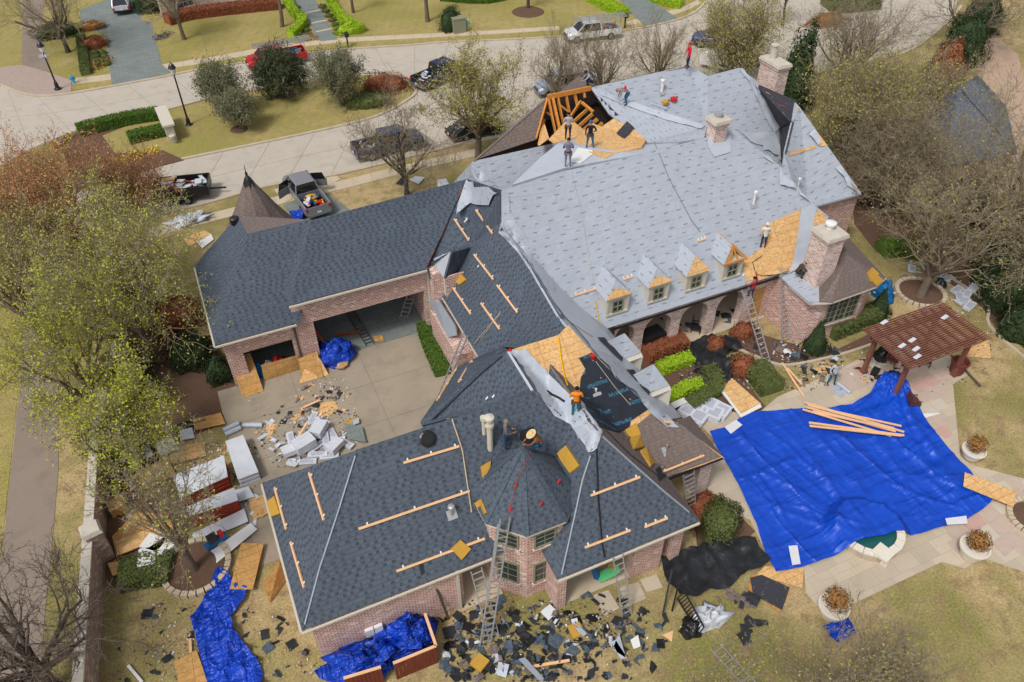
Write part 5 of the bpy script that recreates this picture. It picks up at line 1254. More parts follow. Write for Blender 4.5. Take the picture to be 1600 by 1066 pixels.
ce = sum(np.array(q) for q in cs) / 4; obj('wall', MB().prism([tuple((np.array(q) * .9 + ce * .1)[:2]) for q in cs], 0, 2.95), M['brick'], parent=n2)
# --- street lamps, sign, boxes
def lamp(px, py, h, label, sign=False):
    t_ = thing('street_lamp', label, 'street lamp', G(px, py)); m_ = M['blacktop']; x, y, _ = G(px, py)
    obj('base', MB().lathe((x, y, 0), [(.36, 0), (.34, .12), (.2, .22), (.16, .7), (.1, .8)], 14), m_, parent=t_); obj('pole', MB().lathe((x, y, 0), [(.085, .7), (.06, h - .7), (.1, h - .68)], 10), m_, parent=t_)
    l_ = obj('lantern', MB().lathe((x, y, 0), [(.1, h - .7), (.3, h - .1), (.34, h - .08), (.2, h + .2), (.04, h + .38), (.02, h + .5)], 8), m_, parent=t_); obj('lantern_glass', MB().lathe((x, y, 0), [(.15, h - .62), (.29, h - .14)], 8), M['paper'], parent=l_)
    if sign:
        for a in (.3, 1.9): obj('street_sign', MB().box((x, y, h - .95), (.95, .03, .22), a), M['paper'], parent=t_)
    return t_
lamp(296, 197, 5.4, 'black street lamp on the median lawn beside the garden wall'); lamp(91, 140, 4.3, 'black street lamp with street sign on the pink cobbled corner', True)
def mailbox(px, py, label):
    t_ = thing('mailbox', label, 'mailbox', G(px, py)); x, y, _ = G(px, py); obj('post', MB().boxx(x - .07, x + .07, y - .07, y + .07, 0, 1.15), M['blacktop'], parent=t_)
    obj('letter_box', MB().boxx(x - .2, x + .2, y - .3, y + .3, 1.15, 1.5).lathe((x, y, 1.5), [(.22, 0), (.15, .12), (.02, .16)], 10), M['blacktop'], parent=t_)
mailbox(544, 74, 'black mailbox near the round hedge at the top'); mailbox(976, 44, 'black mailbox beside the white ladder truck')
x, y, _ = G(717, 50); t_ = thing('utility_box', 'olive green utility transformer box on the front lawn', 'utility box', (x, y, 0)); obj('cabinet', MB().boxx(x - .7, x + .7, y - .5, y + .5, 0, 1.5), M['olive'], parent=t_); obj('lid', MB().boxx(x - .75, x + .75, y - .55, y + .55, 1.5, 1.6), M['olive'], parent=t_)
solo('utility_pedestal', MB().lathe(G(731, 46), [(.22, 0), (.22, 1.0), (.18, 1.1)], 10), plain('mint pedestal', lin(150, 190, 160)), 'small mint green utility pedestal beside the olive box', 'utility box')
x, y, _ = G(116, 130); t_ = thing('fire_hydrant', 'light blue fire hydrant beside the cobbled corner', 'hydrant', (x, y, 0)); hb = plain('hydrant blue', lin(70, 160, 205), .5)
obj('barrel', MB().lathe((x, y, 0), [(.2, 0), (.2, .06), (.13, .1), (.13, .55), (.19, .58), (.16, .7), (.06, .8), (.04, .86)], 12), hb, parent=t_); obj('outlet', MB().bar((x - .25, y, .42), (x + .25, y, .42), .14, .14), hb, parent=t_)
solo('mulch_ring', MB().lathe(G(446, 150), [(1.0, .1), (.9, .18), (.1, .2)], 16), M['mulch'], 'round mulch ring beneath the dark evergreen on the median', 'mulch ring')
solo('mulch_ring', MB().lathe(G(374, 204), [(.8, .1), (.7, .18), (.1, .2)], 16), M['mulch'], 'round mulch ring beneath the smallest median tree', 'mulch ring')
solo('mulch_ring', MB().lathe(G(825, 19), [(1.9, .0), (1.7, .1), (.1, .14)], 18), M['mulch'], 'round mulch ring around the dark trunk at the top', 'mulch ring')
# brick rings round the lawn trees
def ring(px, py, r, label, rx=1.0):
    x, y, _ = G(px, py); t_ = thing('tree_ring', label, 'planter ring', (x, y, 0)); n = 26
    for k in range(n):
        a0, a1 = 2 * math.pi * k / n + .02, 2 * math.pi * (k + 1) / n - .02
        q = [(x + (r + d) * math.cos(a), y + (r + d) * math.sin(a) * rx) for d, a in ((0, a0), (.26, a0), (.26, a1), (0, a1))]
        obj('ring_stone', MB().prism(q, 0, .28), M['walk'], parent=t_)
    obj('mulch', MB().lathe((x, y, 0), [(r, 0), (r, .18), (.1, .24)], 20), M['mulch'], parent=t_)
ring(308, 888, 1.35, 'round stone edged ring around the budding tree by the blue tarp'); ring(1437, 460, 1.35, 'round stone edged mulch ring around the spreading oak')
# --- pergola
zc = 3.2; pc = [V(*G(*q, zc)) for q in ((1347, 515.5), (1421.4, 577), (1548, 527.3), (1472, 471.6))]
pg = thing('pergola', 'red stained wooden pergola with a slatted top over the patio', 'pergola', G(1440, 575))
x0, x1 = (pc[0][0] + pc[1][0]) / 2, (pc[2][0] + pc[3][0]) / 2; y1, y0 = (pc[0][1] + pc[3][1]) / 2, (pc[1][1] + pc[2][1]) / 2
for k in range(25):
    y = y0 + (y1 - y0) * k / 24; obj('slat', MB().boxx(x0, x1, y - .03, y + .03, zc - .04, zc + .03), M['redwood'], parent=pg)
for k in range(9):
    x = x0 + .3 + (x1 - x0 - .6) * k / 8; obj('rafter', MB().boxx(x - .04, x + .04, y0 + .1, y1 - .1, zc - .24, zc - .045), M['redwood'], parent=pg)
for y in (y0 + .55, y1 - .55):
    for s in (-.09, .09): obj('beam', MB().boxx(x0 + .25, x1 - .25, y + s - .03, y + s + .03, zc - .5, zc - .245), M['redwood'], parent=pg)
for x in (x0 + .7, x1 - .7):
    for y in (y0 + .55, y1 - .55):
        po = obj('post', MB().boxx(x - .11, x + .11, y - .11, y + .11, .05, zc - .25), M['redwood'], parent=pg); obj('post_base', MB().boxx(x - .16, x + .16, y - .16, y + .16, .05, .3), M['redwood'], parent=po)
for k, (px, py) in enumerate([(1380, 508), (1408, 545), (1430, 550), (1424, 536), (1432, 562), (1475, 500)]):
    p = G(px, py, zc + .04); solo('paper_scrap', MB().slab([(p[0], p[1], zc + .06), (p[0] + .5, p[1] + .1, zc + .06), (p[0] + .42, p[1] + .3, zc + .09), (p[0] - .08, p[1] + .2, zc + .06)], .01), M['wrap'], 'white paper scrap lying on the pergola slats', 'paper scrap', 'white scraps on the pergola')
# --- fountain, pots, fire pit
x, y, _ = G(1354, 836); sp = thing('fountain_spa', 'round stone spa basin half covered by the blue tarp', 'fountain', (x, y, 0)); R1 = 1.55
n = 20
for k in range(n):
    a0, a1 = 2 * math.pi * k / n + .012, 2 * math.pi * (k + 1) / n - .012
    q = [(x + d * math.cos(a), y + d * math.sin(a)) for d, a in ((R1 - .32, a0), (R1 + .06, a0), (R1 + .06, a1), (R1 - .32, a1))]; obj('coping_stone', MB().prism(q, .5, .6), M['stonew'] if 'stonew' in M else M.setdefault('stonew', plain('white stone coping', lin(222, 214, 200), .7, .2, var=.06)), parent=sp)
mb = MB(); q0 = len(mb.v); 
for r_, z_ in ((R1, 0.05), (R1, .5), (R1 - .26, .5), (R1 - .26, .1)): mb.v += [(x + r_ * math.cos(2 * math.pi * k / 28), y + r_ * math.sin(2 * math.pi * k / 28), z_) for k in range(28)]
for i in range(3):
    for k in range(28): mb.f.append((i * 28 + k, i * 28 + (k + 1) % 28, (i + 1) * 28 + (k + 1) % 28, (i + 1) * 28 + k)); mb.m.append(0)
obj('basin', mb, M['paver'], parent=sp); obj('water', MB().poly([(x + (R1 - .25) * math.cos(2 * math.pi * k / 28), y + (R1 - .25) * math.sin(2 * math.pi * k / 28), .42) for k in range(28)]), M['water'], parent=sp)
f0, f1 = V(*G(1368, 855, .62)), V(*G(1392, 873, .62)); obj('spillway', MB().bar(f0, f1, .75, .14), M['stonew'], parent=sp); obj('spill_block', MB().bar(V(*G(1382, 868, .3)), V(*G(1392, 874, .3)), .8, .5), M['stonew'], parent=sp)
def pot(px, py, r, h, label, pr=1.0, seed=1, mat='stonew'):
    x, y, z = G(px, py, .06); t_ = thing('planter', label, 'planter', (x, y, z))
    obj('bowl', MB().lathe((x, y, z), [(r * .6, 0), (r * .72, .05), (r, h * .85), (r * 1.1, h * .86), (r * 1.1, h), (r * .95, h), (r * .9, h * .9), (.05, h * .88)], 22), M[mat], parent=t_)
    rr = random.Random(seed); st = MB()
    for k in range(34):
        a, e = rr.uniform(0, 6.28), rr.uniform(.5, 1.0); L = pr * rr.uniform(.6, 1.15); st.tube([(x + rr.uniform(-.2, .2) * r, y + rr.uniform(-.2, .2) * r, z + h * .85), (x + math.cos(a) * L * .45 * e, y + math.sin(a) * L * .45 * e, z + h + L * .6), (x + math.cos(a) * L * .8 * e, y + math.sin(a) * L * .8 * e, z + h + L * .95)], [.018, .012, .006], 3, False)
    obj('dry_stems', st, M['bronzeh'], parent=t_); r2 = np.random.default_rng(seed); P = r2.normal(size=(900, 3)); P /= np.linalg.norm(P, axis=1)[:, None]; P *= (r2.random((900, 1)) ** .4) * np.array([.7, .7, .62]) * pr; P += (x, y, z + h + .55 * pr)
    q = leaf_quads(P, None, .06, seed); add_mesh('leaves', raw_mesh('leaves', q, np.arange(len(q)).reshape(-1, 4), [M['bronzeh']], off=(x, y, z)), t_)
pot(1515, 868, .62, .75, 'white stone planter with dry bronze plant right of the spa', .85, 1); pot(1297, 960, .62, .75, 'white stone planter with dry bronze plant at the lower patio corner', .95, 2); pot(1516, 714, .55, .6, 'white stone planter with dry plant above the leaning plywood', .8, 3)
x, y, z = G(1493, 582, .06); t_ = thing('clay_pot', 'empty red brown clay pot beside the pergola post', 'pot', (x, y, z)); obj('bowl', MB().lathe((x, y, z), [(.3, 0), (.38, .1), (.46, .8), (.52, .82), (.52, .92), (.44, .92), (.4, .6), (.05, .55)], 20), plain('clay', lin(112, 62, 52), .7), parent=t_)
ring(1612, 812, .95, 'round stone fire pit at the right edge of the patio')
# --- ladders
def ladder(a, b, w, label, side=None, mat='metal', group=None, ext=False):
    "a foot, b top (world); w clear width"
    a, b = V(*a), V(*b); d_ = b - a; L = np.linalg.norm(d_); d_ /= L
    s = V(*side) if side is not None else np.cross(d_, (0, 0, 1.0)); s = s - d_ * (s @ d_); s /= np.linalg.norm(s); n_ = np.cross(s, d_)
    t_ = thing('ladder', label, 'ladder', tuple(a), 0, group)
    for k in (-1, 1): obj('rail', MB().bar(a + s * k * w / 2, b + s * k * w / 2, .035, .09, up=n_), M[mat], parent=t_)
    m_ = int(L / .31)
    for i in range(m_): p = a + d_ * (.2 + i * .31); obj('rung', MB().bar(p - s * w / 2, p + s * w / 2, .045, .045, up=n_), M[mat], parent=t_)
    if ext:
        a2, b2 = a + d_ * L * .42 + n_ * .06, b + d_ * .3 + n_ * .06
        for k in (-1, 1): obj('rail', MB().bar(a2 + s * k * w * .42, b2 + s * k * w * .42, .03, .08, up=n_), M[mat], parent=t_)
    return t_
X_ = (1, 0, 0)
ladder(G(1200, 572), G(1164, 451, 3.75), .48, 'aluminium ladder under the roofer in the red shirt', X_); ladder(G(1227, 535), G(1226, 418, 4.1), .48, 'tall aluminium ladder left of the large chimney', X_)
ladder(G(758, 1008), G(787, 818, 5.6), .5, 'longer of the crossing ladders, leaning on the turret eave', X_, ext=True); ladder(G(772, 998), G(744, 890, 3.5), .48, 'shorter of the crossing ladders left of the turret', X_)
ladder(G(980, 962), G(965, 868, 3.3), .46, 'ladder at the right gutter beside the green slide', X_); ladder(G(1079, 800), G(1076, 738, 2.9), .6, 'ladder standing at the right porch roof corner', X_)
ladder(G(680, 640, 0), G(728, 522, 3.6), .42, 'ladder leaning on the courtyard wall', (0, 1, 0)); ladder(G(578, 538, .12), G(543, 480, .12), .5, 'grey extension ladder lying on the garage floor', mat='gutter')
ladder(G(630, 498, .05), G(642, 462, 1.6), .5, 'step ladder standing at the right end of the garage', X_); ladder(G(1117, 1010, .1), G(1180, 1078, .1), .5, 'ladder lying on the lawn under the olive treetop')
# --- battens, sheets on the roof
def on_roof(px, py, off=.05):
    h, n = hit(px, py)
    return (None, None) if h is None else (h + n * off, n)
def batten(a, b, label, w=.1, mat='lumber', blocks=True):
    p, n = on_roof(*a, .06); q, _ = on_roof(*b, .06)
    if p is None or q is None: print('batten miss', a, b); return
    t_ = thing('wood_batten', label, 'wood batten', tuple(p)); obj('plank', MB().bar(p, q, w, .07, up=n), M[mat], parent=t_)
    if blocks:
        for f in (.08, .5, .93): c_ = p + (q - p) * f; d_ = (q - p) / np.linalg.norm(q - p); s = np.cross(n, d_); obj('bracket', MB().bar(c_ + s * .05, c_ + s * .15, .07, .04, up=n), M['white'], parent=t_)
for a, b, l in (((560, 826), (733, 767), 'longest batten across the front slope'), ((619, 892), (757, 841), 'lowest batten on the front slope, crossing a foam pad'), ((630, 723), (717, 697), 'batten near the round roof vent'),
                ((485, 739), (508, 813), 'right batten on the left hip face'), ((431, 762), (449, 827), 'upper left batten on the left hip face'), ((456, 847), (477, 918), 'lower left batten on the left hip face'),
                ((922, 774), (999, 745), 'batten across the upper right front wing'), ((913, 855), (984, 828), 'longer batten low on the right front wing'), ((1006, 823), (1042, 809), 'short batten near the right corner of the front wing'),
                ((710, 343), (733, 377), 'short batten by the garage valley'), ((745, 328), (771, 366), 'uppermost batten below the torn underlayment'), ((742, 398), (772, 437), 'batten in the middle of the courtyard slope'),
                ((778, 446), (810, 489), 'batten nearest the ridge of the courtyard slope'), ((709, 450), (737, 491), 'batten next to the foam pad over the metal awning'), ((753, 474), (782, 515), 'batten with ropes tied at its lower end'),
                ((714, 577), (684, 627), 'longer batten on the narrow diagonal slope'), ((738, 565), (718, 598), 'shorter batten on the narrow diagonal slope'), ((1034, 739), (1099, 712), 'batten on the old brown porch roof'),
                ((897, 462), (931, 451), 'batten left of the first dormer'), ((973, 437), (988, 432), 'stub of batten above the first dormer'), ((1090, 377), (1102, 373), 'stub of batten above the third dormer')):
    batten(a, b, l)
def pad(pts, label, mat='foam', th=.12, name='foam_pad', cat='foam pad', off=.02):
    P = []
    for q in pts:
        h, n = on_roof(*q, off + th)
        if h is None: return
        P.append(h)
    o = solo(name, MB().slab(P, th), M[mat], label, cat); return o
for pts, l in (([(704, 857), (719, 843), (735, 857), (720, 874)], 'square foam pad on the lowest batten'), ([(421, 784), (432, 776), (441, 803), (427, 808)], 'foam pad hanging over the left eave'), ([(750, 729), (766, 720), (762, 742), (753, 747)], 'pale foam pad left of the turret cone'),
               ([(745, 787), (752, 782), (761, 803), (753, 810)], 'foam pad at the left turret eave'), ([(868, 708), (887, 697), (897, 712), (880, 722)], 'upper foam pad right of the turret cone'), ([(880, 722), (897, 712), (908, 728), (893, 740)], 'lower foam pad right of the turret cone'),
               ([(712, 440), (722, 427), (731, 438), (720, 446)], 'foam pad over the small corner hip'), ([(975, 672), (993, 662), (1000, 680), (982, 684)], 'foam pad on the felt edge of the brown porch roof'), ([(981, 686), (999, 681), (1005, 697), (988, 704)], 'pale foam pad in the middle of the porch roof'),
               ([(998, 706), (1008, 699), (1022, 723), (1014, 731)], 'lowest foam pad on the porch roof'), ([(1354, 428), (1361, 420), (1371, 430), (1360, 440)], 'foam pad near the right corner of the bay roof'), ([(1360, 438), (1367, 430), (1377, 440), (1368, 447)], 'pale foam pad over the gutter of the bay roof')):
    pad(pts, l)
pad([(810, 672), (831, 665), (822, 694), (808, 686)], 'framed dark shingle panel held by the two turret roofers', 'blacktop', .04, 'roof_panel', 'panel', .3)
pad([(888, 254), (903, 232), (925, 236), (927, 241), (908, 256)], 'white board lying on the flat deck beside the roofers', 'white', .03, 'white_board', 'board')
pad([(652, 877), (658, 875), (663, 895), (658, 899)], 'dark shingle strip stuck under the lowest batten', 'black', .03, 'shingle_strip', 'shingle')
for pts, l in (([(1022, 733), (1030, 727), (1040, 745), (1030, 752)], 'dark shingle patch at the porch corner'),):
    pad(pts, l, 'black', .03, 'shingle_strip', 'shingle')
# ropes and hoses lying over the roofs
def rope(pts, label, mat, r=.014, name='rope', cat='rope', ground=False, off=.06):
    P = []
    for a, b in zip(pts, pts[1:]):
        k = max(2, int(math.hypot(b[0] - a[0], b[1] - a[1]) / 9))
        for j in range(k):
            q = (a[0] + (b[0] - a[0]) * j / k, a[1] + (b[1] - a[1]) * j / k); h = V(*G(*q, .06)) if ground else on_roof(*q, off)[0]
            if h is not None: P.append(h)
    if len(P) > 2: solo(name, MB().tube(P, r, 4), M[mat], label, cat)
rope([(828, 707), (808, 752), (795, 800), (789, 815)], 'red safety rope down the turret cone', 'redrope', .009); rope([(694, 655), (706, 655), (722, 703), (732, 770), (738, 810)], 'pale rope from the round vent down to the eave', 'rope', .03)
rope([(931, 695), (934, 780), (940, 850), (946, 880)], 'black air hose over the right front wing', 'darkrope', .035, 'air_hose', 'hose'); rope([(680, 655), (720, 615), (760, 578), (795, 550)], 'black line along the diagonal hip', 'darkrope', .03)
rope([(656, 434), (690, 370), (712, 318), (729, 285)], 'rope running up the garage valley', 'redrope'); rope([(736, 545), (790, 480)], 'pale rope tied to the courtyard slope batten', 'rope'); rope([(752, 530), (789, 482)], 'second pale rope to the same batten bracket', 'rope')
rope([(893, 270), (905, 320), (925, 430), (930, 470)], 'brown safety rope down the middle of the main slope', 'rope', .009); rope([(1022, 222), (1045, 280), (1080, 345), (1100, 372)], 'dark safety rope down the right half of the main slope', 'darkrope', .01)
rope([(930, 470), (934, 497), (942, 508)], 'yellow strap beside the first dormer', 'yellow', .03, 'strap', 'strap'); rope([(872, 528), (876, 560), (882, 590), (888, 615)], 'yellow strap lying on the bare plywood', 'yellow', .04, 'strap', 'strap')
rope([(893, 507), (915, 522), (935, 535)], 'black line from plywood to the side dormer', 'darkrope', .03); rope([(930, 565), (960, 605), (990, 640)], 'thin pale line over the black membrane', 'rope', .015)
rope([(853, 612), (875, 622), (893, 634)], 'dark roll standing on the grey lap', 'darkrope', .07, 'pipe', 'pipe'); rope([(1190, 400), (1175, 410), (1180, 428), (1200, 435), (1240, 425)], 'dark hose curling over the plywood deck', 'darkrope', .025, 'air_hose', 'hose')
rope([(1196, 150), (1215, 165), (1240, 172)], 'red rope across the black felt slope', 'redrope'); rope([(960, 148), (985, 148)], 'grey bar lying near the ridge', 'darkrope', .04, 'bar', 'bar')
for i, (px, py) in enumerate([(806, 760), (798, 797), (870, 755), (843, 790)]):
    p, n = on_roof(px, py, .05); solo('safety_anchor', MB().bar(p, p + n * .05 + (.1, .05, .12), .08, .05), M['red'], ['red safety anchor high on the turret cone, on the rope', 'red safety anchor low on the turret cone, left', 'red safety anchor on the right turret facet', 'red safety anchor low on the turret cone, right'][i], 'safety anchor')
for i, (px, py, l) in enumerate([(920, 598, 'red bucket on the membrane edge'), (797, 549, 'small red marker at the plywood corner')]):
    p, n = on_roof(px if i else 926, py if i else 560, .0); solo('bucket' if i == 0 else 'marker', MB().lathe(tuple(p), [(.1, 0), (.13, .2)] if i == 0 else [(.1, 0), (.06, .12)], 10), M['red'], l, 'bucket' if i == 0 else 'marker')
for i, (px, py, l) in enumerate([(1037, 163, 'orange'), (1050, 158, 'red')]):
    p, n = on_roof(px, py, .02); t_ = thing('nail_tool', l + ' roofing tool near the vent pipe on the upper slope', 'tool', tuple(p)); obj('handle', MB().bar(p, p + (.5, .15, .12), .09, .09), M['blacktop'], parent=t_); obj('coil_drum', MB().lathe(tuple(p + (.1, 0, .02)), [(.22, 0), (.24, .18), (.1, .22)], 10), M['foam' if i == 0 else 'red'], parent=t_)
for i, (a, b) in enumerate([((1012, 166), (1036, 175)), ((1016, 163), (1040, 171)), ((1010, 171), (1030, 178))]):
    p, q = on_roof(*a, .08)[0], on_roof(*b, .08)[0]; solo('underlayment_roll', MB().tube([p, q], .09, 10), M['underb'], ['middle grey roll on the upper slope', 'upper grey roll on the upper slope', 'lower grey roll on the upper slope'][i], 'roll')
# white flashing scraps on roofs
for i, (px, py) in enumerate([(726, 348), (747, 418), (760, 625), (690, 405), (770, 622), (1100, 470), (1160, 432)]):
    p, n = on_roof(px, py, .03)
    if p is not None: solo('roof_bracket', MB().bar(p, p + (.22, .1, .1), .07, .07).bar(p + (.22, .1, .1), p + (.2, .25, .1), .06, .05), M['white'], 'small white roof bracket left on the slope', 'bracket', 'white brackets on the roofs')
# ================================================================ TARPS
def drape(name, pts, label, mat, zf, step=.3, seed=1, cat='tarp', parent=None, amp=.05):
    "cloth lying on the ground: outline in photo pixels; zf(x,y) support height; folds as ridged noise"
    W = [Vector(p[:2]) for p in g2(pts)]; B = []; rr = random.Random(seed)
    for i, a in enumerate(W):
        b = W[(i + 1) % len(W)]; k = max(1, int((b - a).length / step))
        for j in range(k): B.append(a.lerp(b, j / k))
    P = list(B); xs = [p.x for p in B]; ys = [p.y for p in B]; wp = [tuple(w) for w in W]
    y = min(ys)
    while y < max(ys):
        x = min(xs)
        while x < max(xs):
            q = (x + rr.uniform(-.3, .3) * step, y + rr.uniform(-.3, .3) * step)
            if in_poly(*q, wp): P.append(Vector(q))
            x += step
        y += step
    r = delaunay_2d_cdt(P, [], [list(range(len(B)))], 1, 1e-4)
    from mathutils import noise as mn
    vs = []
    for v in r[0]:
        fq = 1.0 if amp > .1 else .55; u_, w_ = v.x * .86 + v.y * .5, v.y * .86 - v.x * .5; n1 = 1 - abs(mn.noise(Vector((u_ * .3 * fq, w_ * 1.2 * fq, seed)))) * 3.6; n2 = 1 - abs(mn.noise(Vector((v.x * 1.3 * fq, v.y * .3 * fq, seed + 5)))) * 4.2; n3 = mn.noise(Vector((v.x * 2.2 * fq, v.y * 2.2 * fq, seed)))
        vs.append((v.x, v.y, zf(v.x, v.y) + amp * (max(n1, 0) ** 2.2 + .9 * max(n2, 0) ** 2.2 + .4 * n3 + .3 * max(0, 1 - abs(mn.noise(Vector((v.x * 2.4 + v.y, v.y * 1.2 - v.x, seed + 9)))) * 3.2) + .3)))
    o = solo(name, MB().add(vs, [tuple(f) for f in r[2]]), M[mat], label, cat, smooth=True); return o
sx, sy, _ = G(1354, 836); cx_, cy_, _ = G(1389, 597)
def pool_z(x, y):
    r = math.hypot(x - sx, y - sy); z = .1
    if r < 3.2: z = max(z, .1 + .54 * min(1, max(0, (2.1 - r) / .5)))
    q = math.hypot(x - cx_, y - cy_)
    if q < 3.4: z += .9 * (1 - q / 3.4) ** 1.5 * (1 + .25 * math.sin(math.atan2(y - cy_, x - cx_) * 22))
    a = math.atan2(y - sy, x - sx); z += .05 * max(0, 1 - r / 6) * math.sin(a * 14) * (r > 1.7)
    ex, ey, _ = G(1500, 760); q = math.hypot(x - ex, y - ey); z += .05 * max(0, 1 - q / 4) * math.sin(x * 5 + y * 2)
    for (x0, y0, x1, y1, a_, w_) in FOLDS:
        dx, dy = x1 - x0, y1 - y0; L2 = dx * dx + dy * dy; t = ((x - x0) * dx + (y - y0) * dy) / L2
        if -.02 < t < 1.02:
            dd = (x - x0) * dy - (y - y0) * dx; dd = dd / math.sqrt(L2) + .12 * math.sin(t * 7 + x0); z += a_ * math.exp(-(dd / w_) ** 2) * min(1, 6 * max(t, 0), 6 * max(1 - t, 0) + .1)
    return max(z, .09)
FOLDS = []
for a_, b_ in (((1150, 672), (1352, 828)), ((1180, 664), (1300, 760)), ((1150, 700), (1235, 830)), ((1200, 655), (1340, 790)), ((1389, 600), (1300, 700)), ((1389, 600), (1400, 720)), ((1389, 600), (1360, 690)), ((1389, 600), (1440, 730)), ((1389, 600), (1480, 745)), ((1430, 680), (1520, 800)), ((1500, 770), (1400, 700)), ((1505, 800), (1380, 760)), ((1345, 640), (1500, 800)), ((1165, 770), (1330, 850)), ((1290, 640), (1270, 760)), ((1354, 836), (1260, 720)), ((1354, 836), (1230, 790)), ((1354, 836), (1470, 790)), ((1354, 836), (1420, 740)), ((1160, 720), (1290, 800)), ((1440, 820), (1380, 690))):
    p_, q_ = G(*a_), G(*b_); FOLDS.append((p_[0], p_[1], q_[0], q_[1], rng.uniform(.06, .14), rng.uniform(.09, .16)))
TARP = [(1108, 677), (1142, 668), (1160, 650), (1195, 645), (1252, 640), (1290, 640), (1330, 634), (1357, 620), (1368, 603), (1378, 597), (1400, 600), (1418, 618), (1440, 650), (1462, 680), (1489, 712), (1516, 740), (1548, 786), (1532, 800), (1512, 812), (1480, 824), (1452, 832), (1420, 840), (1400, 842), (1392, 842), (1379, 848), (1361, 850), (1346, 853), (1331, 858), (1322, 864), (1290, 876), (1250, 890), (1212, 896), (1196, 870), (1180, 820), (1160, 775), (1140, 735), (1118, 700)]
drape('pool_tarp', TARP, 'huge bright blue tarp stretched over the swimming pool', 'tarp', pool_z, .12, 3, amp=.07)
drape('blue_tarp', [(345, 893), (356, 897), (372, 918), (388, 922), (384, 940), (362, 966), (370, 990), (385, 1012), (402, 1030), (411, 1052), (412, 1085), (330, 1085), (318, 1040), (310, 1010), (303, 975), (318, 948), (330, 915)], 'crumpled blue tarp trailing down the left lawn', 'tarp2', lambda x, y: .06, .16, 5, amp=.3)
drape('blue_tarp', [(1282, 984), (1322, 964), (1335, 993), (1308, 1007)], 'small folded blue tarp on the lawn below the lower planter', 'tarp2', lambda x, y: .05, .14, 6, amp=.16)
drape('blue_tarp', [(452, 334), (470, 332), (478, 342), (468, 352), (458, 348)], 'small blue tarp heap behind the silver pickup', 'tarp2', lambda x, y: .1, .2, 7, amp=.3)
drape('black_liner', [(1032, 873), (1060, 866), (1090, 858), (1120, 846), (1150, 843), (1178, 845), (1188, 862), (1202, 880), (1188, 890), (1171, 894), (1155, 905), (1138, 922), (1110, 925), (1085, 940), (1060, 935), (1040, 915)], 'wrinkled black plastic sheet on the lawn below the pool tarp', 'liner', lambda x, y: .08, .2, 8, cat='plastic sheet', amp=.22)
def lump(name, c, rx, ry, h, mat, label, cat, seed=1, group=None, rough=.35):
    from mathutils import noise as mn
    mb = MB(); n = 18; m = 8; vs = []
    for j in range(m + 1):
        t = j / m * math.pi / 2
        for k in range(n):
            a = 2 * math.pi * k / n; f = 1 + rough * mn.noise(Vector((math.cos(a) * 2 + seed, math.sin(a) * 2, t * 3))) * 1.6
            vs.append((c[0] + math.cos(a) * math.cos(t) * rx * f, c[1] + math.sin(a) * math.cos(t) * ry * f, c[2] + math.sin(t) * h * f))
    fs = [(j * n + k, j * n + (k + 1) % n, (j + 1) * n + (k + 1) % n, (j + 1) * n + k) for j in range(m) for k in range(n)]
    return solo(name, mb.add(vs, fs), M[mat], label, cat, group, smooth=True)
lump('blue_tarp', G(522, 560), 1.3, 1.0, 1.1, 'tarp2', 'blue tarp bundle at the left side of the garage portal', 'tarp', 3)
lump('blue_tarp', G(575, 1035, .2), 1.5, .8, 1.0, 'tarp2', 'blue tarp heap in the left half of the wooden enclosure', 'tarp', 4, rough=.6); lump('blue_tarp', G(640, 1000, .2), 1.3, .8, 1.1, 'tarp2', 'blue tarp heap in the right half of the wooden enclosure', 'tarp', 6, rough=.6)
M['bluecyan'] = plain('blue bag', lin(20, 96, 150), .5); lump('blue_tarp', G(1377, 462), .55, .9, 1.0, 'bluecyan', 'blue plastic hanging at the right corner of the bay', 'tarp', 9)
lump('garbage_bag', G(1378, 560), .6, .5, .8, 'blacktop', 'black garbage bag under the pergola edge', 'bag', 5); lump('garbage_bag', G(1468, 448), .38, .38, .55, 'blacktop', 'black bucket shaped bag beside the oak ring', 'bag', 6)
lump('garbage_bag', G(1078, 985), .45, .45, .6, 'blacktop', 'black bag beside the white appliance', 'bag', 7)
lump('toy_heap', G(405, 585), .6, .4, .7, 'bluecyan', 'blue heap inside the low garage bay', 'heap', 8); lump('toy_heap', G(438, 572), .5, .4, .7, 'red', 'red bag inside the low garage bay', 'heap', 2); lump('toy_heap', G(422, 578), .4, .4, .6, 'wrap', 'pale heap inside the low garage bay', 'heap', 12)
# ================================================================ BOARDS, BUNDLES, DEBRIS on the ground
def flat(pts, label, mat='osb', z=.05, name='plywood_board', cat='plywood board', th=.02, group=None, z2=None):
    zz = z if hasattr(z, '__len__') else [z] * len(pts)
    return solo(name, MB().slab([G(p[0], p[1], zz[i]) for i, p in enumerate(pts)], th), M[mat], label, cat, group)
flat([(1507.6, 738), (1587.7, 766.8), (1583.6, 792), (1505, 760)], 'plywood sheet on the right corner of the pool tarp', z=.36); flat([(376.7, 848), (412, 849.6), (395, 921), (358.8, 920.6)], 'plywood sheet lying at the top of the crumpled blue tarp', 'osbd', z=.32)
flat([(359, 563), (391, 551), (412, 611), (380, 622)], 'plywood sheet leaning on the left garage corner', 'osbd', z=[1.5, 1.5, .05, .05]); flat([(408, 571), (466, 555), (470, 577), (413, 595)], 'plywood closing the lower half of the low garage bay', 'osbd', z=[1.15, 1.15, .05, .05])
flat([(465, 561), (495, 548), (505, 590), (472, 590)], 'plywood behind the pointed sheet at the garage pier', 'osbd', z=[1.2, 1.2, .1, .1]); flat([(481, 563), (499, 559), (514, 586), (467, 600)], 'pointed plywood sheet leaning on the garage pier', z=[.9, .9, .06, .06])
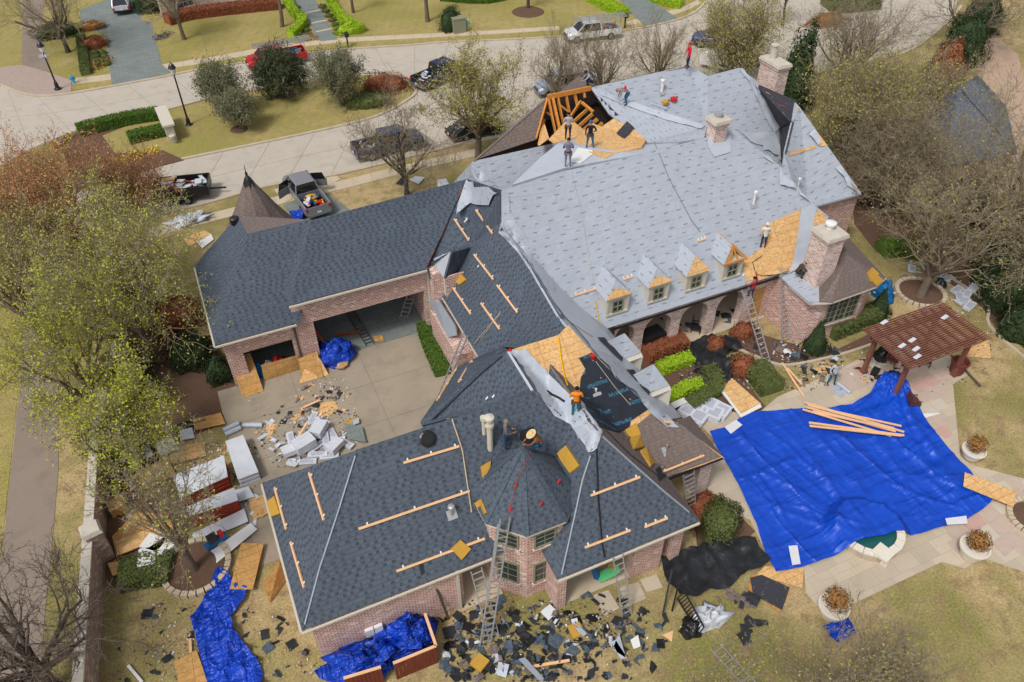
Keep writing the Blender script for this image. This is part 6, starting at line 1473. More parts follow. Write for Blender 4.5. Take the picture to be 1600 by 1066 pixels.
flat([(1122, 598), (1143, 590), (1188, 630), (1158, 646)], 'long plywood sheets on a white frame beside the hedge', z=.3); flat([(1119, 602), (1122, 598), (1158, 646), (1188, 630), (1190, 636), (1158, 652)], 'white frame under the long plywood', 'white', .26, 'door_frame', 'frame', .06)
flat([(410, 911), (439, 872), (448, 905), (421, 943)], 'plywood leaning below the left eave', 'osbd', z=[.9, 1.2, .1, .1]); flat([(272, 1034), (307, 1016), (328, 1075), (280, 1075)], 'plywood at the bottom beside the crumpled tarp', 'osbd', z=.14)
flat([(175, 838), (214, 797), (262, 806), (276, 832), (182, 870)], 'large fan of plywood on the left bed', 'osbd', z=.2); flat([(180, 846), (250, 820), (262, 836), (184, 868)], 'second plywood sheet of the left fan', z=.26)
flat([(1181, 898), (1195, 885), (1256, 886), (1254, 919)], 'plywood wedge under the lower tarp corner', 'osb', z=.09); flat([(1515, 545), (1545, 530), (1549, 560), (1497, 556)], 'plywood pile right of the pergola', 'osb'); flat([(1361, 560), (1376, 549), (1382, 560), (1374, 570)], 'yellow board beside the black bag under the pergola', 'foam')
flat([(1172, 903), (1190, 898), (1234, 918), (1222, 953), (1190, 936), (1176, 925)], 'torn plywood covered with black felt on the lawn', 'felt', z=.1); flat([(1176, 898), (1205, 903), (1236, 921), (1218, 956), (1170, 920)], 'orange torn edge under the black felt board', 'rafter', z=.07)
flat([(523, 575), (530, 570), (536, 556), (546, 553), (543, 570), (534, 576)], 'irregular plywood scrap beside the garage bundle', 'osbd', z=.3); flat([(537, 660), (555, 652), (560, 662), (541, 664)], 'yellow insulation square on the courtyard', 'foam', z=.1); flat([(584, 525), (598, 524), (600, 534), (585, 533)], 'brown board on the garage floor', 'osbd', z=.1)
flat([(416, 660), (434, 664), (422, 683), (416, 688)], 'triangular plywood offcut on the courtyard', 'osb'); flat([(502, 629), (523, 627), (529, 637), (512, 653), (495, 652)], 'star shaped plywood offcut on the courtyard', 'osb'); flat([(454, 652), (470, 644), (474, 648), (458, 658)], 'narrow plywood offcut on the courtyard', 'osb')
flat([(538, 661), (566, 667), (572, 691), (544, 686)], 'grey board at the edge of the courtyard debris', 'slate', z=.25); flat([(286, 372), (320, 360), (330, 366), (296, 385)], 'plywood on the verge behind the tree', 'osb'); flat([(308, 378), (330, 366), (334, 374), (316, 388)], 'white board on the verge behind the tree', 'white', z=.1)
flat([(640, 281), (649, 275), (664, 277), (654, 288)], 'white sheet on the grass behind the leafless street tree', 'wrap', z=.1, name='white_sheet', cat='sheet'); flat([(618, 287), (628, 276), (640, 282), (632, 290)], 'dark board at the foot of the leafless street tree', 'black', z=.1, name='dark_board', cat='board')
flat([(683, 281), (697, 279), (703, 290), (684, 292)], 'white sheet on the grass beside the garage ridge', 'wrap', z=.1, name='white_sheet', cat='sheet')
flat([(1295, 604), (1311, 597), (1330, 611), (1313, 622)], 'grey blue underlayment roll end by the standing man', 'under', z=.08, name='underlayment_piece', cat='underlayment'); solo('underlayment_roll', MB().tube([G(1309, 599, .16), G(1329, 614, .16)], .1, 10), M['underb'], 'light blue roll next to the standing man', 'roll')
flat([(1432, 647), (1472, 645), (1435, 656)], 'thin white triangle sheet right of the tarp peak', 'white', z=.1, name='white_sheet', cat='sheet'); flat([(1132, 667), (1150, 656), (1160, 664), (1142, 678)], 'printed white board on the left tarp corner', 'paper', z=.28, name='white_board', cat='board')
flat([(1232, 853), (1246, 852), (1251, 881), (1238, 883)], 'printed white label board on the lower tarp', 'paper', z=.26, name='white_board', cat='board'); flat([(1477, 810), (1510, 806), (1512, 818), (1480, 820)], 'printed white label board near the right tarp edge', 'paper', z=.26, name='white_board', cat='board')
flat([(1278, 572), (1295, 571), (1294, 582), (1272, 582)], 'small plywood offcut behind the standing man', 'osb'); flat([(1044, 632), (1070, 620), (1076, 628), (1050, 640)], 'small white board among the lime shrubs', 'white', z=.5, name='white_board', cat='board')
# walkway stones below the turret
for i, q in enumerate([[(927, 930), (951, 922), (968, 950), (945, 962)], [(968, 918), (998, 909), (1010, 935), (980, 948)], [(1000, 906), (1026, 897), (1036, 918), (1010, 925)]]):
    struct(obj('stepping_slab', MB().slab(g2(q, .05), .06), M['paver']))
# long boards on the tarp
rr = random.Random(5)
for i in range(9):
    y_ = i * 3.2; a = (1252 + rr.uniform(-6, 12) + i * 2, 628 + y_ + rr.uniform(-2, 2)); b = (1412 + rr.uniform(-12, 4) - i * 3, 664 + y_ * .5 + rr.uniform(-3, 12))
    if i > 5: a = (1262 + rr.uniform(0, 14), 660 + rr.uniform(0, 6)); b = (1405 + rr.uniform(-8, 8), 676 + rr.uniform(0, 5))
    solo('long_board', MB().bar(G(*a, .24 + .03 * i), G(*b, .26 + .03 * i), .12, .05), M['lumber'], 'long bare board in the pile on the pool tarp', 'board', 'long boards on the pool tarp')
# bundles of shingles wrapped in printed film
def bundle(px, py, rz, n, label, mat='wrap', z0=None, sx_=1.0, sy_=.34, group=None, hh=.09):
    z0 = rr.uniform(.03, .1)
    x, y, _ = G(px, py, z0); t_ = thing('shingle_bundle_stack', label, 'shingle bundles', (x, y, z0), 0, group)
    for k in range(n):
        j = rr.uniform(-.04, .04); obj('bundle', MB().box((x + j, y + rr.uniform(-.03, .03), z0 + hh * (k + .5)), (sx_, sy_, hh * .94), rz + rr.uniform(-.06, .06)), M[mat], parent=t_)
        if k == n - 1: obj('label_print', MB().box((x + j, y, z0 + hh * n + .003), (sx_ * .7, sy_ * .66, .004), rz), M['print'] if 'print' in M else M.setdefault('print', plain('grey label print', lin(176, 180, 192), .6, var=.45, sc=16)), parent=t_)
    return t_
lbl = ['by the big white carton', 'nearest the roof edge', 'at the back of the heap', 'left of the big white carton', 'beside the grey board', 'at the upper left of the heap', 'in the middle of the heap', 'lowest of the heap', 'under the loose white sheets', 'tilted towards the courtyard', 'next to the yellow square', 'right behind the ridge']
for i, (px, py) in enumerate([(470, 705), (497, 712), (505, 668), (455, 690), (527, 700), (488, 655), (510, 690), (480, 722), (520, 680), (495, 700), (540, 695), (515, 715)]):
    bundle(px, py, rr.uniform(0, 3), rr.choice([1, 2, 3]), 'white shingle bundles ' + lbl[i])
for i, (px, py, rz) in enumerate([(1074, 646, .5), (1090, 637, .5), (1106, 636, .6), (1114, 650, .6), (1090, 656, .5), (1126, 646, .5)]):
    bundle(px, py, rz, 4, 'stack of white shingle bundles beside the long plywood, ' + ['leftmost', 'second from the left', 'topmost', 'rightmost low', 'lowest', 'rightmost high'][i], sx_=.95, sy_=.9)
for i, (px, py, rz) in enumerate([(1495, 455, .2), (1510, 462, .5), (1505, 472, .1), (1515, 480, .3), (1498, 466, .8), (1520, 452, .4)]):
    bundle(px, py, rz, 2, 'white shingle bundles on the grass right of the oak, ' + ['upper left', 'centre', 'second from below', 'lowest', 'left side', 'upper right'][i], sx_=.95, sy_=.5)
for i, (px, py) in enumerate([(1480, 435), (1467, 428), (1425, 420), (1445, 416)]): bundle(px, py, .4 * i, 1, 'flat white wrapper on the grass behind the oak, ' + ['nearest the bundles', 'second from the bundles', 'beside the grey scraps', 'farthest'][i], sx_=.9, sy_=.5, hh=.04)
for i, (px, py, a_, sz) in enumerate([(478, 704, .3, (1.1, .8, .55)), (500, 680, .9, (1.0, .7, .45)), (455, 712, .1, (.8, .6, .3)), (525, 705, .6, (.9, .6, .35))]):
    x, y, _ = G(px, py); t_ = thing('white_carton', ['large white carton in the courtyard heap', 'white carton at the back of the courtyard heap', 'low white carton at the left of the courtyard heap', 'white carton at the right of the courtyard heap'][i], 'carton', (x, y, .3)); obj('box', MB().box((x, y, .3 + sz[2] / 2), sz, a_), M['wrap'], parent=t_); obj('tape', MB().box((x, y, .305 + sz[2]), (sz[0], .07, .006), a_), M['paper'], parent=t_)
# red and white stacked pallets in the left bed
for i, (q, mt, z_, l) in enumerate([([(268, 745), (350, 712), (356, 745), (280, 780)], 'wrap', 1.0, 'large white topped pallet behind the tree ring'), ([(285, 795), (366, 762), (372, 782), (296, 808)], 'wrap', .9, 'second white topped pallet with red sides'), ([(300, 835), (382, 795), (388, 815), (306, 850)], 'wrap', .12, 'white sheets lying below the red pallets'), ([(352, 690), (380, 680), (404, 738), (372, 750)], 'wrap', .7, 'pallet of printed white bundles beside the courtyard')]):
    P = [V(*G(*p, z_)) for p in q]; t_ = thing('pallet_stack', l, 'pallet', tuple((P[0] + P[2]) / 2 * (1, 1, 0)))
    obj('top_cover', MB().slab([p + (0, 0, .03) for p in P], .04), M[mt], parent=t_)
    if z_ > .3:
        k_ = int(z_ / .14)
        for k in range(k_): 
            s_c = sum(P) / 4; obj('layer', MB().prism([tuple((p + (s_c - p) * (.02 + .03 * (k % 2)))[:2]) for p in P], k * z_ / k_ + .02, (k + 1) * z_ / k_ - .02), M['cardred' if i < 2 else 'wrap'], parent=t_)
flat([(196, 706), (232, 694), (240, 712), (202, 726)], 'white board among the trees in the left bed', 'wrap', z=.3, name='white_board', cat='board'); flat([(280, 672), (300, 668), (304, 684), (282, 688)], 'white wrapped sheet near the grey tubes', 'wrap', z=.2, name='white_board', cat='board')
flat([(168, 880), (205, 872), (212, 890), (176, 900)], 'plywood sheet at the foot of the alley wall', 'osb', z=.2); flat([(300, 655), (345, 645), (352, 662), (306, 672)], 'plywood sheet above the pallets near the courtyard', 'osbd', z=.2)
flat([(240, 690), (268, 682), (280, 702), (250, 712)], 'white wrapped sheet beside the plywood in the left bed', 'wrap', z=.34, name='white_board', cat='board'); flat([(352, 770), (388, 760), (398, 776), (360, 788)], 'white sheet beside the second pallet', 'wrap', z=.2, name='white_board', cat='board')
flat([(388, 780), (420, 770), (424, 800), (396, 812)], 'plywood sheet under the left eave corner', 'osb', z=.12)
flat([(215, 735), (262, 715), (275, 742), (225, 765)], 'plywood sheet under the yellow green tree', 'osbd', z=.25); flat([(262, 700), (318, 690), (322, 712), (270, 725)], 'plywood sheet behind the red pallets', 'osb', z=.2)
flat([(328, 862), (392, 817), (402, 827), (338, 880)], 'long white board beside the tree ring', 'white', z=.2, name='white_board', cat='board')
for i, (px, py) in enumerate([(262, 862), (235, 880), (245, 858)]): x, y, _ = G(px, py); solo('foam_block', MB().box((x, y, .3), (1.0, .8, .55), .4 + i), M['white'], 'white block in the left bed, ' + ['nearest the ring', 'lowest', 'beneath the plywood fan'][i], 'block')
x, y, _ = G(187, 797); solo('cardboard_box', MB().box((x, y, .3), (.8, .7, .6), .2), M['osbd'], 'brown box beside the alley wall', 'box')
x, y, _ = G(340, 852); t_ = thing('air_compressor', 'blue air compressor beside the white board', 'compressor', (x, y, 0)); obj('tank', MB().tube([(x - .5, y - .15, .3), (x + .5, y + .2, .3)], .22, 12), M['bluecyan'], parent=t_); obj('motor', MB().box((x - .1, y, .65), (.45, .35, .35), .3), M['blacktop'], parent=t_); obj('pump', MB().box((x + .3, y + .12, .62), (.22, .25, .3), .3), M['red'], parent=t_)
# grey rolls
for i, (a, b, l) in enumerate([((349, 673), (373, 661), 'grey tube left of the printed roll'), ((352, 679), (376, 668), 'second grey tube, nearer the trees'), ((380, 664), (410, 664), 'printed white roll on the courtyard edge'), ((511, 562), (538, 574), 'printed white roll before the garage'), ((258, 668), (322, 648), 'long dark pipes under the budding trees'), ((262, 676), (322, 656), 'long grey pipe under the budding trees')]):
    solo('roll' if i < 4 else 'pipe', MB().tube([G(*a, .15), G(*b, .15)], .14 if i < 4 else .09, 12), M['underb' if i < 4 else 'gutter'], l, 'roll' if i < 4 else 'pipe')
# --- scattered scraps (cut shingles, paper, wood)
def scraps(n, px_poly, mats, label, cat, name, group, seed, smin=.12, smax=.5, z=.03, zr=.12, long_=1.0):
    r = random.Random(seed); xs = [p[0] for p in px_poly]; ys = [p[1] for p in px_poly]; k = 0
    while k < n:
        px, py = r.uniform(min(xs), max(xs)), r.uniform(min(ys), max(ys))
        if not in_poly(px, py, px_poly): continue
        x, y, _ = G(px, py); a = r.uniform(0, 6.28); s = r.uniform(smin, smax) * r.uniform(.7, 1); P = []; asp = r.choice([1, .75, .45, .35]) / long_; tilt = r.uniform(-zr, zr); bend = r.uniform(0, zr)
        cs_ = [(-1, -1), (0, -1), (1, -1), (1, 1), (0, 1), (-1, 1)]
        if r.random() < .35: cs_[r.choice([0, 2, 3, 5])] = (r.uniform(-.6, .6), r.uniform(-.5, .5))
        for (u, v) in cs_:
            u2, v2 = u * s * (1 + r.uniform(-.1, .1)), v * s * asp * (1 + r.uniform(-.15, .15)); P.append((x + u2 * math.cos(a) - v2 * math.sin(a), y + u2 * math.sin(a) + v2 * math.cos(a), z + .02 + max(0, tilt * u) + bend * (u == 0)))
        solo(name, MB().slab(P, .015), M[r.choice(mats)], label, cat, group); k += 1
blk = ['black', 'black', 'blacktop', 'ridgecap']
scraps(210, [(690, 960), (760, 935), (860, 935), (940, 925), (1020, 960), (1000, 1005), (930, 1040), (850, 1070), (720, 1066), (680, 1040)], blk, 'black shingle scrap in the debris below the turret', 'shingle scrap', 'shingle_scrap', 'black scraps below the turret', 1, .1, .32, .04, .18)
scraps(26, [(690, 960), (830, 945), (1010, 985), (930, 1040), (760, 1066), (690, 1040)], ['under', 'wrap', 'wrap'], 'pale underlayment scrap in the debris below the turret', 'underlayment scrap', 'underlayment_scrap', 'pale scraps below the turret', 2, .1, .3, .08, .3)
scraps(14, [(700, 960), (1000, 960), (950, 1050), (720, 1066)], ['brown', 'brown'], 'brown shingle scrap in the debris below the turret', 'shingle scrap', 'brown_scrap', 'brown scraps below the turret', 3, .14, .3, .08, .16)
scraps(42, [(250, 930), (440, 960), (520, 1060), (430, 1070), (170, 1066), (180, 1000)], blk, 'black shingle scrap scattered on the lower left lawn', 'shingle scrap', 'shingle_scrap', 'black scraps on the lower left lawn', 4, .09, .26, .03, .08)
scraps(34, [(1000, 960), (1060, 940), (1040, 1000), (1020, 1066), (900, 1066), (930, 1020)], blk, 'black shingle scrap at the right end of the turret debris', 'shingle scrap', 'shingle_scrap', 'black scraps at the right end of the debris', 5, .09, .24, .03, .08)
drape('black_felt_heap', [(1066, 548), (1100, 528), (1150, 532), (1160, 548), (1128, 562), (1150, 585), (1135, 606), (1108, 590), (1082, 572)], 'heap of torn black felt on the path in front of the arcade', 'liner', lambda x, y: .06, .2, 31, cat='felt heap', amp=.3)
scraps(70, [(1060, 540), (1120, 525), (1170, 560), (1135, 600), (1120, 620), (1095, 590), (1070, 560)], blk, 'black scrap on the path between arcade and hedges', 'shingle scrap', 'shingle_scrap', 'black scraps on the garden path', 6, .12, .36, .03, .14)
scraps(20, [(1080, 545), (1150, 560), (1130, 615), (1090, 600)], ['white', 'wrap'], 'white strip among the black scraps on the garden path', 'trim strip', 'trim_strip', 'white strips on the garden path', 7, .2, .5, .12, .1, 2.2)
scraps(46, [(1180, 505), (1250, 520), (1340, 560), (1290, 600), (1180, 590), (1150, 550)], blk + ['wrap', 'brown'], 'small scrap on the grass below the bay', 'scrap', 'scrap', 'small scraps below the bay', 8, .08, .35)
scraps(40, [(470, 590), (530, 600), (540, 640), (460, 690), (400, 680), (440, 640)], ['black', 'brown', 'lumber', 'brown'], 'small roofing scrap on the courtyard concrete', 'scrap', 'scrap', 'small scraps on the courtyard', 9, .07, .26)
scraps(34, [(400, 660), (560, 650), (570, 690), (440, 735), (410, 700)], ['wrap', 'paper', 'wrap', 'under'], 'white paper scrap around the courtyard bundles', 'paper scrap', 'paper_scrap', 'white scraps around the courtyard bundles', 10, .12, .36, .05, .2)
scraps(40, [(190, 690), (400, 740), (420, 800), (330, 880), (200, 900), (180, 790)], ['wrap', 'osbd', 'black', 'wrap', 'lumber'], 'mixed scrap under the trees of the left bed', 'scrap', 'scrap', 'mixed scraps in the left bed', 11, .1, .3)
scraps(16, [(1130, 925), (1180, 930), (1175, 950), (1120, 940)], ['brown', 'brown', 'black'], 'old brown shingle piece beside the black felt board', 'shingle scrap', 'brown_scrap', 'brown shingle pieces by the felt board', 12, .15, .3, .08, .12)
scraps(8, [(1150, 975), (1190, 970), (1200, 985), (1155, 995)], ['black'], 'black shingle strip in the small pile on the lower lawn', 'shingle scrap', 'shingle_scrap', 'small pile of black strips', 13, .3, .5, .06, .08, 1.6)
scraps(30, [(1345, 560), (1420, 570), (1370, 600), (1320, 590)], blk + ['foam', 'wrap'], 'small litter under the pergola', 'scrap', 'scrap', 'litter under the pergola', 14, .08, .25)
scraps(26, [(1400, 405), (1540, 440), (1500, 500), (1400, 480), (1380, 430)], ['wrap', 'slate', 'black', 'wrap'], 'pale scrap on the side lawn near the oak', 'scrap', 'scrap', 'pale scraps on the side lawn', 15, .08, .3)
scraps(16, [(1000, 500), (1160, 470), (1150, 520), (1010, 555)], blk, 'black scrap on the arcade floor', 'scrap', 'scrap', 'black scraps on the arcade floor', 16, .15, .45, .14)
# loose timber
rr = random.Random(9)
for i, (a, b, z0_, z1_, l) in enumerate([((1250, 525), (1206, 395), 0, 4.3, 'long pole leaning beside the tall ladder'), ((1222, 567), (1256, 620), .1, .1, 'plank lying before the standing man'), ((1230, 575), (1253, 601), .12, .12, 'shorter plank lying before the standing man'), ((474, 637), (500, 625), .1, .3, 'splintered stick on the courtyard'), ((463, 688), (480, 660), .1, .5, 'stick beside the white scraps'), ((490, 512), (526, 565), 1.6, .1, 'reddish plank leaning in the garage portal'), ((524, 524), (562, 518), .3, .3, 'reddish plank beside the lying ladder'),
        ((701, 967), (682, 918), .1, 2.3, 'dark plank leaning on the lower brick wall'), ((830, 1042), (890, 1032), .15, .2, 'bare stud in the debris below the turret'), ((1486, 555), (1532, 603), .15, .15, 'grey pipe at the pergola post'), ((1365, 457), (1400, 458), .3, .3, 'bare plank beside the blue plastic'), ((200, 1040), (222, 1066), .1, .1, 'white strip on the lower left lawn'), ((297, 998), (298, 1020), .1, .1, 'thin stick above the bottom plywood'), ((300, 420), (300, 421), 0, 0, ''), ((1160, 700), (1162, 702), 0, 0, '')]):
    if l: solo('plank', MB().bar(G(*a, z0_), G(*b, z1_), .12, .05), M['lumber' if i not in (5, 6, 7, 9, 11) else {5: 'redrope', 6: 'redrope', 7: 'gutter', 9: 'gutter', 11: 'white'}[i]], l, 'plank')
for i, q in enumerate([[(957, 1015), (967, 988), (978, 1028)], [(810, 1030), (820, 1027), (850, 1060), (843, 1064)], [(962, 1000), (955, 1003), (970, 1030), (980, 1028)], [(985, 1000), (997, 992), (1001, 1010), (990, 1014)]]):
    flat(q, ['grey triangle of underlayment in the turret debris', 'long grey flashing strip in the turret debris', 'folded edge beside the grey triangle', 'white folded metal in the turret debris'][i], ['under', 'copper', 'underb', 'white'][i], z=.35, name='sheet_piece', cat='sheet')
for i, (px, py) in enumerate([(750, 1040), (900, 990)]): x, y, _ = G(px, py); solo('foam_pad', MB().box((x, y, .25), (.62, .58, .14), .5 + i), M['foam'], ['foam pad on the grass below the turret', 'foam pad amid the black scraps'][i], 'foam pad')
flat([(1011, 1000), (1046, 985)][:0] or [(1035, 992), (1052, 985), (1050, 1003)], 'small yellow offcut on the lawn', 'lumber', z=.06)
# green slide in the porch
x, y, _ = G(955, 898, .3); t_ = thing('toy_slide', 'green toy slide with blue ladder under the front porch', 'toy slide', (x, y, 0)); gm = plain('green plastic', lin(96, 200, 130), .5)
A, B = V(*G(935, 903, .25)), V(*G(967, 886, .9)); m_ = (A + B) / 2 - (0, 0, .1); obj('chute', MB().bar(A, m_, .5, .08).bar(m_, B, .5, .08), gm, parent=t_); obj('side_frame', MB().bar(V(*G(928, 885, 1.0)), V(*G(933, 905, .1)), .1, .3), M['bluecyan'], parent=t_); obj('side_frame', MB().bar(V(*G(958, 880, 1.1)), V(*G(950, 895, .1)), .1, .3), M['osbd'], parent=t_)
# toppled black fence panel and white appliance
t_ = thing('metal_fence', 'black metal fence section lying on the lawn', 'fence', G(1075, 960)); a, b, c, d_ = V(*G(1058, 935, .4)), V(*G(1092, 990, .3)), V(*G(1100, 980, .9)), V(*G(1070, 925, 1.0))
obj('rail', MB().bar(a, b, .06, .06), M['blacktop'], parent=t_); obj('rail', MB().bar(d_, c, .06, .06), M['blacktop'], parent=t_)
for k in range(13): f = k / 12; obj('picket', MB().bar(a + (b - a) * f, d_ + (c - d_) * f, .035, .035), M['blacktop'], parent=t_)
lump('plastic_bag', G(1105, 970), .9, .5, .6, 'wrap', 'crumpled white plastic beside the toppled fence', 'plastic sheet', 13, rough=.7)
for i, (a, b) in enumerate([((1050, 955), (1062, 905)), ((1036, 958), (1050, 890))]): solo('fence_post', MB().bar(G(*a, 0), G(*b, 1.6), .08, .08), M['blacktop'], ['black post standing in the plastic sheet, right', 'black post standing in the plastic sheet, left'][i], 'post')
# wooden enclosure at the front wall
t_ = thing('wooden_enclosure', 'red brown wooden screen fence round the blue tarps by the brick wall', 'fence', G(600, 1050))
q0, q1, q2, q3 = V(*G(545, 1085)), V(*G(620, 1062)), V(*G(685, 1035)), V(*G(668, 985)); zt = 1.45
for a, b in ((q1, q2), (q2, q3), (q0, q1 - (q1 - q0) * .25)):
    n_ = max(3, int(np.linalg.norm(b - a) / .16))
    for k in range(n_): obj('picket', MB().bar((a + (b - a) * (k + .5) / n_) + (0, 0, 0), (a + (b - a) * (k + .5) / n_) + (0, 0, zt), np.linalg.norm(b - a) / n_ * .92, .03, up=np.cross((b - a) / np.linalg.norm(b - a), (0, 0, 1))), M['fencewood'], parent=t_)
    obj('top_rail', MB().bar(a + (0, 0, zt), b + (0, 0, zt), .12, .05), M['lumber'], parent=t_)
for i, (px, py) in enumerate([(575, 985), (590, 984)]): x, y, _ = G(px, py); solo('meter_box', MB().boxx(x - .18, x + .18, 17.95, 18.1, .9, 1.4), M['white'], ['left white meter box on the lower brick wall', 'right white meter box on the lower brick wall'][i], 'meter box')
# patio furniture
def chair(px, py, label, rz=0, mat='clay2'):
    M.setdefault('clay2', plain('red brown wicker', lin(96, 56, 48), .7)); x, y, z = G(px, py, .07); t_ = thing('patio_chair', label, 'chair', (x, y, z)); c_, s_n = math.cos(rz), math.sin(rz); P = lambda a, b, h: (x + a * c_ - b * s_n, y + a * s_n + b * c_, z + h)
    obj('seat', MB().box(P(0, 0, .42), (.6, .6, .1), rz), M[mat], parent=t_); obj('backrest', MB().box(P(0, .3, .72), (.6, .07, .6), rz), M[mat], parent=t_)
    for a in (-.27, .27):
        obj('armrest', MB().box(P(a, 0, .62), (.06, .55, .05), rz), M[mat], parent=t_)
        for b in (-.27, .27): obj('leg', MB().box(P(a, b, .2), (.05, .05, .4), rz), M[mat], parent=t_)
chair(1424, 635, 'brown patio chair beside the tarp peak', 1.2); chair(1392, 568, 'brown patio chair under the pergola, left', .4); chair(1442, 570, 'brown patio chair under the pergola, right', -.6)
for i, (px, py) in enumerate([(1366, 585), (1378, 597), (1395, 590)]): x, y, _ = G(px, py); solo('tool_case', MB().box((x, y, .22), (.55, .4, .3), .5 + i), M['blacktop'], ['black tool case left under the pergola', 'black tool case beside the tarp peak', 'dark case behind the tarp peak'][i], 'case')
x, y, z = G(1015, 540, .12); t_ = thing('covered_grill', 'grill under a black cover in the arcade', 'grill', (x, y, z)); obj('cover', MB().box((x, y, z + .55), (1.7, 1.0, 1.1), .1, .92), M['blacktop'], parent=t_); obj('skirt', MB().box((x, y, z + .06), (1.8, 1.1, .1), .1), M['blacktop'], parent=t_)
x, y, z = G(1087, 515, .12); chair(1087, 518, 'dark metal chair in the arcade', .8, 'blacktop')

# fine litter nobody could count: crumbs of shingle, paper and leaves
def litter(n, poly, mats, seed, size, label):
    r = np.random.default_rng(seed); xs = [p[0] for p in poly]; ys = [p[1] for p in poly]; C = []; cl = [(r.uniform(min(xs), max(xs)), r.uniform(min(ys), max(ys))) for _ in range(14)]
    while len(C) < n:
        if r.random() < .7: c = cl[r.integers(14)]; px, py = c[0] + r.normal() * 16, c[1] + r.normal() * 11
        else: px, py = r.uniform(min(xs), max(xs)), r.uniform(min(ys), max(ys))
        if in_poly(px, py, poly): x, y, _ = G(px, py); C.append((x, y, .05 + r.random() * .05))
    C = np.array(C); q = leaf_quads(C, np.tile([0, 0, 2.0], (n, 1)), size, seed)
    o = add_mesh('litter', raw_mesh('litter', q, np.arange(len(q)).reshape(-1, 4), [M[m_] for m_ in mats], r.integers(0, len(mats), n).astype(np.int32))); o['kind'] = 'stuff'; tag(o, label, 'litter')
litter(650, [(680, 960), (760, 930), (1020, 950), (1010, 1010), (900, 1066), (690, 1066)], ['black', 'black', 'brown', 'black', 'wrap'], 1, .07, 'fine black and white crumbs in the debris below the turret')
litter(300, [(250, 930), (440, 960), (520, 1060), (170, 1066)], ['black', 'leafr', 'wrap'], 2, .06, 'fine crumbs on the lower left lawn')
litter(900, [(1000, 560), (1120, 525), (1340, 545), (1290, 610), (1100, 620)], ['black', 'wrap', 'brown', 'bronzeh'], 3, .08, 'fine crumbs in the garden beds behind the house')
litter(450, [(385, 600), (540, 590), (570, 690), (430, 740), (400, 690)], ['black', 'wrap', 'brown', 'lumber'], 4, .07, 'fine crumbs on the courtyard concrete')
litter(900, [(180, 700), (400, 690), (420, 800), (330, 890), (180, 900)], ['wrap', 'black', 'leafr', 'lumber'], 5, .08, 'fine litter in the left bed')
litter(500, [(1330, 540), (1540, 430), (1600, 520), (1500, 620), (1350, 600)], ['black', 'wrap', 'bronzeh'], 6, .06, 'fine litter round the pergola')
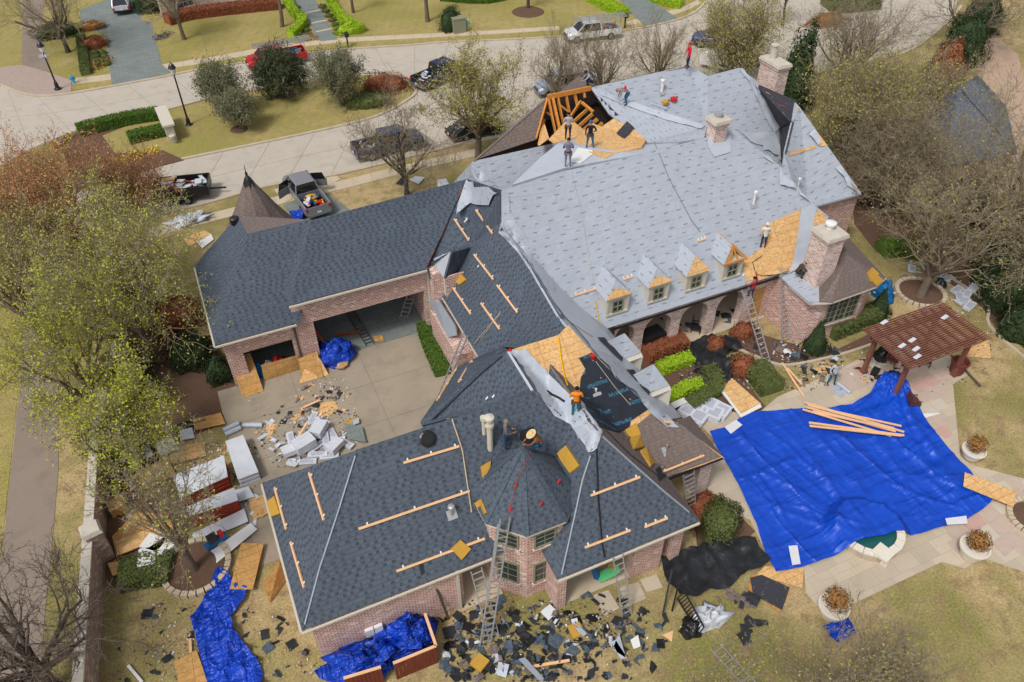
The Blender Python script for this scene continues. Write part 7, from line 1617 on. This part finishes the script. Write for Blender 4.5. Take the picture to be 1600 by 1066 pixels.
# ================================================================ PEOPLE
def seg_dist(p, a, b):
    d = b - a; t = np.clip(((p - a) @ d) / (d @ d + 1e-9), 0, 1); return np.linalg.norm(p - (a + np.outer(t, d)), axis=1)
dg = None
CLO = {}
def cloth(c):
    k = tuple(c)
    if k not in CLO: CLO[k] = plain('clothing %d %d %d' % k, lin(*k), .85, .15, var=.18, sc=9)
    return CLO[k]
def person(feet, face, label, shirt, pants, hat=None, pose='stand', scale=1.0, vest=None, belt=False, hair=(40, 30, 26)):
    """feet: ground point; face: heading angle; joints in a local frame x right, y forward, z up (metres)"""
    J = {'pel': (0, 0, .95), 'spi': (0, .01, 1.15), 'che': (0, .01, 1.36), 'nec': (0, .02, 1.5), 'hea': (0, .04, 1.62), 'top': (0, .04, 1.74)}
    L = {'sho': (.2, 0, 1.43), 'elb': (.27, -.02, 1.15), 'wri': (.27, .1, .92), 'han': (.27, .14, .84), 'hip': (.1, 0, .9), 'kne': (.12, .03, .5), 'ank': (.13, -.02, .1), 'toe': (.14, .16, .05)}
    Rr = {k: (-v[0], v[1], v[2]) for k, v in L.items()}
    if pose == 'bend':      # stooping forward, hands near the knees
        J.update(pel=(0, -.1, .86), spi=(0, .08, 1.0), che=(0, .3, 1.06), nec=(0, .44, 1.04), hea=(0, .56, 1.0), top=(0, .66, .96))
        for s, D in ((1, L), (-1, Rr)): D.update(sho=(.19 * s, .36, 1.04), elb=(.24 * s, .42, .76), wri=(.16 * s, .5, .52), han=(.14 * s, .54, .45), hip=(.1 * s, -.1, .82), kne=(.16 * s, .08, .46))
    if pose == 'squat':
        J.update(pel=(0, -.25, .42), spi=(0, -.12, .6), che=(0, .02, .78), nec=(0, .12, .88), hea=(0, .2, .96), top=(0, .26, 1.05))
        for s, D in ((1, L), (-1, Rr)): D.update(sho=(.2 * s, .04, .82), elb=(.28 * s, .26, .62), wri=(.14 * s, .46, .5), han=(.1 * s, .52, .46), hip=(.11 * s, -.22, .4), kne=(.22 * s, .2, .52), ank=(.18 * s, .02, .1), toe=(.2 * s, .2, .04))
    if pose == 'reach':     # one arm stretched forward and up, feet on a rung
        L.update(elb=(.42, .2, 1.5), wri=(.6, .36, 1.62), han=(.66, .4, 1.66)); Rr.update(elb=(-.3, .14, 1.2), wri=(-.24, .34, 1.15), han=(-.22, .4, 1.16), kne=(-.12, .2, .62), ank=(-.12, .08, .38), toe=(-.12, .24, .34))
    if pose == 'wide':
        L.update(hip=(.1, 0, .88), kne=(.17, .04, .49), ank=(.22, 0, .1), toe=(.26, .16, .05)); Rr.update(hip=(-.1, 0, .88), kne=(-.14, .06, .49), ank=(-.17, 0, .1), toe=(-.2, .16, .05))
        L.update(elb=(.34, .06, 1.14), wri=(.26, .22, 1.0), han=(.22, .28, .98))
    if pose == 'work':      # upright, forearms forward
        for s, D in ((1, L), (-1, Rr)): D.update(elb=(.28 * s, .06, 1.14), wri=(.14 * s, .3, 1.08), han=(.1 * s, .38, 1.08))
    names = list(J); P = [J[k] for k in names]; idx = {k: i for i, k in enumerate(names)}; E = [(idx[a], idx[b]) for a, b in zip(names, names[1:])]
    rad = [.15, .13, .155, .062, .098, .07]; R_ = {'sho': .075, 'elb': .048, 'wri': .03, 'han': .036, 'hip': .1, 'kne': .065, 'ank': .045, 'toe': .04}
    segs = [('pel', 'spi', 's'), ('spi', 'che', 's'), ('che', 'nec', 's'), ('nec', 'hea', 'k'), ('hea', 'top', 'k')]; SG = [(np.array(J[a]), np.array(J[b]), c) for a, b, c in segs]
    for D in (L, Rr):
        o = len(P); ks = list(D); P += [D[k] for k in ks]; rad += [R_[k] for k in ks]; ix = {k: o + i for i, k in enumerate(ks)}
        E += [(idx['che'], ix['sho']), (ix['sho'], ix['elb']), (ix['elb'], ix['wri']), (ix['wri'], ix['han']), (idx['pel'], ix['hip']), (ix['hip'], ix['kne']), (ix['kne'], ix['ank']), (ix['ank'], ix['toe'])]
        for a, b, c in (('sho', 'elb', 's'), ('elb', 'wri', 's'), ('wri', 'han', 'k'), ('hip', 'kne', 'p'), ('kne', 'ank', 'p'), ('ank', 'toe', 'b')): SG.append((np.array(D[a]), np.array(D[b]), c))
    me = bpy.data.meshes.new('tmp'); me.from_pydata(P, E, []); ob = bpy.data.objects.new('tmp', me); scene.collection.objects.link(ob)
    md = ob.modifiers.new('skin', 'SKIN'); md.use_smooth_shade = True; ob.modifiers.new('sub', 'SUBSURF').levels = 1
    for i, v in enumerate(me.skin_vertices[0].data): v.radius = (rad[i], rad[i] * (.72 if i < 3 else 1)); v.use_root = (i == 0)
    d = bpy.context.evaluated_depsgraph_get(); ev = ob.evaluated_get(d); body = bpy.data.meshes.new_from_object(ev); bpy.data.objects.remove(ob)
    body.name = 'body'; n = len(body.polygons); c = np.empty(n * 3); body.polygons.foreach_get('center', c); c = c.reshape(-1, 3)
    D_ = np.stack([seg_dist(c, a, b) for a, b, _ in SG], 1); k = D_.argmin(1); cls = np.array([{'s': 0, 'k': 1, 'p': 2, 'b': 3}[SG[i][2]] for i in k]); 
    bm = bmesh.new(); bm.from_mesh(body)
    # fingers: four short unequal tubes and a thumb on each hand, part of the same mesh
    for s, D in ((1, L), (-1, Rr)):
        h, w = V(*D['han']), V(*D['wri']); dr = (h - w) / (np.linalg.norm(h - w) + 1e-9); sd = np.cross(dr, (0, 1, .2)); sd /= np.linalg.norm(sd) + 1e-9
        mbf = MB()
        for f, ln in enumerate((.07, .08, .075, .06)): p = h + sd * (f - 1.5) * .017 + dr * .02; mbf.tube([p, p + dr * ln * .6, p + dr * ln + np.cross(sd, dr) * .02], [.009, .008, .007], 5)
        mbf.tube([h + sd * .03 - dr * .01, h + sd * .06 + dr * .03], [.01, .008], 5)
        o = len(bm.verts); vs = [bm.verts.new(v) for v in mbf.v]; bm.verts.ensure_lookup_table()
        for f in mbf.f: bm.faces.new([vs[i] for i in f])
        cls = np.concatenate([cls, np.ones(len(mbf.f), int)])
    bm.to_mesh(body); bm.free()
    body.materials.clear()
    for m_ in (cloth(shirt), M['skin'], cloth(pants), cloth((60, 46, 38))): body.materials.append(m_)
    body.polygons.foreach_set('material_index', cls.astype(np.int32)); body.polygons.foreach_set('use_smooth', [True] * len(body.polygons))
    t_ = thing('person', label, 'person', tuple(feet), face - math.pi / 2); t_.scale = (scale,) * 3
    ob = bpy.data.objects.new('body', body); scene.collection.objects.link(ob); ob.parent = t_
    hd, tp, nk = V(*J['hea']), V(*J['top']), V(*J['nec']); ax = (tp - hd) / np.linalg.norm(tp - hd)
    # face: nose, eyes, ears
    fw = V(0, 1, 0) - ax * ax[1]; fw /= np.linalg.norm(fw); sd = np.cross(fw, ax); fm = MB(); fm.bar(hd + fw * .09 + ax * .02, hd + fw * .118 - ax * .02, .025, .03)
    for s in (-1, 1): fm.bar(hd + sd * s * .095, hd + sd * s * .108 + ax * .03, .02, .04)
    obj('nose_and_ears', fm, M['skin'], parent=t_, local=True); em = MB()
    for s in (-1, 1): em.box(tuple(hd + fw * .094 + sd * s * .035 + ax * .035), (.02, .012, .012))
    em.box(tuple(hd + fw * .088 - ax * .045), (.045, .012, .01)); obj('eyes_and_mouth', em, M['dark'], parent=t_, local=True)
    h_ = MB(); q = hd + ax * .05
    def dome(r, hgt, brim=0):
        a = np.cross(ax, (1, 0, 0)); a /= np.linalg.norm(a); b = np.cross(ax, a); pr = ([(brim, 0), (brim, .015)] if brim else []) + [(r, .0), (r * 1.0, hgt * .35), (r * .8, hgt * .75), (r * .35, hgt)]
        vs = [q + (a * math.cos(2 * math.pi * k / 14) + b * math.sin(2 * math.pi * k / 14)) * rr_ + ax * z for rr_, z in pr for k in range(14)]
        fs = [(i * 14 + k, i * 14 + (k + 1) % 14, (i + 1) * 14 + (k + 1) % 14, (i + 1) * 14 + k) for i in range(len(pr) - 1) for k in range(14)] + [tuple((len(pr) - 1) * 14 + k for k in range(14))]
        h_.add(vs, fs)
    if hat: dome(.115, .13, .24 if hat[3] else 0); obj('hat', h_, cloth(hat[:3]), parent=t_, local=True)
    else: dome(.108, .1); obj('hair', h_, cloth(hair), parent=t_, local=True)
    if belt:
        pz = V(*J['pel']); bb = MB().lathe(tuple(pz - (0, 0, .02)), [(.165, 0), (.175, .07)], 12, sy=.78); bb.box(tuple(pz + (.17, .02, -.1)), (.09, .14, .22)); bb.box(tuple(pz + (-.17, .02, -.1)), (.09, .14, .2)); obj('tool_belt', bb, cloth((110, 64, 40)), parent=t_, local=True)
    if vest: vv = V(*J['che']); obj('backpack', MB().box(tuple(vv + (0, -.17, .0)), (.24, .12, .3)), cloth(vest), parent=t_, local=True)
    return t_
def at_roof(px, py, dz=0.0):
    h, n = hit(px, py); return tuple(h + (0, 0, dz)) if h is not None else G(px, py, 9)
away, left_, right_, toward = 1.15, 2.75, -.35, -2.0
person(at_roof(790, 700), right_, 'roofer in grey shirt and pale cap standing left of the turret peak', (104, 100, 104), (42, 66, 92), (120, 126, 112, 0), 'work')
person(at_roof(838, 705, .1), left_, 'roofer in brown shirt and straw hat leaning over the turret peak', (128, 84, 58), (40, 80, 110), (222, 196, 146, 1), 'squat')
person(at_roof(899, 650), away, 'roofer in orange shirt and brown tool belt at the black membrane', (238, 140, 36), (36, 110, 120), None, 'work', belt=True)
person(at_roof(1191, 388), away, 'roofer in white shirt and blue jeans on the bare plywood deck', (214, 214, 206), (44, 62, 104), (220, 216, 206, 0), 'work')
person(G(1172, 470, 3.05), left_ - .9, 'roofer in red shirt reaching from the ladder by the dormer', (168, 58, 58), (74, 76, 92), None, 'reach')
person(G(1298, 600, .07), toward, 'man in grey shirt and teal trousers standing on the patio', (184, 182, 188), (34, 102, 120), (140, 150, 70, 0), 'wide')
person(Q(887, 219, 9.9), away, 'roofer in pale grey shirt beside the rafters of the open roof', (168, 166, 172), (40, 44, 62), None, 'work', belt=True)
person(Q(921, 233, 10.25), away, 'roofer in black shirt, blue beanie and teal jeans on the plywood', (36, 38, 44), (28, 100, 132), (62, 96, 140, 0), 'wide', belt=True)
person(at_roof(887, 261), away, 'roofer in grey shirt and tool belt in front of the white board', (120, 124, 140), (122, 126, 150), None, 'work', belt=True)
person(at_roof(978, 164), left_, 'stooping roofer in grey shirt with red pack on the upper slope', (128, 126, 130), (40, 80, 116), (150, 104, 80, 0), 'bend', vest=(214, 40, 62))
person(Q(1074, 107, 10.55), left_, 'roofer in red shirt and dark jeans walking the far ridge', (212, 40, 66), (32, 50, 90), (196, 36, 60, 0), 'wide')
person(Q(920, 136, 10.4), left_, 'roofer in grey shirt crouching at the peak behind the rafters', (150, 150, 160), (34, 40, 60), (40, 40, 44, 0), 'squat')
person(at_roof(1248, 433, .0), right_, 'roofer in dark camouflage kneeling left of the large chimney', (74, 68, 60), (52, 50, 48), (70, 66, 58, 0), 'squat')
# ================================================================ VEHICLES
def paint(name, c, met=.3): return NT(name, .3, .5, met).col(lin(*c)).m
M['tyre'] = plain('black tyre', lin(30, 30, 32), .85); M['rim'] = plain('alloy rim', lin(150, 152, 156), .35, .5, .6, var=.1); M['carglass'] = NT('car glass', .06, .7).col(lin(30, 36, 44)).m
M['tail'] = plain('red tail lamp', lin(180, 20, 24), .3, .5, var=.05); M['headl'] = plain('clear headlamp', lin(214, 216, 220), .2, .6, var=.05)
def vehicle(kind, rear, front, label, color, name, cat, bed=None, rack=False, doors=False, ground=0.05):
    """rear/front: photo pixels of ground points; local frame x right, y forward"""
    A, B = V(*G(*rear, ground)), V(*G(*front, ground)); mid = (A + B) / 2; ang = math.atan2(B[1] - A[1], B[0] - A[0])
    t_ = thing(name, label, cat, tuple(mid), ang - math.pi / 2); pm = paint(name + ' paint ' + label[:12], color)
    Ln, W = {'pickup': (5.9, 2.0), 'sedan': (4.85, 1.84), 'suv': (4.7, 1.88)}[kind]; h = W / 2; yb, yf = -Ln / 2, Ln / 2
    o = lambda n, mb, m_, p=t_: obj(n, mb, m_, parent=p, local=True)
    def loft(st, close=True):
        mb = MB(); k = len(st[0]); vs = [p for s in st for p in s]; fs = []
        for i in range(len(st) - 1):
            for j in range(k): fs.append((i * k + j, i * k + (j + 1) % k, (i + 1) * k + (j + 1) % k, (i + 1) * k + j))
        fs += [tuple(range(k - 1, -1, -1)), tuple((len(st) - 1) * k + j for j in range(k))]; return mb.add(vs, fs)
    def sec(y, w, zb, zs, zt, tuck=.1): return [(-w + .06, y, zb), (-w, y, zb + .14), (-w, y, zs), (-w + tuck, y, zt), (0, y, zt + .03), (w - tuck, y, zt), (w, y, zs), (w, y, zb + .14), (w - .06, y, zb)]
    if kind == 'pickup':
        zb, bl = .42, 1.12; cab0, cab1 = -.75, 1.55
        hull = loft([sec(cab0 + .02, h - .02, zb, .95, bl), sec(cab1 - .1, h - .01, zb, .98, bl), sec(1.9, h - .02, zb, .95, 1.14), sec(2.6, h - .06, zb, .88, 1.06, .16), sec(yf - .05, h - .14, zb + .05, .78, .9, .2)])
        roofz, g0, g1, r0, r1 = 1.86, cab0, cab1 + .35, cab0 + .12, cab1 - .45
    elif kind == 'sedan':
        zb = .28; hull = loft([sec(yb, h - .14, .38, .72, .86, .16), sec(yb + .3, h - .04, zb, .74, .98, .16), sec(-1.2, h, zb, .78, .98), sec(1.1, h, zb, .76, .95), sec(1.9, h - .05, zb, .7, .84, .18), sec(yf, h - .2, .36, .58, .66, .2)])
        roofz, g0, g1, r0, r1, bl = 1.43, -1.75, 1.15, -.95, .3, .96
    else:
        zb = .34; hull = loft([sec(yb, h - .1, .42, .9, 1.02, .1), sec(yb + .3, h - .02, zb, .95, 1.06), sec(1.1, h, zb, .92, 1.05), sec(1.9, h - .05, zb, .86, .98, .16), sec(yf, h - .18, .42, .72, .8, .2)])
        roofz, g0, g1, r0, r1, bl = 1.66, yb + .12, 1.2, yb + .5, .35, 1.05
    body = o('body', hull, pm); wb, wt = h - .1, h - .26
    ring0 = [(-wb, g0, bl), (wb, g0, bl), (wb, g1, bl - .02), (-wb, g1, bl - .02)]; ring1 = [(-wt, r0, roofz), (wt, r0, roofz), (wt, r1, roofz), (-wt, r1, roofz)]
    o('glasshouse', MB().add(ring0 + ring1, [(0, 1, 5, 4), (1, 2, 6, 5), (2, 3, 7, 6), (3, 0, 4, 7)]), M['carglass'])
    cab = MB(); cab.add([(-wt - .02, r0 - .04, roofz), (wt + .02, r0 - .04, roofz), (wt + .02, r1 + .06, roofz), (-wt - .02, r1 + .06, roofz), (-wt + .1, r0 + .1, roofz + .07), (wt - .1, r0 + .1, roofz + .07), (wt - .1, r1 - .1, roofz + .07), (-wt + .1, r1 - .1, roofz + .07)], [(3, 2, 1, 0), (4, 5, 6, 7), (0, 1, 5, 4), (1, 2, 6, 5), (2, 3, 7, 6), (3, 0, 4, 7)])
    for a, b in zip(ring0, ring1): cab.bar(a, b, .09, .09)
    for s in (0, 1): 
        a, b = (ring0[0], ring0[3]) if s == 0 else (ring0[1], ring0[2]); c, d_ = (ring1[0], ring1[3]) if s == 0 else (ring1[1], ring1[2]); f = .52
        cab.bar(V(*a) * (1 - f) + V(*b) * f, V(*c) * (1 - f) + V(*d_) * f, .07, .05)
    o('roof_panel', cab, pm)
    if kind == 'pickup':
        bb = MB()
        for s in (-1, 1): bb.boxx(s * h - (.12 if s > 0 else 0), s * h + (.12 if s < 0 else 0), yb, cab0, .5, 1.14)
        bb.boxx(-h + .12, h - .12, yb, cab0, .5, .66); bb.boxx(-h + .12, h - .12, cab0 - .06, cab0, .66, 1.14); o('bed', bb, pm); o('tailgate', MB().boxx(-h + .02, h - .02, yb - .05, yb, .52, 1.12), pm)
        o('bed_liner', MB().boxx(-h + .13, h - .13, yb + .02, cab0 - .07, .66, .7), M['dark'])
    o('bumper', MB().boxx(-h + .1, h - .1, yb - .14, yb - .04, .38, .58), M['rim' if kind == 'pickup' else 'blacktop']); o('bumper', MB().boxx(-h + .16, h - .16, yf - .06, yf + .06, .36, .56), M['rim' if kind == 'pickup' else 'blacktop'])
    R_ = .39 if kind == 'pickup' else .33
    for x in (-h + .1, h - .1):
        for y in (yb + 1.15, yf - .98):
            w = o('wheel', MB().tube([(x - .12, y, R_), (x + .12, y, R_)], R_, 18), M['tyre']); s = 1 if x > 0 else -1; o('rim', MB().tube([(x + s * .1, y, R_), (x + s * .135, y, R_)], R_ * .6, 12), M['rim'], w)
    zt = .98 if kind == 'pickup' else .78
    for s in (-1, 1):
        o('tail_light', MB().boxx(s * (h - .12) - .09, s * (h - .12) + .09, yb - .07, yb + .02, zt - .14, zt + .1), M['tail']); o('headlight', MB().boxx(s * (h - .32) - .15, s * (h - .32) + .15, yf - .12, yf + .02, .68, .82), M['headl'])
        o('wing_mirror', MB().boxx(s * (h + .1) - .1, s * (h + .1) + .1, g1 - .55, g1 - .42, bl + .02, bl + .2), M['blacktop'])
        o('door_line', MB().boxx(s * h - .004, s * h + .004, .15, .17, .5, 1.0), M['dark'])
    o('number_plate', MB().boxx(-.16, .16, yb - .16, yb - .13, .6, .76), M['paper']); o('grille', MB().boxx(-.5, .5, yf - .02, yf + .03, .6, .8), M['blacktop'])
    if bed:
        r = random.Random(len(label))
        for k in range(22):
            a = r.uniform(0, 3.1); c_ = (r.uniform(-.65, .65), r.uniform(yb + .35, cab0 - .4), r.uniform(.8, 1.15)); L = r.uniform(.2, .7)
            mm = r.choice(bed); o('cargo', MB().bar((c_[0] - math.cos(a) * L / 2, c_[1] - math.sin(a) * L / 2, c_[2]), (c_[0] + math.cos(a) * L / 2, c_[1] + math.sin(a) * L / 2, c_[2] + r.uniform(-.1, .15)), r.uniform(.05, .28), r.uniform(.05, .2)), M[mm])
    if rack:
        rk = MB(); zr = 2.05
        for s in (-1, 1):
            rk.bar((s * (h - .1), yb, zr), (s * (h - .1), yf - 1.4, zr), .05, .05)
            for y in (yb + .1, cab0 - .1, cab1 - .2): rk.bar((s * (h - .1), y, 1.1), (s * (h - .1), y, zr), .05, .05)
        for y in (yb + .1, -1.6, cab0, .4, cab1 - .2): rk.bar((-h + .1, y, zr), (h - .1, y, zr), .05, .05)
        o('ladder_rack', rk, M['metal']); ld = MB()
        for x in (-.5, -.1, .2, .6): ld.bar((x, yb - .8, zr + .08), (x, yf - .9, zr + .1), .03, .08)
        for k in range(18): ld.bar((-.5, yb - .6 + k * .3, zr + .1), (-.1, yb - .6 + k * .3, zr + .1), .03, .03); ld.bar((.2, yb - .6 + k * .3, zr + .1), (.6, yb - .6 + k * .3, zr + .1), .03, .03)
        o('carried_ladders', ld, M['metal'])
    if doors:
        for s in (-1, 1):
            d = o('door', MB().slab([(s * h, .95, .5), (s * (h + .95), .45, .5), (s * (h + .95), .45, 1.12), (s * h, .95, 1.12)], .06), pm)
            o('door_window', MB().slab([(s * (h - .04), .93, 1.14), (s * (h + .88), .47, 1.14), (s * (h + .7), .52, 1.7), (s * (h - .1), .85, 1.72)], .02), M['carglass'], d)
    return t_
car_w = vehicle('suv', (193, 30), (190, -2), 'white hatchback car parked at the top of the slate driveway', (226, 228, 232), 'parked_car', 'car')
vehicle('pickup', (474, 93), (392, 108), 'red pickup with a ladder rack on the street beyond the median', (198, 30, 40), 'pickup_truck', 'pickup truck', ['bluecyan', 'metal'], True)
vehicle('pickup', (966, 55), (882, 65), 'white pickup carrying ladders on the far side of the street', (224, 226, 226), 'pickup_truck', 'pickup truck', ['bluecyan', 'rafter', 'blacktop'], True)
vehicle('pickup', (655, 140), (722, 112), 'dark blue pickup behind the pale green street tree', (46, 54, 84), 'pickup_truck', 'pickup truck', ['wrap', 'blacktop'])
vehicle('pickup', (566, 246), (650, 226), 'dark blue pickup behind the leafless street tree', (52, 68, 98), 'pickup_truck', 'pickup truck', ['wrap', 'blacktop', 'gutter'])
vehicle('sedan', (710, 218), (776, 202), 'black sedan parked at the kerb', (40, 44, 52), 'parked_car', 'car')
vehicle('pickup', (498, 338), (462, 290), 'silver grey pickup with both front doors open on the driveway', (142, 144, 150), 'pickup_truck', 'pickup truck', ['yellow', 'metal', 'red', 'bluecyan', 'foam', 'tail', 'wrap'], False, True)
vehicle('sedan', (1140, 108), (1172, 100), 'dark blue car half hidden behind the far ridge', (36, 48, 70), 'parked_car', 'car'); vehicle('pickup', (1148, 76), (1102, 70), 'blue and yellow truck beneath the olive street tree', (44, 70, 120), 'pickup_truck', 'pickup truck')
vehicle('pickup', (905, 138), (860, 146), 'pale pickup hidden behind the brown twiggy tree', (170, 180, 200), 'pickup_truck', 'pickup truck')
# debris trailer and white board stack near the street
t_ = thing('debris_trailer', 'black dump trailer full of white and wooden scraps on the street', 'trailer', G(290, 308), gdir((265, 305), (315, 300)) - math.pi / 2); o = lambda n, mb, m_, p=t_: obj(n, mb, M[m_], parent=p, local=True)
tb = MB(); tb.boxx(-1.0, 1.0, -2.0, 2.0, .6, .7); tb.boxx(-1.05, -.97, -2, 2, .6, 1.35); tb.boxx(.97, 1.05, -2, 2, .6, 1.35); tb.boxx(-1, 1, -2.05, -1.97, .6, 1.35); tb.boxx(-1, 1, 1.97, 2.05, .6, 1.35); o('box', tb, 'blacktop')
for x in (-1.15, 1.15):
    for y in (-.4, .4): w = o('wheel', MB().tube([(x - .1, y, .35), (x + .1, y, .35)], .35, 16), 'tyre'); o('rim', MB().tube([(x * 1.1, y, .35), (x * 1.12, y, .35)], .2, 10), 'rim', w)
r = random.Random(4)
for k in range(26): a = r.uniform(0, 3.1); c_ = (r.uniform(-.7, .7), r.uniform(-1.7, 1.7), r.uniform(.9, 1.4)); L = r.uniform(.4, 1.1); o('cargo', MB().bar((c_[0] - math.cos(a) * L / 2, c_[1] - math.sin(a) * L / 2, c_[2]), (c_[0] + math.cos(a) * L / 2, c_[1] + math.sin(a) * L / 2, c_[2] + .1), r.uniform(.1, .5), .04), r.choice(['wrap', 'wrap', 'osb', 'lumber', 'cardred']))
o('drawbar', MB().bar((0, 2, .55), (0, 3.2, .5), .1, .1), 'blacktop')
lump('plastic_bag', G(295, 348), 1.4, .6, .5, 'wrap', 'white plastic sheet heap on the sidewalk under the yellow tree', 'plastic sheet', 21, rough=.7)
x, y, _ = G(1120, 108); solo('white_trailer', MB().box((x, y, .9), (1.6, 3.2, .9), .5).box((x, y, .3), (1.2, 1.0, .5), .5), M['white'], 'white box trailer behind the far ridge step', 'trailer')
